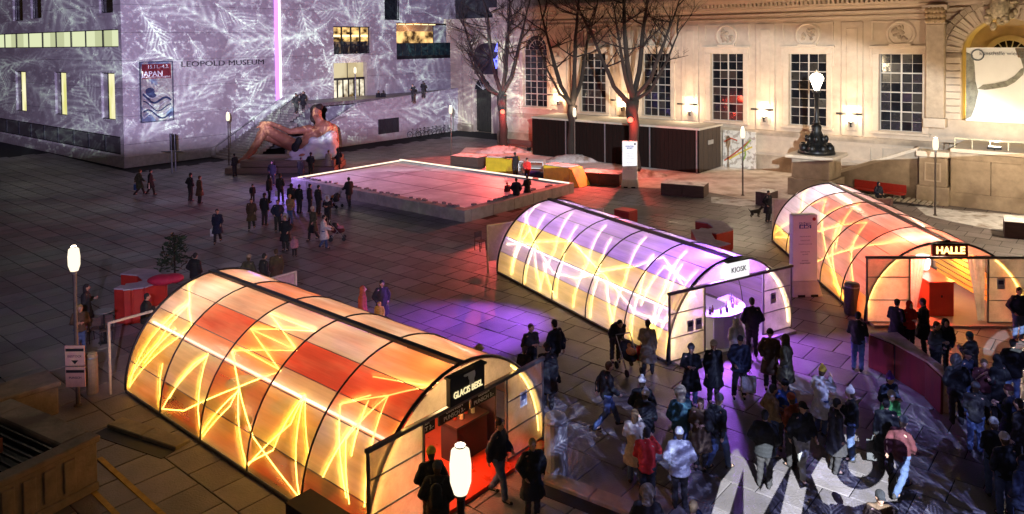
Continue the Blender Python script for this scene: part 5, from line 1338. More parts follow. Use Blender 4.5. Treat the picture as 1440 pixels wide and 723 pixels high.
for k, (x, lab) in enumerate(((2.0,'dark bar table inside the amber kiosk, nearest its far end'),(4.3,'dark bar table inside the amber kiosk, second from its far end'),(6.4,'dark bar table inside the amber kiosk, third from its far end'))):
    t = thing('bar_table', lab, 'table', F1.wor((x,1.15,.09))); b = MB(); b.lathe([(.42,1.0),(.42,1.05)],16); b.build('table_top', mat('dark_top', (.05,.02,.015), .4), t); b = MB(); b.lathe([(.25,0),(.25,.03),(.04,.05),(.04,.998)],10); b.build('stem', M_BLACK, t)
for k, (x, lab) in enumerate(((3.1,'long dark bench along the inside of the amber kiosk, farther one'),(7.4,'long dark bench along the inside of the amber kiosk, nearer one'))):
    t = thing('inner_bench', lab, 'bench', F1.wor((x,.62,.09)), F1.phi); b = MB(); b.box(-1.6,1.6,-.2,.2,.42,.5); b.build('seat', mat('dark_wood', (.06,.03,.015), .6), t)
    for u in (-1.4,1.4): b = MB(); b.box(u-.05,u+.05,-.18,.18,0,.418); b.build('leg', mat('dark_wood', (.06,.03,.015), .6), t)

t = thing('timber_box', 'low dark timber box against the side of the amber kiosk at the bottom edge', 'box', F1.wor((9.3,-.5,0)), F1.phi)
for k in range(6): b = MB(); b.box(k*.27+.005,(k+1)*.27-.005,-.3,-.26,.02,.78); b.build('side_board', mat('dark_boards_box', (.05,.025,.015), .7, .3, 4), t)
b = MB(); b.box(0,1.62,-.32,.3,.782,.82); b.build('lid', mat('dark_boards_box', (.05,.025,.015), .7, .3, 4), t, bev=.01)
b = MB(); b.box(.01,1.61,-.255,.28,.02,.78); b.build('core', M_BLACK, t)
# ---------------------------------------------------------------- street furniture
def street_lamp(p, h, label, e=45, group='slim street lamps on the plaza', big=1.0):
    t = thing('street_lamp', label, 'street lamp', p, 0, group)
    b = MB(); b.lathe([(.11,0),(.11,.04),(.055,.06),(.05,h-1.0),(.06,h-.75)],10); b.build('pole', mat('lamp_pole', (.12,.10,.085), .5, .2, metal=.5), t)
    b = MB(); b.lathe([(.06,h-.748),(.10*big,h-.66)],12); b.build('lamp_collar', M_STEEL, t)
    b = MB(); b.lathe([(.10*big,h-.658),(.15*big,h-.5),(.155*big,h-.25),(.13*big,h-.05),(.07*big,h)],14); b.build('lamp_shade', M_LANTERN, t, smooth=True)
    b = MB(); b.lathe([(.075*big,h+.002),(.08*big,h+.03),(.03,h+.05)],12); b.build('lamp_cap', M_STEEL, t)
    lamp('lantern_light', 'POINT', (0,0,h+.12), e, (1,.8,.55), size=.15, parent=t)
    return t
for px, pb, lab, en in ((322,232,'slim street lamp in front of the museum stairs',90),(634.5,218,'slim street lamp left of the red lit bench by the rink',120),(808.5,226,'slim street lamp beside the middle bare tree',120),(1044.5,275,'slim street lamp in front of the city map board',480),(1315,303,'slim street lamp in front of the podium pier',330)):
    street_lamp(G(px,pb), 4.35, lab, en)
street_lamp(G(1492,338), 4.35, 'added slim street lamp beyond the right edge, lighting the podium wall', 3200)  # unseen extra lamp, added to brighten the podium wall
g_ = G(104.5,383,3.75); street_lamp(Vector((g_.x,g_.y,0)), 4.45, 'slim street lamp on the left with notice signs on its pole', 120)
g_ = G(648,695,3.62); street_lamp(Vector((g_.x,g_.y,0)), 4.3, 'nearest glowing street lamp in front of the amber kiosk opening', 60, big=1.0)
b = thing('street_lamp', 'slim street lamp high on the museum terrace by the entrance', 'street lamp', LF.wor((3.2, LF.fx(500,140,3.2).y, TZ)), 0, 'slim street lamps on the plaza')
q = MB(); q.lathe([(.07,0),(.05,2.6)],8); q.build('pole', M_STEEL, b); q = MB(); q.lathe([(.1,2.602),(.15,2.75),(.14,3.1),(.07,3.25)],10); q.build('lamp_shade', M_LANTERN, b)
# ornate lantern on its pedestal
pg = G(1148,272)
t = thing('ornate_lantern', 'ornate black street lantern on a stone pedestal before the hall', 'lantern', pg, PHI)
S_ = pg.y/FPX; hz = lambda py: 10-(py-55.5)*S_
W2 = 30*S_
b = MB(); b.box(-W2,W2,-W2,W2,0,hz(250)); b.build('pedestal_base', M_SAND, t, bev=.04)
b = MB(); b.box(-W2*.86,W2*.86,-W2*.86,W2*.86,hz(250)+.002,hz(222)); b.build('pedestal', M_SAND, t, bev=.04)
b = MB(); b.box(-W2*1.1,W2*1.1,-W2*1.1,W2*1.1,hz(222)+.002,hz(217)); b.build('pedestal_cap', M_TRIM, t, bev=.04)
z0 = hz(217)+.002
b = MB(); b.lathe([(W2*.85,z0),(W2*.8,z0+.25),(W2*.5,z0+.55),(W2*.4,z0+1.0),(.42,z0+1.25),(.3,z0+1.5),(.34,z0+1.75),(.2,z0+1.9)],14)
for k in range(8):
    a = 2*pi*k/8; b.ell((W2*.62*cos(a),W2*.62*sin(a),z0+.35),(.28,.28,.34),8,6); b.ell((W2*.42*cos(a+.3),W2*.42*sin(a+.3),z0+.95),(.16,.16,.26),8,6)
M_IRON = mat('cast_iron', (.012,.011,.011), .4, .3, metal=.4)
b.build('iron_foot', M_IRON, t, smooth=True)
zt_ = hz(128)
b = MB(); b.lathe([(.17,z0+1.9),(.22,z0+2.0),(.15,z0+2.15),(.13,zt_-.5),(.2,zt_-.42),(.16,zt_-.2),(.3,zt_-.1),(.14,zt_)],12); b.build('iron_shaft', M_IRON, t, smooth=True)
b = MB(); b.lathe([(.14,zt_+.002),(.46,hz(111)),(.34,hz(106)),(.12,hz(104))],8); b.build('lantern_glass', emis('lantern_glare', (1,.86,.66), 16), t)
b = MB(); b.lathe([(.2,hz(104)+.002),(.1,hz(102)),(.03,hz(99))],8)
for k in range(8): a = 2*pi*k/8; b.tube([(.15*cos(a),.15*sin(a),zt_),(.475*cos(a),.475*sin(a),hz(111)),(.345*cos(a),.345*sin(a),hz(106))],.014,4)
b.build('lantern_frame', M_IRON, t)
lamp('lantern_light', 'POINT', (0,0,hz(100)+.3), 900, (1,.76,.46), size=.3, parent=t)
# black event container
ca, cb = GRID.fz(743,219), GRID.fz(983,244.5)
cx0, cx1, cy0 = ca.x, cb.x, cb.y
t = thing('event_container', 'long dark timber event container with a pale flat roof before the hall', 'container', GRID.wor(((cx0+cx1)/2, cy0+1.9, 0)), PHI)
w2 = (cx1-cx0)/2; M_CONT = mat('dark_boards', (.012,.006,.005), .85, .35, 3, .35, 10, spec=.12, stretch=(8,8,.4)); CH = 3.25
nP = 44
for k in range(nP):
    x0 = -w2+2*w2*k/nP; b = MB(); b.box(x0+.012,x0+2*w2/nP-.012,-1.9,-1.84-.015*(k%2),.05,CH); b.build('wall_board', M_CONT, t)
for k in range(10):
    y0 = -1.84+3.7*k/10; b = MB(); b.box(w2-.06,w2-.015*(k%2),y0+.012,y0+.37-.012,.05,CH); b.build('wall_board', mat('brown_boards', (.05,.032,.022), .7, .3, 3, .35, 10, stretch=(8,8,.4)), t)
b = MB(); b.box(-w2+.02,w2-.07,-1.83,1.86,.04,CH-.01); b.build('core', M_BLACK, t)
b = MB(); b.box(-w2-.05,w2+.1,-2.0,1.95,CH+.002,CH+.16); b.build('roof', mat('pale_roof', (.48,.42,.34), .85, .2, 1, .4, 6), t, bev=.02)
for px in (796,851,914,980):
    x = HF.fy(px, 210, cy0-56.5-.0).x + (-26) - (cx0+cx1)/2
    b = MB(); b.box(min(x,w2-.02)-.05,min(x,w2-.02)+.05,-1.96,-1.905,.0,CH); b.build('corner_post', M_STEEL, t)
for px, py in ((825,193),(1002,205)):
    pass
b = MB(); b.box(w2+.002,w2+.03,-.4,.5,CH*.62,CH*.72); b.build('name_plate', mat('plate_grey', (.3,.28,.25), .6), t)
# city map board
a, c = HF.fy(1017,236,-.6), HF.fy(1063,186,-.6)
t = thing('map_board', 'white city map board leaning by the dark container', 'map board', HF.wor(((a.x+c.x)/2,-.6,0)), PHI)
w2 = (c.x-a.x)/2; b = MB(); b.box(-w2,w2,-.06,.06,max(.05,a.z),c.z); b.build('panel', mat('map_print', (.6,.55,.48), .6, .12, 2, col2=(.35,.3,.25), c2=(.52,.56), c2scale=3), t)
for k, (m, pts) in enumerate(((mat('map_red',(.4,.08,.04),.7),[(-.9,.2),(-.3,.4),(.1,.55),(.6,.75)]),(mat('map_yellow',(.6,.45,.05),.7),[(-.6,.25),(0,.42),(.8,.62)]),(mat('map_red',(.4,.08,.04),.7),[(-.9,.7),(-.5,.8),(-.1,.75)]),(mat('map_green',(.2,.3,.05),.7),[(.2,.2),(.4,.4),(.35,.6),(.7,.8)]))):
    b = MB(); b.tube([(u*w2,-.065,a.z+v*(c.z-a.z)) for u,v in pts],.06,4); b.build('map_line', m, t)
# pillar signs
def pillar(px, py, label, title, sub):
    g_ = G(px, py); t = thing('pillar_sign', label, 'pillar sign', g_, R(4 if px > 1000 else -14))
    b = MB(); b.add([(-.6,-.42,0),(.6,-.42,0),(.6,.42,0),(-.6,.42,0),(-.52,-.2,.55),(.52,-.2,.55),(.52,.2,.55),(-.52,.2,.55)],[(3,2,1,0),(4,5,6,7),(0,1,5,4),(1,2,6,5),(2,3,7,6),(3,0,4,7)])
    b.build('concrete_foot', mat('pale_foot', (.55,.48,.42), .8, .15, 3), t, bev=.02)
    for u in (-.4,.12): b = MB(); b.box(u,u+.28,-.431,-.40,.0,.09); b.build('fork_pocket', M_BLACK, t)
    b = MB(); b.box(-.5,.5,-.16,.16,.552,3.15); b.build('panel', mat('pillar_white', (.82,.77,.74), .5, .06, 2), t, bev=.02)
    blue = mat('print_blue', (.05,.07,.28), .7)
    if px > 1000:
        b = MB(); b.box(-.24,.24,-.168,-.161,2.62,2.86); b.build('blue_field', blue, t); tm = M_WHITE
    else: tm = blue
    put_text('sign_text', title, .15, tm, t, (0,-.172,2.80), '-y', .004, .004); put_text('sign_text', sub, .13, tm, t, (0,-.172,2.68), '-y', .004, .004)
    for i, z in enumerate((2.3,2.15,2.0,1.7,1.6,1.35,1.25)):
        put_text('small_print', ('WINTER IM HOF','PUNSCH & EIS','TÄGLICH 16–23 UHR','EISPAVILLONS','DJ-LINES','EISSTOCK','PROJEKTIONEN')[i], .06, mat('print_grey', (.3,.27,.3), .7), t, (0,-.166,z), '-y', .003)
    b = MB(); b.M = Matrix.Translation((.36,-.165,2.98)) @ Matrix.Rotation(pi/2,4,'X'); b.lathe([(.07,-.003),(.07,.006)],14); b.build('logo_dot', M_RED if px > 1000 else M_BLACK, t)
pillar(1129.5,413,'tall white pillar sign between the middle and right kiosks','WINTER','IM MQ'); pillar(886,263,'tall white pillar sign in front of the right bare tree','WINTER','IM MQ')
# zigzag seats
def zig(pts, hgt, z0, name, label, wpx, top, side):
    t = thing('zigzag_seat', label, 'seat', G(*pts[0], 0)); o = G(*pts[0], 0)
    L = [G(px,py,z0+hgt) for px,py in pts]
    for i in range(len(L)-1):
        a, c = L[i], L[i+1]; d = (c-a); d.z = 0; n = Vector((-d.y,d.x,0)).normalized()*wpx/2; d.normalize()
        poly = [((a+n-d*.12)-o)[:2], ((a-n-d*.12)-o)[:2], ((c-n+d*.12)-o)[:2], ((c+n+d*.12)-o)[:2]]
        b = MB(); b.prism(poly, z0, z0+hgt-.05-.004*i); b.build('seat_block', side, t, bev=.03)
        b = MB(); b.prism(poly, z0+hgt-.048-.004*i, z0+hgt-.004*i); b.build('seat_top', top, t, bev=.01)
M_SEATR = mat('seat_red', (.42,.03,.02), .5, .2, 2); M_SEATT = mat('seat_snow_top', (.42,.36,.42), .8, .25, 2)
zig([(986,309),(1005,312),(1018,321),(1000,325),(985,323),(993,337),(1016,343)],1.0,0,'a','red zigzag lounge seat with frosted top between the middle and right kiosks',.85,M_SEATT,M_SEATR)
zig([(183,381),(207,383),(219,393),(198,400),(180,402),(176,404)],1.3,0,'b','red zigzag lounge seat behind the left end of the amber kiosk',.75,M_SEATT,M_SEATR)
zig([(872,293),(888,296)],.9,0,'c','small red seat block behind the ridge of the violet kiosk',.8,M_SEATR,M_SEATR)
t = thing('red_cushion', 'bright pink red cushion heap on the zigzag seat behind the amber kiosk', 'cushion', G(228,399,1.3)); b = MB(); b.ell((0,0,.14),(.5,.35,.2)); b.ell((.35,.15,.15),(.4,.3,.18)); b.ell((-.3,.1,.1),(.3,.25,.14)); obj('padding', fuse(b,'padding',.04,mat('crimson_fabric', (.45,.02,.06), .7)), t)
# long angular red table
M_REDT = mat('dark_red_timber', (.15,.010,.010), .6, .35, 2, .2, 9, stretch=(2,2,.5))
pts = [(1223,468),(1262,467),(1327,515),(1326,528),(1303,507),(1258,482)]
zt_ = 1.05; o = G(1260,480,zt_); o.z = 0
t = thing('angular_table', 'big angular dark red counter table with frosty pale top before the HALLE kiosk', 'table', o)
poly = [(G(px,py,zt_)-o)[:2] for px,py in pts]
cxx = sum(p[0] for p in poly)/6; cyy = sum(p[1] for p in poly)/6
for i in range(6):
    a, c = Vector(poly[i]), Vector(poly[(i+1)%6]); d = c-a; L = d.length; n = max(1, int(L/.5)); d.normalize(); nn = Vector((d.y,-d.x))
    if nn.dot((a+c)/2-Vector((cxx,cyy))) < 0: nn = -nn
    for k in range(n):
        p, q = a+d*(L*k/n+.008), a+d*(L*(k+1)/n-.008); b = MB(); b.prism([tuple(p), tuple(q), tuple(q-nn*.05), tuple(p-nn*.05)], 0, zt_-.07); b.build('front_board', M_REDT, t)
b = MB(); b.prism(poly, zt_-.066, zt_); b.build('table_top', mat('frosty_top', (.42,.3,.27), .7, .3, 3, col2=(.3,.08,.06), c2=(.55,.65)), t, bev=.01)
b = MB(); b.prism([(cxx+(p[0]-cxx)*.9,cyy+(p[1]-cyy)*.9) for p in poly], 0, zt_-.08); b.build('core', M_BLACK, t)
# bins
def bin_(px, py, h, r, lab, m):
    t = thing('litter_bin', lab, 'litter bin', G(px,py), R(200)); b = MB(); b.lathe([(r*.95,0),(r,.05),(r,h*.88),(r*.9,h*.97),(r*.5,h)],18); b.build('body', m, t, smooth=False)
    b = MB(); b.lathe([(r*1.01,h*.86),(r*1.03,h*.87),(r*1.03,h*.89),(r*1.01,h*.9)],18); b.build('rim', M_STEEL, t)
    for k in range(2):
        b = MB(); b.M = Matrix.Rotation(pi*k*.35+pi*.85,4,'Z') @ Matrix.Translation((0,r*.97,h*.78)); b.ell((0,0,0),(r*.5,.05,.07),12,8); b.build('mouth', M_BLACK, t)
bin_(782,664,1.38,.27,'tall grey cylindrical litter bin right of the amber kiosk',mat('bin_grey', (.36,.32,.27), .45, .15, metal=.0))
bin_(1198,441,1.15,.27,'tall litter bin at the left corner of the HALLE kiosk',mat('bin_dark', (.1,.08,.07), .4, .2, metal=.5))
bin_(130,553,1.2,.16,'small tan bollard bin beside the signed lamp on the left',mat('bin_tan', (.3,.22,.12), .5, .2))
# notice signs on the left lamp
g_ = G(104.5,383,3.75)
for k, (z, txt, lab) in enumerate(((1.45,'EISSTOCK','upper paper notice with arrow tied to the left street lamp'),(.85,'PUNSCH','lower paper notice tied to the left street lamp'))):
    t = thing('notice_sign', lab, 'notice', (g_.x, g_.y-.08, z)); b = MB(); b.box(-.27,.27,-.015,.015,-.28,.28); b.build('board', mat('notice_paper', (.5,.27,.2), .8, .15, 4), t)
    b = MB(); b.box(-.25,.25,-.02,-.0155,.12,.2); b.build('dark_bar', M_BLACK, t); put_text('notice_text', txt, .09, M_BLACK, t, (0,-.018,-.02), '-y', .002)
    if k == 0: b = MB(); b.add([(-.1,-.018,-.13),(.1,-.018,-.13),(0,-.018,-.24)],[(0,1,2)]); b.build('arrow', M_BLACK, t)
# low gutter kerbs
M_KERB = mat('worn_kerb', (.24,.2,.15), .8, .3, 2, .4, 12)
def kerb(x0, y0, x1, y1, wd, hgt, lab, m=M_KERB):
    a, c = G(x0,y0), G(x1,y1); d = c-a; L = d.length; t = thing('drain_kerb', lab, 'kerb', a, math.atan2(d.y,d.x)); n = max(1, int(L/1.0))
    for k in range(n): b = MB(); b.box(L*k/n+.01,L*(k+1)/n-.01,0,wd,-.02,hgt+rnd.uniform(-.006,.006)); b.build('kerb_stone', m, t, bev=.02)
    b = MB(); b.box(0,L,-wd*.9,-.012,-.02,.012); b.build('drain_slot', M_BLACK, t)
kerb(757,678,905,735,.42,.10,'low worn kerb and drain slot in front of the amber kiosk')
kerb(150,602,247,634,.45,.10,'low yellowish kerb strip at the left of the amber kiosk')
M_YLINE = mat('worn_yellow_line', (.42,.25,.05), .8, .35, 4)
for k, (x0,y0,x1,y1) in enumerate(((140,644,235,730),(112,672,175,735))):
    a, c = G(x0,y0), G(x1,y1); d = (c-a).normalized(); n = Vector((-d.y,d.x,0))*.06
    b = MB(); b.prism([tuple((a+n)[:2]),tuple((a-n)[:2]),tuple((c-n)[:2]),tuple((c+n)[:2])], -.02, .009); tag(b.build('road_marking', M_YLINE), kind='structure')
# concrete ventilation shaft in the corner
v = [G(136,612,1.25), G(0,676,1.25), G(62,545,1.25)]
a, c, e = v; dx = (a-c); dx.z = 0; dy = (e-a); dy.z = 0; ux = dx.normalized(); L_ = dx.length+4
phi_v = math.atan2(ux.y, ux.x); o = Vector((a.x, a.y, 0)); D_ = dy.length
t = thing('vent_shaft', 'broad concrete ventilation shaft with dark grating in the lower left corner', 'ventilation shaft', o, phi_v)
SG = 1 if Vector((-ux.y,ux.x,0)).dot(dy) > 0 else -1
M_SHAFT = mat('weathered_concrete', (.26,.2,.16), .85, .3, 2, .5, 12, col2=(.12,.085,.07), c2=(.5,.66))
b = MB(); b.box(-L_,0,SG*.28,0,.2,1.1); b.box(-L_,0,SG*D_,SG*(D_-.55),.2,1.1); b.box(-.55,0,SG*.282,SG*(D_-.552),.2,1.1); b.box(-L_-.02,.02,-SG*.02,SG*(D_+.02),0,.198); b.build('shaft_wall', M_SHAFT, t, bev=.02)
b = MB(); b.box(-L_,.06,SG*.34,-SG*.06,1.102,1.25); b.box(-L_,.06,SG*(D_+.06),SG*(D_-.62),1.102,1.25); b.box(-.62,.06,SG*.342,SG*(D_-.622),1.102,1.25); b.build('coping', M_SHAFT, t, bev=.03)
for k in range(16):
    x = -.5-k*.42; b = MB(); b.box(x-.26,x,-SG*.045,SG*.004,.3,1.0); b.build('wall_rib', M_SHAFT, t, bev=.015)
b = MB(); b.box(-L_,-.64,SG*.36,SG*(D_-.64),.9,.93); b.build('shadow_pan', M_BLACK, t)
for k in range(34):
    x = -.7-k*.2; b = MB(); b.box(x-.045,x,SG*.36,SG*(D_-.64),1.1,1.16); b.build('grate_bar', mat('rusty_bar', (.05,.04,.035), .5, .3, metal=.5), t)
t = thing('wooden_crate', 'small reddish wooden crate on the grating of the ventilation shaft', 'crate', o+ux*-1.9+Vector((-ux.y,ux.x,0))*SG*D_*.45+Vector((0,0,1.162)), phi_v)
M_CRATE = mat('crate_wood', (.2,.07,.05), .8, .3)
for k, q in enumerate(((-.6,.6,-.3,-.25),(-.6,.6,.25,.3),(-.6,-.55,-.248,.248),(.55,.6,-.248,.248))): b = MB(); b.box(*q,.0,.3); b.build('side_board', M_CRATE, t)
b = MB(); b.box(-.54,.54,-.24,.24,0,.03); b.build('bottom_board', M_CRATE, t)
a, c = G(2,560,.9), G(82,536,.9); d = c-a; t = thing('concrete_block', 'second low concrete block behind the ventilation shaft', 'concrete block', (c.x,c.y,0), math.atan2(d.y,d.x)); L_ = d.length+5
b = MB(); b.box(-L_,0,0,1.0,0,.75); b.build('block', M_SHAFT, t, bev=.03); b = MB(); b.box(-L_,.05,-.05,1.05,.752,.9); b.build('coping', M_SHAFT, t, bev=.03)
# red bench by the ramp wall, pram, tables
a, c = G(1197,275), G(1270,285); d = c-a; L = d.length; t = thing('red_bench', 'long red bench against the sandstone ramp wall', 'bench', a, math.atan2(d.y,d.x))
b = MB(); b.box(0,L,0,.5,.42,.48); b.build('seat', mat('bench_red', (.4,.03,.02), .5), t)
b = MB(); b.box(0,L,.5,.56,.5,.98); b.build('backrest', mat('bench_red', (.4,.03,.02), .5), t)
for x in (.1,L/2,L-.1): b = MB(); b.box(x-.04,x+.04,.05,.45,0,.418); b.build('leg', M_BLACK, t)
a = GRID.wor((GRID.fz(716,193).x, 52.8, 0)); t = thing('wooden_bench', 'snowy timber bench behind the left bare tree', 'bench', GRID.wor((-44.5,53.2,0)), PHI)
b = MB(); b.box(-1.6,1.6,-.3,.3,.42,.5); b.build('seat', M_TIMBER, t); b = MB(); b.box(-1.6,1.6,.3,.36,.5,.95); b.build('backrest', M_TIMBER, t)
for x in (-1.3,1.3): b = MB(); b.box(x-.05,x+.05,-.25,.25,0,.418); b.build('leg', M_BLACK, t)
def side_table(p, lab):
    t = thing('bistro_table', lab, 'table', p); b = MB(); b.lathe([(.3,1.05),(.3,1.08)],16); b.build('table_top', M_STEEL, t); b = MB(); b.lathe([(.2,0),(.2,.02),(.03,.04),(.03,1.048)],10); b.build('stem', M_BLACK, t)
side_table(Vector((*G(146,437,1.08)[:2],0)), 'small round bistro table beside the two women on the left')
def chair(p, rz, lab):
    t = thing('folding_chair', lab, 'chair', p, rz); b = MB(); b.box(-.21,.21,-.2,.2,.44,.47); b.build('seat', M_TIMBER, t); b = MB(); b.box(-.21,.21,.18,.21,.6,.88); b.build('backrest', M_TIMBER, t)
    for x in (-.19,.19):
        b = MB(); b.tube([(x,-.2,0),(x,-.16,.438)],.016,5); b.build('leg', M_BLACK, t); b = MB(); b.tube([(x,.22,0),(x,.195,.88)],.016,5); b.build('leg', M_BLACK, t)
chair(G(150,482),R(30),'dark folding chair right of the bistro table'); chair(G(138,480),R(190),'dark folding chair below the bistro table')
chair(G(676,352),R(40),'reddish thin folding chair left of the violet kiosk')
# bicycles at the terrace wall
def bicycle(p, rz, lab):
    t = thing('bicycle', lab, 'bicycle', p, rz, 'bicycles leaning at the terrace wall'); M = M_BLACK
    for x in (-.52,.52):
        b = MB(); pts = [(x+.33*cos(2*pi*k/14),0,.34+.33*sin(2*pi*k/14)) for k in range(15)]; b.tube(pts,.025,4,False)
        for k in range(6): b.tube([(x,0,.34),(x+.33*cos(pi*k/3),0,.34+.33*sin(pi*k/3))],.006,3)
        b.build('wheel', M, t)
    b = MB(); 
    for p0, p1 in (((-.52,0,.34),(-.1,0,.34)),((-.52,0,.34),(-.2,0,.78)),((-.1,0,.34),(-.22,0,.9)),((-.1,0,.34),(.36,0,.78)),((-.2,0,.78),(.36,0,.8)),((.52,0,.34),(.34,0,.98))): b.tube([p0,p1],.022,5)
    b.build('frame', M_STEEL, t); b = MB(); b.ell((-.23,0,.95),(.13,.06,.04)); b.build('saddle', M, t); b = MB(); b.tube([(.3,-.25,.98),(.36,0,1.0),(.3,.25,.98)],.018,5); b.build('handlebar', M, t)
for k, y in enumerate((0,.9,1.7,2.8,3.5,4.6)):
    bicycle(LF.wor((TX+.9+.2*(k%2), LF.fx(583,196,TX+.9).y+y, 0)), LF.phi+R(20-8*(k%3)), 'dark bicycle parked in the row at the foot of the terrace wall')
# ---------------------------------------------------------------- bare trees
M_BARK = mat('bark', (.03,.021,.017), .9, .4, 5, .9, 10, stretch=(2,2,.5))
def bare_tree(p, label, h1, r0, lean, seed, top, limbs):
    rr = random.Random(seed); t = thing('bare_tree', label, 'tree', p, 0)
    def rough(pts, rs, n=8):
        b = MB(); P = [Vector(pts[0])]; Q = [rs[0]]
        for i in range(len(pts)-1):
            for k in range(1, 4):
                q = k/3; v = Vector(pts[i]).lerp(Vector(pts[i+1]), q); 
                if k < 3: v += Vector((rr.uniform(-1,1),rr.uniform(-1,1),0))*rs[i]*.22
                P.append(v); Q.append((rs[i]+(rs[i+1]-rs[i])*q)*rr.uniform(.92,1.1))
        b.tube(P, Q, n); return b
    top1 = Vector((lean[0], lean[1], h1))
    rough([(0,0,-.1),(0,0,.5),tuple(top1*.5),tuple(top1)], [r0*1.35,r0,r0*.85,r0*1.0]).build('trunk', M_BARK, t, smooth=True)
    tw = MB()
    def twig(p, d, L, r, dep):
        n = 4; pts = [p]; rs = [r]; q = p.copy(); dd = d.copy()
        for i in range(n):
            dd = (dd+Vector((rr.uniform(-.3,.3),rr.uniform(-.3,.3),rr.uniform(-.02,.22)))).normalized(); q = q+dd*L/n; pts.append(q.copy()); rs.append(max(.008, r*(1-.7*(i+1)/n)))
            if dep > 0 and i >= 0:
                for _ in range(2 if dep > 1 else 2):
                    if rr.random() < .62:
                        a = Vector((rr.uniform(-1,1),rr.uniform(-1,1),rr.uniform(-.2,.7))).normalized(); twig(q.copy(), (dd*.55+a*.75).normalized(), L*rr.uniform(.35,.6), max(.009, rs[-1]*.62), dep-1)
        tw.tube(pts, rs, 4 if r < .05 else 5, False)
    for (dx, dy, dz, L, r, start) in limbs:
        d = Vector((dx,dy,dz)).normalized(); p0 = top1*start
        p1 = p0+d*L*.25+Vector((rr.uniform(-.1,.1),0,0)); d2 = (d+Vector((0,0,.9))).normalized(); p2 = p1+d2*L*.35; p3 = p2+(d2+Vector((rr.uniform(-.2,.2),rr.uniform(-.2,.2),.3))).normalized()*L*.4
        rough([tuple(p0),tuple(p1),tuple(p2),tuple(p3)], [r,r*.85,r*.62,r*.3], 6).build('limb', M_BARK, t, smooth=True)
        for q, k in ((.4,1),(.6,2),(.78,2),(.95,3)):
            b0 = p1.lerp(p2, min(1,q*1.3)) if q < .6 else p2.lerp(p3, (q-.55)/.45)
            for _ in range(2): twig(b0.copy(), Vector((rr.uniform(-1,1),rr.uniform(-1,1),rr.uniform(-.1,.8))).normalized(), L*rr.uniform(.22,.42), r*.3, 2 if k > 1 else 1)
        twig(p3, d2, L*.4, r*.28, 2)
    tag(tw.build('twigs', M_BARK, t), kind='stuff')
    return t
SCT = lambda px, py: G(px, py)
bare_tree(G(708,211), 'left bare tree with a red lamp on its trunk', 5.2, .42, (-.1,0), 5, 12, [(-.9,.1,.8,7.5,.2,.93),(-.35,-.2,1,8,.22,1),(.15,.3,1,9,.22,1),(.5,-.2,1,8,.2,.98),(-.8,-.3,.35,5.5,.14,.98),(.1,-.5,1,7,.16,1)])
bare_tree(G(805,224), 'middle bare tree with a pale forked trunk', 4.6, .40, (.05,0), 9, 12, [(-.55,.1,1,8.5,.24,.95),(.05,-.2,1,9.5,.25,1),(.35,.3,1,9,.22,1),(-.85,-.2,.7,6.5,.14,1)])
bare_tree(G(893,247), 'right bare tree with dark trunk behind the pillar sign', 5.6, .46, (-.15,0), 21, 12, [(-.8,.1,.9,8.5,.22,.9),(-.2,-.2,1,9,.25,1),(.25,.3,1,9,.24,1),(.7,-.2,.9,8,.2,1),(-.4,-.5,1,7.5,.18,1),(.9,.2,.55,6.5,.15,.98)])
def red_spot(px, py, label, tgt, base):
    D = base.y-.55; p = Vector(((px-CX)/FPX*D, D, 10-(py-59.5)/FPX*D))
    t = thing('red_spotlight', label, 'spotlight', p); b = MB(); b.lathe([(.12,-.1),(.2,.0),(.22,.22)],12); o = b.build('housing', M_BLACK, t); o.rotation_euler = (R(100),0,0)
    b = MB(); b.ell((0,-.24,-.02),(.2,.06,.2),12,8); b.build('lens', emis('red_lens', (1,.10,.06), 6), t)
    lamp('red_beam', 'SPOT', (p.x,p.y-.45,p.z), 13000, (1,.12,.09), tgt, .15, 84, .8); lamp('red_glow', 'POINT', (p.x+.1,p.y-.6,p.z-.2), 620, (1,.06,.03), size=.15)
red_spot(706,157,'glaring red spotlight on the trunk of the left bare tree',GRID.wor((-42.5,34,0)),G(708,211))
red_spot(885.5,170,'glaring red spotlight on the trunk of the right bare tree',GRID.wor((-33,33,0)),G(893,247))
# dark plant behind the amber kiosk
pp = G(246,392); t = thing('conifer_plant', 'small dark leafy conifer behind the left end of the amber kiosk', 'plant', pp)
b = MB(); b.lathe([(.05,0),(.03,1.9)],6); b.build('trunk', M_BARK, t)
b = MB()
for k in range(420):
    q = rnd.random(); a = rnd.uniform(0,2*pi); r = (1-q)*.75*math.sqrt(rnd.random())+.1; c = Vector((r*cos(a),r*sin(a),.35+q*1.5+.2*r)); d = Vector((rnd.uniform(-1,1),rnd.uniform(-1,1),rnd.uniform(-.4,.8)))*.16; e = Vector((rnd.uniform(-1,1),rnd.uniform(-1,1),rnd.uniform(-1,1)))*.06
    b.add([c,c+d+e,c+d*1.7,c+d-e],[(0,1,2,3)])
tag(b.build('foliage', mat('dark_needles', (.03,.05,.025), .7, .4), t), kind='stuff')
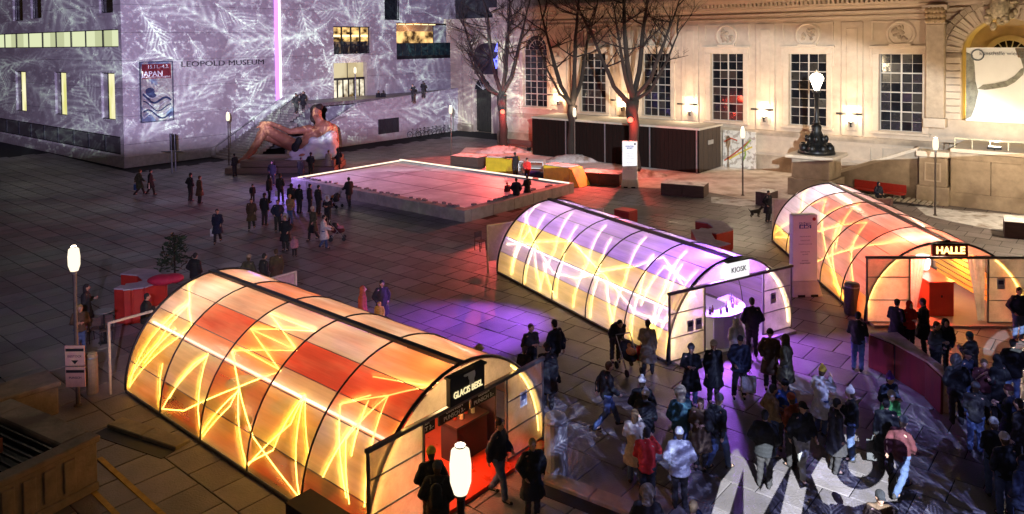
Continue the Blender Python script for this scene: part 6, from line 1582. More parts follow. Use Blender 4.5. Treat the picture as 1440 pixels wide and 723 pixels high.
# ---------------------------------------------------------------- people
M_SKIN = mat('skin', (.46,.26,.18), .55, .1, 8); M_EYE = mat('eye', (.02,.015,.012), .3); M_LIP = mat('lip', (.3,.09,.08), .5)
POSES = {}
def pose(name, lean=0.0, sit=0.0, **kw):
    J = dict(pel=(0,0,.95), chest=(0,.0,1.28), neck=(0,.01,1.47), head=(0,.045,1.63), shL=(-.165,0,1.40), shR=(.165,0,1.40), elL=(-.225,-.03,1.13), elR=(.225,-.03,1.13), haL=(-.225,.05,.88), haR=(.225,.05,.88),
             hiL=(-.09,0,.92), hiR=(.09,0,.92), knL=(-.10,.025,.5), knR=(.10,.025,.5), anL=(-.105,-.02,.09), anR=(.105,-.02,.09))
    J.update(kw); J = {k: Vector(v) for k, v in J.items()}
    if lean:
        p = J['pel']; m = Matrix.Rotation(-R(lean), 3, 'X')
        for k in ('chest','neck','head','shL','shR') + tuple(q for q in ('elL','elR','haL','haR')): J[k] = p+m@(J[k]-p)
        J['head'] += Vector((0,-.02,.02))
    if sit:
        for k in J:
            if k[:2] not in ('kn','an'): J[k].z -= sit
    POSES[name] = J
pose('stand'); pose('ease', anR=(.17,.02,.09), knR=(.14,.05,.5), haR=(.16,.19,1.0), elR=(.27,-.05,1.14))
pose('walk', knL=(-.09,.22,.53), anL=(-.09,.36,.12), knR=(.09,-.03,.5), anR=(.10,-.36,.17), elL=(-.24,-.14,1.15), haL=(-.22,-.16,.92), elR=(.24,.07,1.14), haR=(.2,.26,.98), chest=(0,.03,1.28), neck=(0,.05,1.47), head=(0,.09,1.63))
pose('step', knR=(.09,.16,.52), anR=(.10,.22,.09), knL=(-.09,-.01,.5), anL=(-.10,-.24,.13), elR=(.24,-.1,1.14), haR=(.23,-.1,.9), elL=(-.25,.05,1.14), haL=(-.21,.22,1.0))
pose('pocket', elL=(-.30,-.07,1.16), haL=(-.20,.10,.98), elR=(.30,-.07,1.16), haR=(.20,.10,.98))
pose('hold', elL=(-.24,-.02,1.14), haL=(-.07,.27,1.20), elR=(.24,-.02,1.14), haR=(.08,.28,1.22))
pose('phone', elR=(.25,.15,1.22), haR=(.07,.30,1.43), elL=(-.24,.02,1.14), haL=(-.07,.28,1.30), head=(0,.06,1.625))
pose('push', elL=(-.24,.05,1.15), haL=(-.21,.40,1.02), elR=(.24,.05,1.15), haR=(.21,.40,1.02), knR=(.09,.12,.52), anR=(.10,.14,.09), anL=(-.1,-.2,.12))
pose('bend', lean=48, elL=(-.22,.08,1.12), haL=(-.14,.16,.86), elR=(.22,.08,1.12), haR=(.14,.18,.86))
pose('lean', lean=22, elL=(-.25,.1,1.14), haL=(-.12,.34,1.08), elR=(.25,.1,1.14), haR=(.12,.34,1.08))
pose('point', elL=(-.46,.06,1.40), haL=(-.72,.14,1.44))
pose('sit', sit=.47, knL=(-.12,.43,.50), knR=(.12,.43,.50), anL=(-.12,.46,.09), anR=(.12,.44,.09), haL=(-.12,.3,1.06), haR=(.12,.3,1.06), elL=(-.25,.02,1.15), elR=(.25,.02,1.15))
_pm = {}
def hand_fingers(mb, J, s):
    el, ha = J['el'+s], J['ha'+s]; d = (ha-el).normalized(); side = Vector((1,0,0)) if abs(d.x) < .8 else Vector((0,1,0)); a = d.cross(side).normalized(); pal = d.cross(a).normalized()
    base = ha+d*.085
    for k in range(4):
        o = (k-1.5)*.019; L = (.062,.076,.07,.055)[k]; p0 = base-d*.012+a*o; p1 = p0+d*L*.55; p2 = p1+(d*.75+pal*.6).normalized()*L*.5; mb.tube([p0,p1,p2],[.0095,.0085,.006],5)
    p0 = ha+d*.03+a*.03; p1 = p0+(d*.7+a*.7).normalized()*.04; p2 = p1+(d+pal*.3).normalized()*.03; mb.tube([p0,p1,p2],[.011,.01,.007],5)
def body_mesh(pn):
    key = ('body', pn)
    if key in _pm: return _pm[key]
    J = POSES[pn]; b = MB(); h = J['head']
    up = (h-J['neck']).normalized()
    b.cap(J['pel'], .125, J['chest'], .135, 12); b.cap(J['shL'], .07, J['shR'], .07, 10); b.cap(J['chest']+Vector((0,0,.05)), .13, J['neck']-up*.06, .07, 10)
    b.cap(J['neck']-up*.05, .055, h-up*.02, .052, 10)
    b.ell(h, (.074,.094,.112), 14, 10); b.cap(h+Vector((0,.03,-.06)), .05, h+Vector((0,.055,-.082)), .03, 8); b.cap(h+Vector((0,.088,.012)), .01, h+Vector((0,.112,-.022)), .016, 6)
    for s in (-1, 1): b.ell(h+Vector((s*.077,-.005,-.008)), (.014,.024,.034), 6, 5)
    for s in 'LR':
        b.cap(J['sh'+s], .055, J['el'+s], .042); b.cap(J['el'+s], .042, J['ha'+s], .03); d = (J['ha'+s]-J['el'+s]).normalized(); b.cap(J['ha'+s], .032, J['ha'+s]+d*.065, .034, 8)
        b.cap(J['hi'+s], .095, J['kn'+s], .062); b.cap(J['kn'+s], .06, J['an'+s], .042); b.cap(J['an'+s], .042, J['an'+s]+Vector((0,.13,-.045)), .035, 8)
    me = fuse(b, 'body_'+pn, .022, [M_SKIN], 2); me.materials.append(M_EYE); me.materials.append(M_LIP)
    f = MB(); hand_fingers(f, J, 'L'); hand_fingers(f, J, 'R'); append_mesh(me, f, 0)
    f = MB()
    for s in (-1, 1): f.ell(h+Vector((s*.03,.084,.012)), (.012,.008,.008), 6, 5)
    append_mesh(me, f, 1)
    f = MB(); f.ell(h+Vector((0,.088,-.052)), (.024,.008,.007), 6, 4); append_mesh(me, f, 2)
    _pm[key] = me; return me
def top_mesh(pn, kind):
    key = (kind, pn)
    if key in _pm: return _pm[key]
    J = POSES[pn]; b = MB(); f = .025 if kind != 'puffer' else .05
    tors = (J['neck']-J['pel']).normalized()
    b.cap(J['pel']+tors*.02, .155+f, J['chest'], .165+f, 14); b.cap(J['shL'], .074+f*.5, J['shR'], .074+f*.5, 12); b.cap(J['chest'], .16+f, J['neck']-tors*.07, .09+f*.5, 12); b.cap(J['neck']-tors*.06, .085, J['neck']-tors*.01, .075, 10)
    for s in 'LR':
        b.cap(J['sh'+s],   .072+f*.5, J['el'+s], .060+f*.5); d = (J['ha'+s]-J['el'+s]); b.cap(J['el'+s], .060+f*.5, J['el'+s]+d*.94, .048+f*.5)
    low = {'jacket': .86, 'puffer': .76, 'coat': .50, 'child': .8}[kind]
    if pn == 'sit': low = .4
    lean = pn in ('bend', 'lean')
    p = J['pel']; dz = p.z-low
    if dz > .02:
        wd = .17+f+(.10 if kind == 'coat' else .03)*(dz/.45)
        sway = Vector((0, (J['knL'].y+J['knR'].y)*.25, 0))
        b.tube([p+Vector((0,0,.05)), p-Vector((0,0,dz*.5))+sway*.5, Vector((p.x,p.y,low))+sway], [.16+f,.17+f+(wd-.17-f)*.5,wd], 16)
    me = fuse(b, kind+'_'+pn, .024, [M_BLACK], 3)
    rr = random.Random(hash(pn) % 97)
    ax = {}
    for v in me.vertices:      # cloth folds and flatten front to back
        q = v.co
        if abs(q.x) < .24: q.y = J['chest'].y*.0+q.y*.86+ (J['pel'].y if not lean else q.y)*.0+.0 if not lean else q.y
        fold = .006*sin(q.z*38+q.x*9)+.005*sin(q.x*40+q.z*13)
        if kind == 'puffer': fold = .010*abs(sin(q.z*34))-.004
        n = v.normal; v.co = q+n*fold
    me.update(); _pm[key] = me; return me
def trouser_mesh(pn):
    key = ('tr', pn)
    if key in _pm: return _pm[key]
    J = POSES[pn]; b = MB(); b.cap(J['hiL'], .12, J['hiR'], .12, 10); b.cap(J['pel'], .14, (J['hiL']+J['hiR'])/2, .13, 10)
    for s in 'LR':
        b.cap(J['hi'+s], .115, J['kn'+s], .08); d = J['an'+s]-J['kn'+s]; b.cap(J['kn'+s], .08, J['kn'+s]+d*.97, .068)
    me = fuse(b, 'trousers_'+pn, .024, [M_BLACK], 2)
    for v in me.vertices: v.co += v.normal*.006*sin(v.co.z*45+v.co.x*20)
    _pm[key] = me; return me
def shoe_mesh():
    if 'shoe' in _pm: return _pm['shoe']
    b = MB(); b.cap((0,-.04,-.03), .048, (0,.0,.02), .05, 8); b.cap((0,-.04,-.045), .042, (0,.15,-.05), .038, 8)
    me = fuse(b, 'shoe', .02, [M_BLACK], 1); _pm['shoe'] = me; return me
def head_mesh(kind):
    if kind in _pm: return _pm[kind]
    b = MB()
    if kind == 'hair': b.ell((0,-.018,.03), (.086,.098,.1), 14, 9); b.ell((0,-.05,-.03), (.075,.06,.07))
    elif kind == 'longhair': b.ell((0,-.018,.03), (.09,.1,.1), 14, 9); b.cap((0,-.05,-.0), .085, (0,-.06,-.2), .07, 10)
    elif kind in ('beanie','pom'):
        b.ell((0,-.012,.055), (.094,.108,.1), 14, 9); b.tube([(0,-.01,.025),(0,-.01,.065)], .106, 14)
        if kind == 'pom': b.ell((0,-.02,.175), .042)
    elif kind == 'cap': b.ell((0,-.01,.05), (.09,.104,.085), 14, 9); b.box(-.07,.07,.06,.17,.03,.05)
    elif kind == 'hat': b.ell((0,-.01,.06), (.095,.105,.1), 14, 9); b.tube([(0,-.01,.035),(0,-.01,.05)], .16, 16)
    elif kind == 'hood':
        b.ell((0,-.035,.015), (.112,.11,.135), 14, 9); b.cap((0,-.05,-.1), .1, (0,-.04,-.15), .12, 12)
    elif kind == 'furhood':
        b.ell((0,-.05,.0), (.115,.1,.13), 14, 9); b.cap((0,-.05,-.1), .1, (0,-.04,-.15), .12, 12)
        b.tube([(.12*cos(2*pi*k/14),.03+.02*sin(2*pi*k/7),.01+.145*sin(2*pi*k/14)) for k in range(15)], .034, 6)
    me = fuse(b, kind, .018, [M_BLACK], 1)
    if kind == 'hood' or kind == 'furhood':
        pass
    _pm[kind] = me; return me
def scarf_mesh():
    if 'scarf' in _pm: return _pm['scarf']
    b = MB(); b.tube([(.10*cos(2*pi*k/12),.095*sin(2*pi*k/12)+.005,.02*sin(2*pi*k/6)) for k in range(13)], .042, 7); b.cap((.03,.1,-.02), .04, (.05,.13,-.22), .035, 8)
    me = fuse(b, 'scarf', .02, [M_BLACK], 1); _pm['scarf'] = me; return me
CLOTH = {'black':(.016,.016,.018),'navy':(.018,.022,.045),'brown':(.085,.048,.025),'olive':(.07,.062,.035),'grey':(.09,.088,.09),'red':(.58,.03,.025),'rust':(.34,.075,.025),'blue':(.05,.10,.32),'white':(.62,.58,.55),'cream':(.5,.42,.32),
 'silver':(.46,.44,.47),'jeans':(.07,.10,.2),'pale':(.32,.31,.28),'beige':(.30,.24,.16),'dark':(.03,.026,.026),'wine':(.07,.014,.018),'yellow':(.6,.42,.05),'purple':(.14,.04,.4),'green':(.06,.25,.06),'pink':(.5,.2,.25),'tan':(.26,.15,.07),'orange':(.6,.2,.04),'blond':(.3,.19,.08),'fur':(.3,.23,.16),'teal':(.04,.1,.11)}
def cm(c): return mat('cloth_'+c, CLOTH[c], .85, .3, 9, .5, 60)
def hm(c): return mat('headwear_'+c, CLOTH[c], .9, .3, 14, .7, 80)
def slot(o, m):
    o.material_slots[0].link = 'OBJECT'; o.material_slots[0].material = m; return o
def person(px, ph, H, face, pn, top, tc, bc, head, hc, label, z=0.0, scarf=None, extra=None, sc_w=1.0, group=None):
    s = H/1.76; top_h = POSES[pn]['head'].z+.125+(.02 if head in ('pom','beanie') else 0)
    g = G(px, ph, z+top_h*s)
    hx_, hy_ = POSES[pn]['head'].x*s, POSES[pn]['head'].y*s; a = R(-face)
    ox, oy = hx_*cos(a)-hy_*sin(a), hx_*sin(a)+hy_*cos(a)
    t = thing('person', label, 'person', (g.x-ox, g.y-oy, z), a, group); t.scale = (s*sc_w, s*sc_w, s)
    obj('body', body_mesh(pn), t)
    nm = {'jacket':'jacket','puffer':'quilted_coat','coat':'coat'}[top]
    slot(obj(nm, top_mesh(pn, top), t), cm(tc)); slot(obj('trousers', trouser_mesh(pn), t), cm(bc))
    for q in 'LR':
        o = slot(obj('shoe', shoe_mesh(), t), cm('dark')); o.location = POSES[pn]['an'+q]
    o = slot(obj({'longhair':'hair','furhood':'fur_hood','pom':'bobble_hat'}.get(head, head), head_mesh(head), t), hm(hc)); o.location = POSES[pn]['head']
    if head in ('beanie','pom','cap','hat') and tc not in ('x',): o = slot(obj('hair', head_mesh('hair'), t), hm('brown')); o.location = POSES[pn]['head']-Vector((0,.004,.022))
    if scarf: o = slot(obj('scarf', scarf_mesh(), t), hm(scarf)); o.location = POSES[pn]['neck']+Vector((0,.01,-.015))
    return t
def hand_pos(t, pn, s='R'):
    return Matrix.Translation(t.location) @ Matrix.Rotation(t.rotation_euler.z,4,'Z') @ Vector([a*b for a,b in zip(POSES[pn]['ha'+s]+(POSES[pn]['ha'+s]-POSES[pn]['el'+s]).normalized()*.08, t.scale)])
def bag(t, pn, s, col, label, big=1.0):
    p = hand_pos(t, pn, s); hgt = .36*big
    o = thing('shopping_bag', label, 'bag', (p.x, p.y, p.z-.12*big-hgt), t.rotation_euler.z)
    b = MB(); w_ = .15*big; d = .06*big; b.add([(-w_,-d,0),(w_,-d,0),(w_,d,0),(-w_,d,0),(-w_*1.05,-d*.7,hgt),(w_*1.05,-d*.7,hgt),(w_*1.05,d*.7,hgt),(-w_*1.05,d*.7,hgt)],[(3,2,1,0),(0,1,5,4),(1,2,6,5),(2,3,7,6),(3,0,4,7)])
    b.build('sack', cm(col), o, bev=.01)
    b = MB()
    for y in (-d*.7, d*.7): b.tube([(-w_*.5,y,hgt),(-w_*.3,y*.3,hgt+.1*big),(0,0,hgt+.13*big),(w_*.3,y*.3,hgt+.1*big),(w_*.5,y,hgt)],.008,4)
    b.build('handle', cm(col), o)
def backpack(t, pn, col, label):
    J = POSES[pn]; m = Matrix.Translation(t.location) @ Matrix.Rotation(t.rotation_euler.z,4,'Z'); p = m @ Vector(((J['chest'].x)*t.scale.x, (J['chest'].y-.27)*t.scale.y, (J['chest'].z-.28)*t.scale.z))
    o = thing('backpack', label, 'backpack', p, t.rotation_euler.z); b = MB(); b.cap((0,0,.1),.13,(0,0,.38),.12,12); b.ell((0,-.09,.17),(.1,.07,.11)); me = fuse(b,'pack',.025,[M_BLACK],2); slot(obj('pack', me, o), cm(col))
    b = MB()
    for x in (-.1,.1): b.tube([(x,.06,.45),(x*1.3,.2,.48),(x*1.4,.3,.34)],.018,5)
    b.build('strap', cm('black'), o)
def pram(p, rz, label, col):
    t = thing('pushchair', label, 'pushchair', p, rz); b = MB()
    for x in (-.24,.24):
        b.tube([(x,-.35,1.02),(x,.35,.12)],.016,5); b.tube([(x,.05,.55),(x,-.3,.12)],.016,5)
    b.tube([(-.24,-.35,1.02),(.24,-.35,1.02)],.02,5); b.build('frame', M_STEEL, t)
    for x in (-.25,.25):
        for y in (-.3,.35):
            b = MB(); b.M = Matrix.Translation((x,y,.11)) @ Matrix.Rotation(pi/2,4,'Y'); b.lathe([(.06,-.02),(.11,-.02),(.11,.02),(.06,.02)],12); b.build('wheel', M_BLACK, t)
    b = MB(); b.ell((0,.05,.5),(.22,.36,.16)); slot(obj('seat', fuse(b,'pram_seat',.03,[M_BLACK],2), t), cm(col))
    b = MB(); b.ell((0,-.12,.72),(.23,.2,.2)); slot(obj('hood', fuse(b,'pram_hood',.03,[M_BLACK],2), t), cm('dark'))
    b = MB(); b.ell((0,.16,.66),(.15,.2,.1)); b.ell((0,.0,.78),.09); slot(obj('blanket', fuse(b,'blanket',.025,[M_BLACK],2), t), cm('pink' if col != 'black' else 'orange'))
# (x of the head, y of the head top, height, heading clockwise from straight away, ...)
P = person
t = P(197,238,1.75,40,'walk','coat','olive','dark','hair','brown','person in olive coat strolling left by the museum corner'); bag(t,'walk','L','blue','small blue bag held by the person in olive coat near the museum')
t = P(212,238,1.74,60,'step','coat','black','dark','hair','dark','person in black coat walking beside the olive coated one'); bag(t,'step','R','white','pale handbag held by the black coated person near the museum',.7)
P(268,243,1.8,30,'pocket','jacket','black','dark','beanie','black','person in black jacket standing left in the pair on the dark plaza')
P(281,247,1.76,40,'stand','coat','brown','dark','hair','brown','person in brown coat standing right in the pair on the dark plaza')
t = P(305,294,1.74,170,'step','coat','navy','dark','hair','dark','lone person in dark coat walking across the empty plaza'); bag(t,'step','R','white','white and pink shopping bag of the lone walker on the plaza')
P(355,259,1.15,150,'stand','jacket','black','dark','beanie','black','small child in dark clothes at the left of the rink crowd',sc_w=1.05)
P(353,279,1.72,170,'step','coat','brown','dark','longhair','brown','woman in brown coat at the left edge of the rink crowd')
P(372,271,1.8,20,'stand','jacket','black','dark','beanie','black','man in black jacket right of the brown coated woman at the rink crowd')
P(379,246,1.76,80,'stand','puffer','black','dark','hood','black','person in black hooded jacket at the back left of the rink crowd')
t = P(394,244,1.8,10,'ease','jacket','dark','dark','beanie','dark','tall dark dressed person behind the rink crowd holding a white bag'); bag(t,'ease','L','white','white bag hanging behind the rink crowd')
P(390,281,1.74,160,'pocket','jacket','navy','dark','hair','dark','person in navy jacket in the middle of the rink crowd')
t = P(407,273,1.76,200,'hold','jacket','tan','jeans','hair','blond','fair haired person in brown jacket among the rink crowd'); bag(t,'stand','R','white','white paper bag carried by the fair haired person in brown jacket')
P(400,303,1.74,190,'pocket','coat','black','dark','hair','blond','person in black coat at the front of the rink crowd')
P(414,333,.95,150,'stand','puffer','pink','dark','hood','pink','toddler in pinkish snowsuit at the front of the rink crowd',sc_w=1.15)
for x,y,l in ((421,259,'black jacketed person at the back of the rink crowd, leftmost of four by the curb'),(410,258,'person in dark hood half hidden behind the rink crowd'),(436,258,'dark person at the back of the rink crowd, third by the curb'),(448,260,'dark person with black beanie nearest the curb in the rink crowd')):
    P(x,y,1.74,rnd.uniform(0,60),'stand','jacket','black' if x%2 else 'dark','dark','hood' if x in (410,) else 'hair','dark',l)
t = P(439,290,1.74,210,'step','coat','olive','dark','beanie','cream','person in olive coat with a pale cap in the rink crowd'); bag(t,'step','L','black','black bag held by the person with pale cap in the rink crowd')
P(456,302,1.66,80,'push','coat','white','jeans','hair','dark','woman in white coat pushing a pushchair by the rink')
P(460,275,1.76,190,'hold','jacket','black','dark','furhood','white','person in black jacket with white fur collar behind the white coat')
pram(Vector((*G(474,338)[:2],0)), R(-80), 'dark pushchair with pink blanket pushed by the woman in white coat','wine')
P(490,249,1.82,-40,'push','puffer','black','dark','hair','dark','man in black puffer jacket bent to a pram at the rink curb')
pram(Vector((*G(472,292)[:2],0)), R(60), 'dark blue pram in front of the man at the rink curb','black')
P(329,216,1.75,-60,'stand','jacket','black','dark','hair','dark','dark person standing at the left end of the sculpture platform')
P(382,226,1.8,180,'ease','puffer','black','dark','hood','black','dark hooded person in front of the sculpture knees')
P(423,221,1.7,10,'stand','coat','dark','dark','hair','dark','slim dark person viewing the sculpture near the rink end')
P(437,214,1.78,5,'pocket','jacket','black','dark','beanie','black','broad dark person viewing the sculpture, second from the rink end')
P(462,211,1.72,20,'stand','coat','beige','dark','hair','brown','person in beige coat beside the sculpture cloth')
P(475,208,1.78,-10,'pocket','coat','black','dark','hood','black','person in long black hooded coat right of the sculpture')
P(416,131,1.76,150,'step','jacket','dark','dark','beanie','dark','left one of two people walking down the museum stairs',z=3.9)
P(426,128,1.8,160,'step','coat','black','dark','hair','dark','right one of two people walking down the museum stairs',z=3.9)
for x,y,l,ps in ((532,127,'left one of two heads sitting low behind the terrace parapet','stand'),(539,127,'right one of two heads sitting low behind the terrace parapet','stand'),(580,118,'left person standing on the terrace behind the parapet','hold'),(595,114,'right person standing on the terrace behind the parapet','phone')):
    q = LF.fx(x, y, 2.2); hh = 1.74; d = ray(x,y); k = (LF.wor((2.2,0,0))-EYE).dot(LF.M.to_3x3()@Vector((1,0,0)))/d.dot(LF.M.to_3x3()@Vector((1,0,0))); w_ = EYE+d*k
    P(x,y,hh,rnd.uniform(0,300),ps,'jacket','black','dark','hair','dark',l,z=max(3.4 if x < 560 else 4.4, min(4.42, w_.z-1.8)) if x < 560 else 4.4)
P(713,256,1.2,-20,'stand','jacket','wine','dark','beanie','dark','child in dark red jacket at the near corner of the rink',sc_w=1.05)
P(726,250,1.76,10,'pocket','puffer','navy','dark','hair','brown','parent in navy jacket beside the child at the rink corner')
P(741,246,1.76,-30,'push','coat','black','dark','hair','dark','dark person with a bag at the rink corner, rightmost of three')
P(724,214,1.78,-20,'point','jacket','black','dark','beanie','black','person with outstretched arm standing between the yellow barriers')
P(741,222,1.7,190,'ease','jacket','red','dark','beanie','black','person in red jacket between the yellow barriers')
P(275,355,1.76,20,'pocket','puffer','black','dark','hair','dark','person in black jacket by the conifer behind the amber kiosk')
P(350,357,1.74,10,'pocket','jacket','olive','dark','beanie','beige','person with beige beanie behind the amber kiosk ridge')
P(372,356,1.74,40,'stand','coat','dark','dark','hair','dark','dark haired person behind the amber kiosk, middle of three')
P(388,350,1.76,-20,'stand','coat','brown','dark','hair','brown','brown haired person behind the amber kiosk, right of three')
P(122,399,1.72,70,'hold','coat','dark','dark','longhair','dark','dark long haired woman at the bistro table on the left')
P(112,428,1.72,150,'hold','jacket','brown','jeans','longhair','blond','woman in brown jacket in front of the left street lamp')
P(207,412,1.74,60,'hold','puffer','black','dark','hair','dark','dark person behind the left end of the amber kiosk by the red seat')
P(511,402,1.64,80,'stand','coat','rust','dark','hood','rust','woman in rust orange hooded coat beyond the amber kiosk roof')
P(537,394,1.7,150,'pocket','coat','dark','dark','longhair','dark','dark haired woman in dark coat beyond the amber kiosk roof')
P(533,425,.98,190,'stand','puffer','yellow','dark','hood','yellow','small child in yellow jacket in front of the dark haired woman',sc_w=1.15)
P(674,485,1.74,30,'pocket','coat','dark','dark','hat','cream','person with pale brimmed hat peeking over the amber kiosk roof')
P(747,455,1.78,150,'hold','jacket','dark','dark','hair','brown','person in dark jacket behind the right end of the amber kiosk')
P(738,487,1.4,30,'stand','puffer','black','dark','beanie','brown','short person with brown beanie behind the amber kiosk corner')
P(779,449,1.82,-40,'step','jacket','black','dark','hair','dark','tall person in black walking beyond the amber kiosk corner')
P(770,482,1.8,10,'stand','coat','black','dark','hair','black','person in long black coat right beside the amber kiosk screen')
P(872,450,1.74,170,'bend','jacket','black','dark','longhair','dark','person in black bending over a pushchair by the violet kiosk')
pram(Vector((*G(884,522)[:2],0)), R(-160), 'black pushchair with orange blanket left of the violet kiosk','black')
t = P(911,449,1.72,20,'step','coat','beige','dark','hair','dark','woman in beige coat carrying a red bag beside the violet kiosk'); bag(t,'step','L','red','red bag carried by the woman in beige coat',1.2)
P(1034,447,1.6,-20,'hold','puffer','white','white','hood','white','person in white furry coat with hood at the violet bar',z=.09)
P(1057,418,1.86,5,'pocket','jacket','black','dark','hair','dark','tall man in black with his back turned at the violet bar',z=.09)
P(972,483,1.74,190,'hold','coat','black','jeans','beanie','grey','person with grey beanie left of the violet kiosk entrance')
P(1004,478,1.76,170,'stand','coat','black','dark','beanie','white','person in long black coat and white beanie before the violet kiosk')
t = P(1041,472,1.78,190,'ease','puffer','navy','dark','cap','dark','man in blue black jacket holding a white carrier bag'); bag(t,'ease','L','white','white carrier bag held by the man before the violet kiosk',1.25)
P(1083,462,1.76,200,'pocket','coat','brown','dark','beanie','dark','person in dark brown coat at the right of the violet kiosk entrance')
P(1103,470,1.8,-60,'pocket','coat','olive','dark','hood','olive','person in olive hooded coat at the right of the violet kiosk entrance')
P(857,508,1.78,75,'walk','jacket','black','jeans','hair','brown','man in black jacket and jeans striding right in mid plaza')
P(903,529,1.72,10,'pocket','jacket','black','dark','pom','white','person with white bobble hat, rear one of two in mid crowd')
P(908,546,1.74,30,'hold','puffer','black','dark','pom','white','person with white bobble hat, front one of two in mid crowd')
P(893,575,1.68,20,'phone','coat','cream','jeans','longhair','blond','blond woman in cream coat left of the red jacket')
P(910,600,1.76,20,'phone','jacket','red','black','hair','dark','person in bright red jacket taking a photo')
P(957,545,1.74,0,'pocket','puffer','teal','jeans','furhood','beige','person with beige fur hood and teal jacket in mid crowd')
P(955,600,1.72,5,'pocket','puffer','silver','dark','beanie','silver','woman in quilted silver coat and pale beanie')
t = P(1012,553,1.78,60,'step','jacket','black','jeans','beanie','grey','man in black jacket and jeans with a dark backpack'); backpack(t,'step','black','dark backpack on the man in jeans in mid crowd')
P(1088,540,1.76,80,'pocket','jacket','tan','jeans','hair','dark','man in tan brown jacket among the right crowd')
P(1104,533,1.76,190,'hold','jacket','blue','dark','beanie','black','person in blue jacket with black beanie behind the tan jacket')
P(1129,565,1.78,170,'step','jacket','black','pale','cap','black','man in black jacket and pale trousers on the projected letter')
P(1157,514,1.74,60,'phone','coat','white','jeans','pom','yellow','woman in white coat and yellow hat holding up a phone')
P(1195,544,1.74,-60,'hold','jacket','black','jeans','pom','white','person in black jacket and jeans with a white beanie')
P(1252,525,1.72,160,'hold','puffer','navy','dark','pom','purple','person with purple bobble hat in the right crowd')
P(1254,549,1.66,170,'hold','jacket','green','dark','beanie','white','person in green jacket with white beanie in the right crowd')
P(1271,584,1.74,60,'walk','jacket','wine','jeans','beanie','grey','person in wine red jacket and light jeans striding right')
t = P(1246,560,1.7,20,'stand','coat','black','dark','hair','dark','person in black carrying a dark shoulder bag by the green jacket'); bag(t,'stand','L','grey','striped grey bag hanging by the green jacket',1.2)
P(910,684,1.72,10,'pocket','puffer','dark','dark','furhood','fur','person with brown fur hood at the bottom edge of the picture')
P(975,703,1.7,20,'phone','jacket','navy','dark','hair','blond','fair haired person at the bottom edge right of the fur hood')
P(1238,690,1.76,190,'hold','jacket','brown','dark','cap','black','person in black cap at the bottom edge on the projected letters')
t = P(1207,438,1.8,40,'hold','jacket','black','jeans','hair','dark','man in black jacket and jeans at the left end of the angular table'); bag(t,'hold','R','silver','silver bag of the man at the angular table')
P(1262,420,1.76,60,'hold','coat','black','dark','hair','dark','dark haired person left at the HALLE kiosk entrance')
P(1280,424,1.7,170,'hold','jacket','red','dark','hood','red','person in red hooded jacket at the HALLE kiosk entrance')
P(1297,419,1.76,-60,'hold','coat','black','dark','hair','dark','dark person right at the HALLE kiosk entrance')
P(1330,449,1.76,190,'lean','puffer','black','dark','hood','black','person in black hooded puffer leaning on the angular table')
P(1363,466,1.7,-30,'hold','puffer','dark','jeans','beanie','teal','person with teal beanie right of the leaning hooded person')
P(1345,500,1.78,10,'pocket','puffer','black','dark','furhood','grey','person with grey fur hood in front of the dark group on the right')
P(1361,492,1.76,160,'hold','jacket','navy','jeans','cap','dark','person in navy jacket behind the grey fur hood on the right')
P(1384,505,1.7,200,'phone','jacket','wine','dark','hair','brown','person in wine red jacket in the dark group on the right')
P(1401,498,1.8,-20,'pocket','coat','black','dark','hood','black','person in long black hooded coat in the dark group on the right')
P(1397,586,1.72,10,'hold','jacket','black','jeans','beanie','pale','person with pale beanie behind the jeans wearer at the right edge')
P(1412,607,1.76,0,'pocket','jacket','black','jeans','beanie','white','person in black jacket, blue jeans and white beanie at the right edge')
P(1434,404,1.82,180,'pocket','jacket','navy','jeans','hair','dark','man in navy jacket and blue jeans at the right screen of the HALLE kiosk')
P(1432,560,1.76,-30,'stand','coat','dark','dark','hair','dark','dark person cut by the right edge of the picture')
P(1318,452,1.74,150,'hold','jacket','grey','dark','hair','brown','person in grey jacket left of the leaning hooded person at the angular table')
P(1424,476,1.78,20,'pocket','puffer','black','jeans','hair','dark','person in black puffer behind the long black hooded coat at the right')
P(1418,540,1.74,-40,'hold','coat','navy','dark','beanie','wine','person in navy coat and dark red beanie near the right edge')
P(1372,536,1.72,30,'phone','jacket','dark','jeans','beanie','grey','person in dark jacket looking at a phone in the right group')
P(1437,640,1.76,-20,'pocket','puffer','navy','dark','hood','navy','person in navy hooded puffer cut by the lower right edge')
P(1076,576,1.74,30,'pocket','puffer','black','dark','hair','dark','person in black puffer in front of the tan brown jacket')
P(1112,552,1.72,-30,'hold','jacket','rust','dark','beanie','rust','person in rust cap and jacket between the blue jacket and the pale trousers')
P(1178,560,1.74,90,'stand','coat','dark','dark','hair','dark','dark person between the white coat and the white beanie')
P(985,560,1.7,200,'hold','coat','brown','dark','longhair','brown','woman in brown coat left of the man with backpack')
P(1081,268,1.74,150,'pocket','coat','black','dark','hair','dark','dark person with a dog behind the far end of the HALLE kiosk')
P(703,589,1.78,120,'step','jacket','navy','jeans','hair','dark','man in navy jacket and jeans leaving the amber kiosk')
P(749,617,1.72,160,'pocket','coat','black','dark','hair','blond','fair haired woman in long black coat right of the amber kiosk entrance')
P(606,627,1.74,-10,'pocket','jacket','black','dark','beanie','yellow','person with yellowish cap inside the amber kiosk entrance',z=.09)
t = P(615,647,1.78,0,'pocket','puffer','dark','dark','beanie','grey','person with grey beanie entering the amber kiosk with a backpack'); backpack(t,'pocket','black','black backpack on the person entering the amber kiosk')
P(1236,256,1.74,170,'sit','jacket','navy','dark','hood','navy','dark person sitting on the red bench by the ramp wall')
t = P(1287,380,1.72,120,'hold','jacket','wine','dark','hair','dark','vendor in wine red behind the red counter',z=.09); t.location = F3.wor((9.0,2.2,.09))
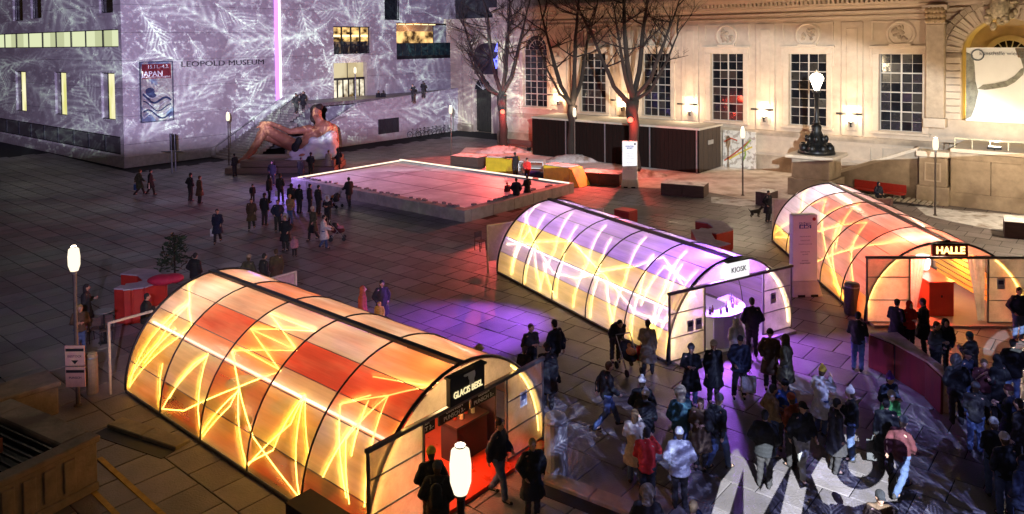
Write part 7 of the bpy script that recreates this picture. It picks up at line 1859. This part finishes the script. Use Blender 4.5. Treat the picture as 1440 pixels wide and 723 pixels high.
t = P(1018,398,1.7,150,'hold','jacket','dark','dark','hair','dark','vendor in dark clothes behind the violet bar',z=.09); t.location = F2.wor((BX-.5,BY+.1,.09))
t = P(660,560,1.72,150,'lean','jacket','pink','dark','hair','dark','seller in pink jumper leaning forward inside the amber kiosk',z=.09); t.location = F1.wor((9.35,4.15,.09)); t.rotation_euler.z = F1.phi-R(90)
t = P(668,560,1.74,150,'hold','jacket','wine','dark','hair','brown','second seller in dark red behind the table inside the amber kiosk',z=.09); t.location = F1.wor((8.55,3.45,.09)); t.rotation_euler.z = F1.phi-R(60)
t = thing('sales_table', 'dark sales table with jars inside the right of the amber kiosk', 'table', F1.wor((9.9,3.75,.09)), F1.phi)
b = MB(); b.box(-.3,.3,-.55,.55,.85,.9); b.build('table_top', mat('dark_top', (.05,.02,.015), .4), t); b = MB(); b.box(-.27,.27,-.52,.52,0,.848); b.build('table_cloth', mat('dark_cloth', (.06,.012,.012), .9), t)
for k in range(7):
    g_ = thing('jar', 'small bright jar on the sales table of the amber kiosk', 'jar', F1.wor((9.75+.1*(k%3),3.35+.13*k,.99)), 0, 'jars on the sales table'); b = MB(); b.lathe([(.05,0),(.05,.12),(.035,.14)],8); b.build('glass', mat('jar_fill', ((.5,.25,.05),(.4,.05,.03),(.6,.5,.3))[k%3], .3), g_); b = MB(); b.lathe([(.045,.142),(.045,.17)],8); b.build('lid', M_STEEL, g_)
# dog
dg = G(1062,306); t = thing('dog', 'small dark dog on a lead behind the far end of the HALLE kiosk', 'dog', dg, R(8))
b = MB(); b.cap((-.2,0,.33),.10,(.2,0,.36),.125); b.cap((.22,0,.4),.08,(.36,0,.52),.065); b.ell((.40,0,.56),(.09,.07,.075)); b.cap((.44,0,.55),.045,(.53,0,.53),.03); b.cap((-.28,0,.38),.03,(-.42,0,.52),.018)
for s in (-1,1):
    b.cap((.2,s*.07,.3),.05,(.19,s*.07,.15),.032); b.cap((.19,s*.07,.15),.03,(.2,s*.07,.03),.026); b.cap((-.2,s*.07,.3),.065,(-.15,s*.07,.19),.04); b.cap((-.15,s*.07,.19),.035,(-.25,s*.07,.13),.026); b.cap((-.25,s*.07,.13),.026,(-.22,s*.07,.03),.024); b.cap((.38,s*.05,.6),.025,(.37,s*.07,.66),.012)
obj('body', fuse(b,'dog_body',.022,mat('dog_fur',(.03,.024,.02),.9,.4,20),2), t)
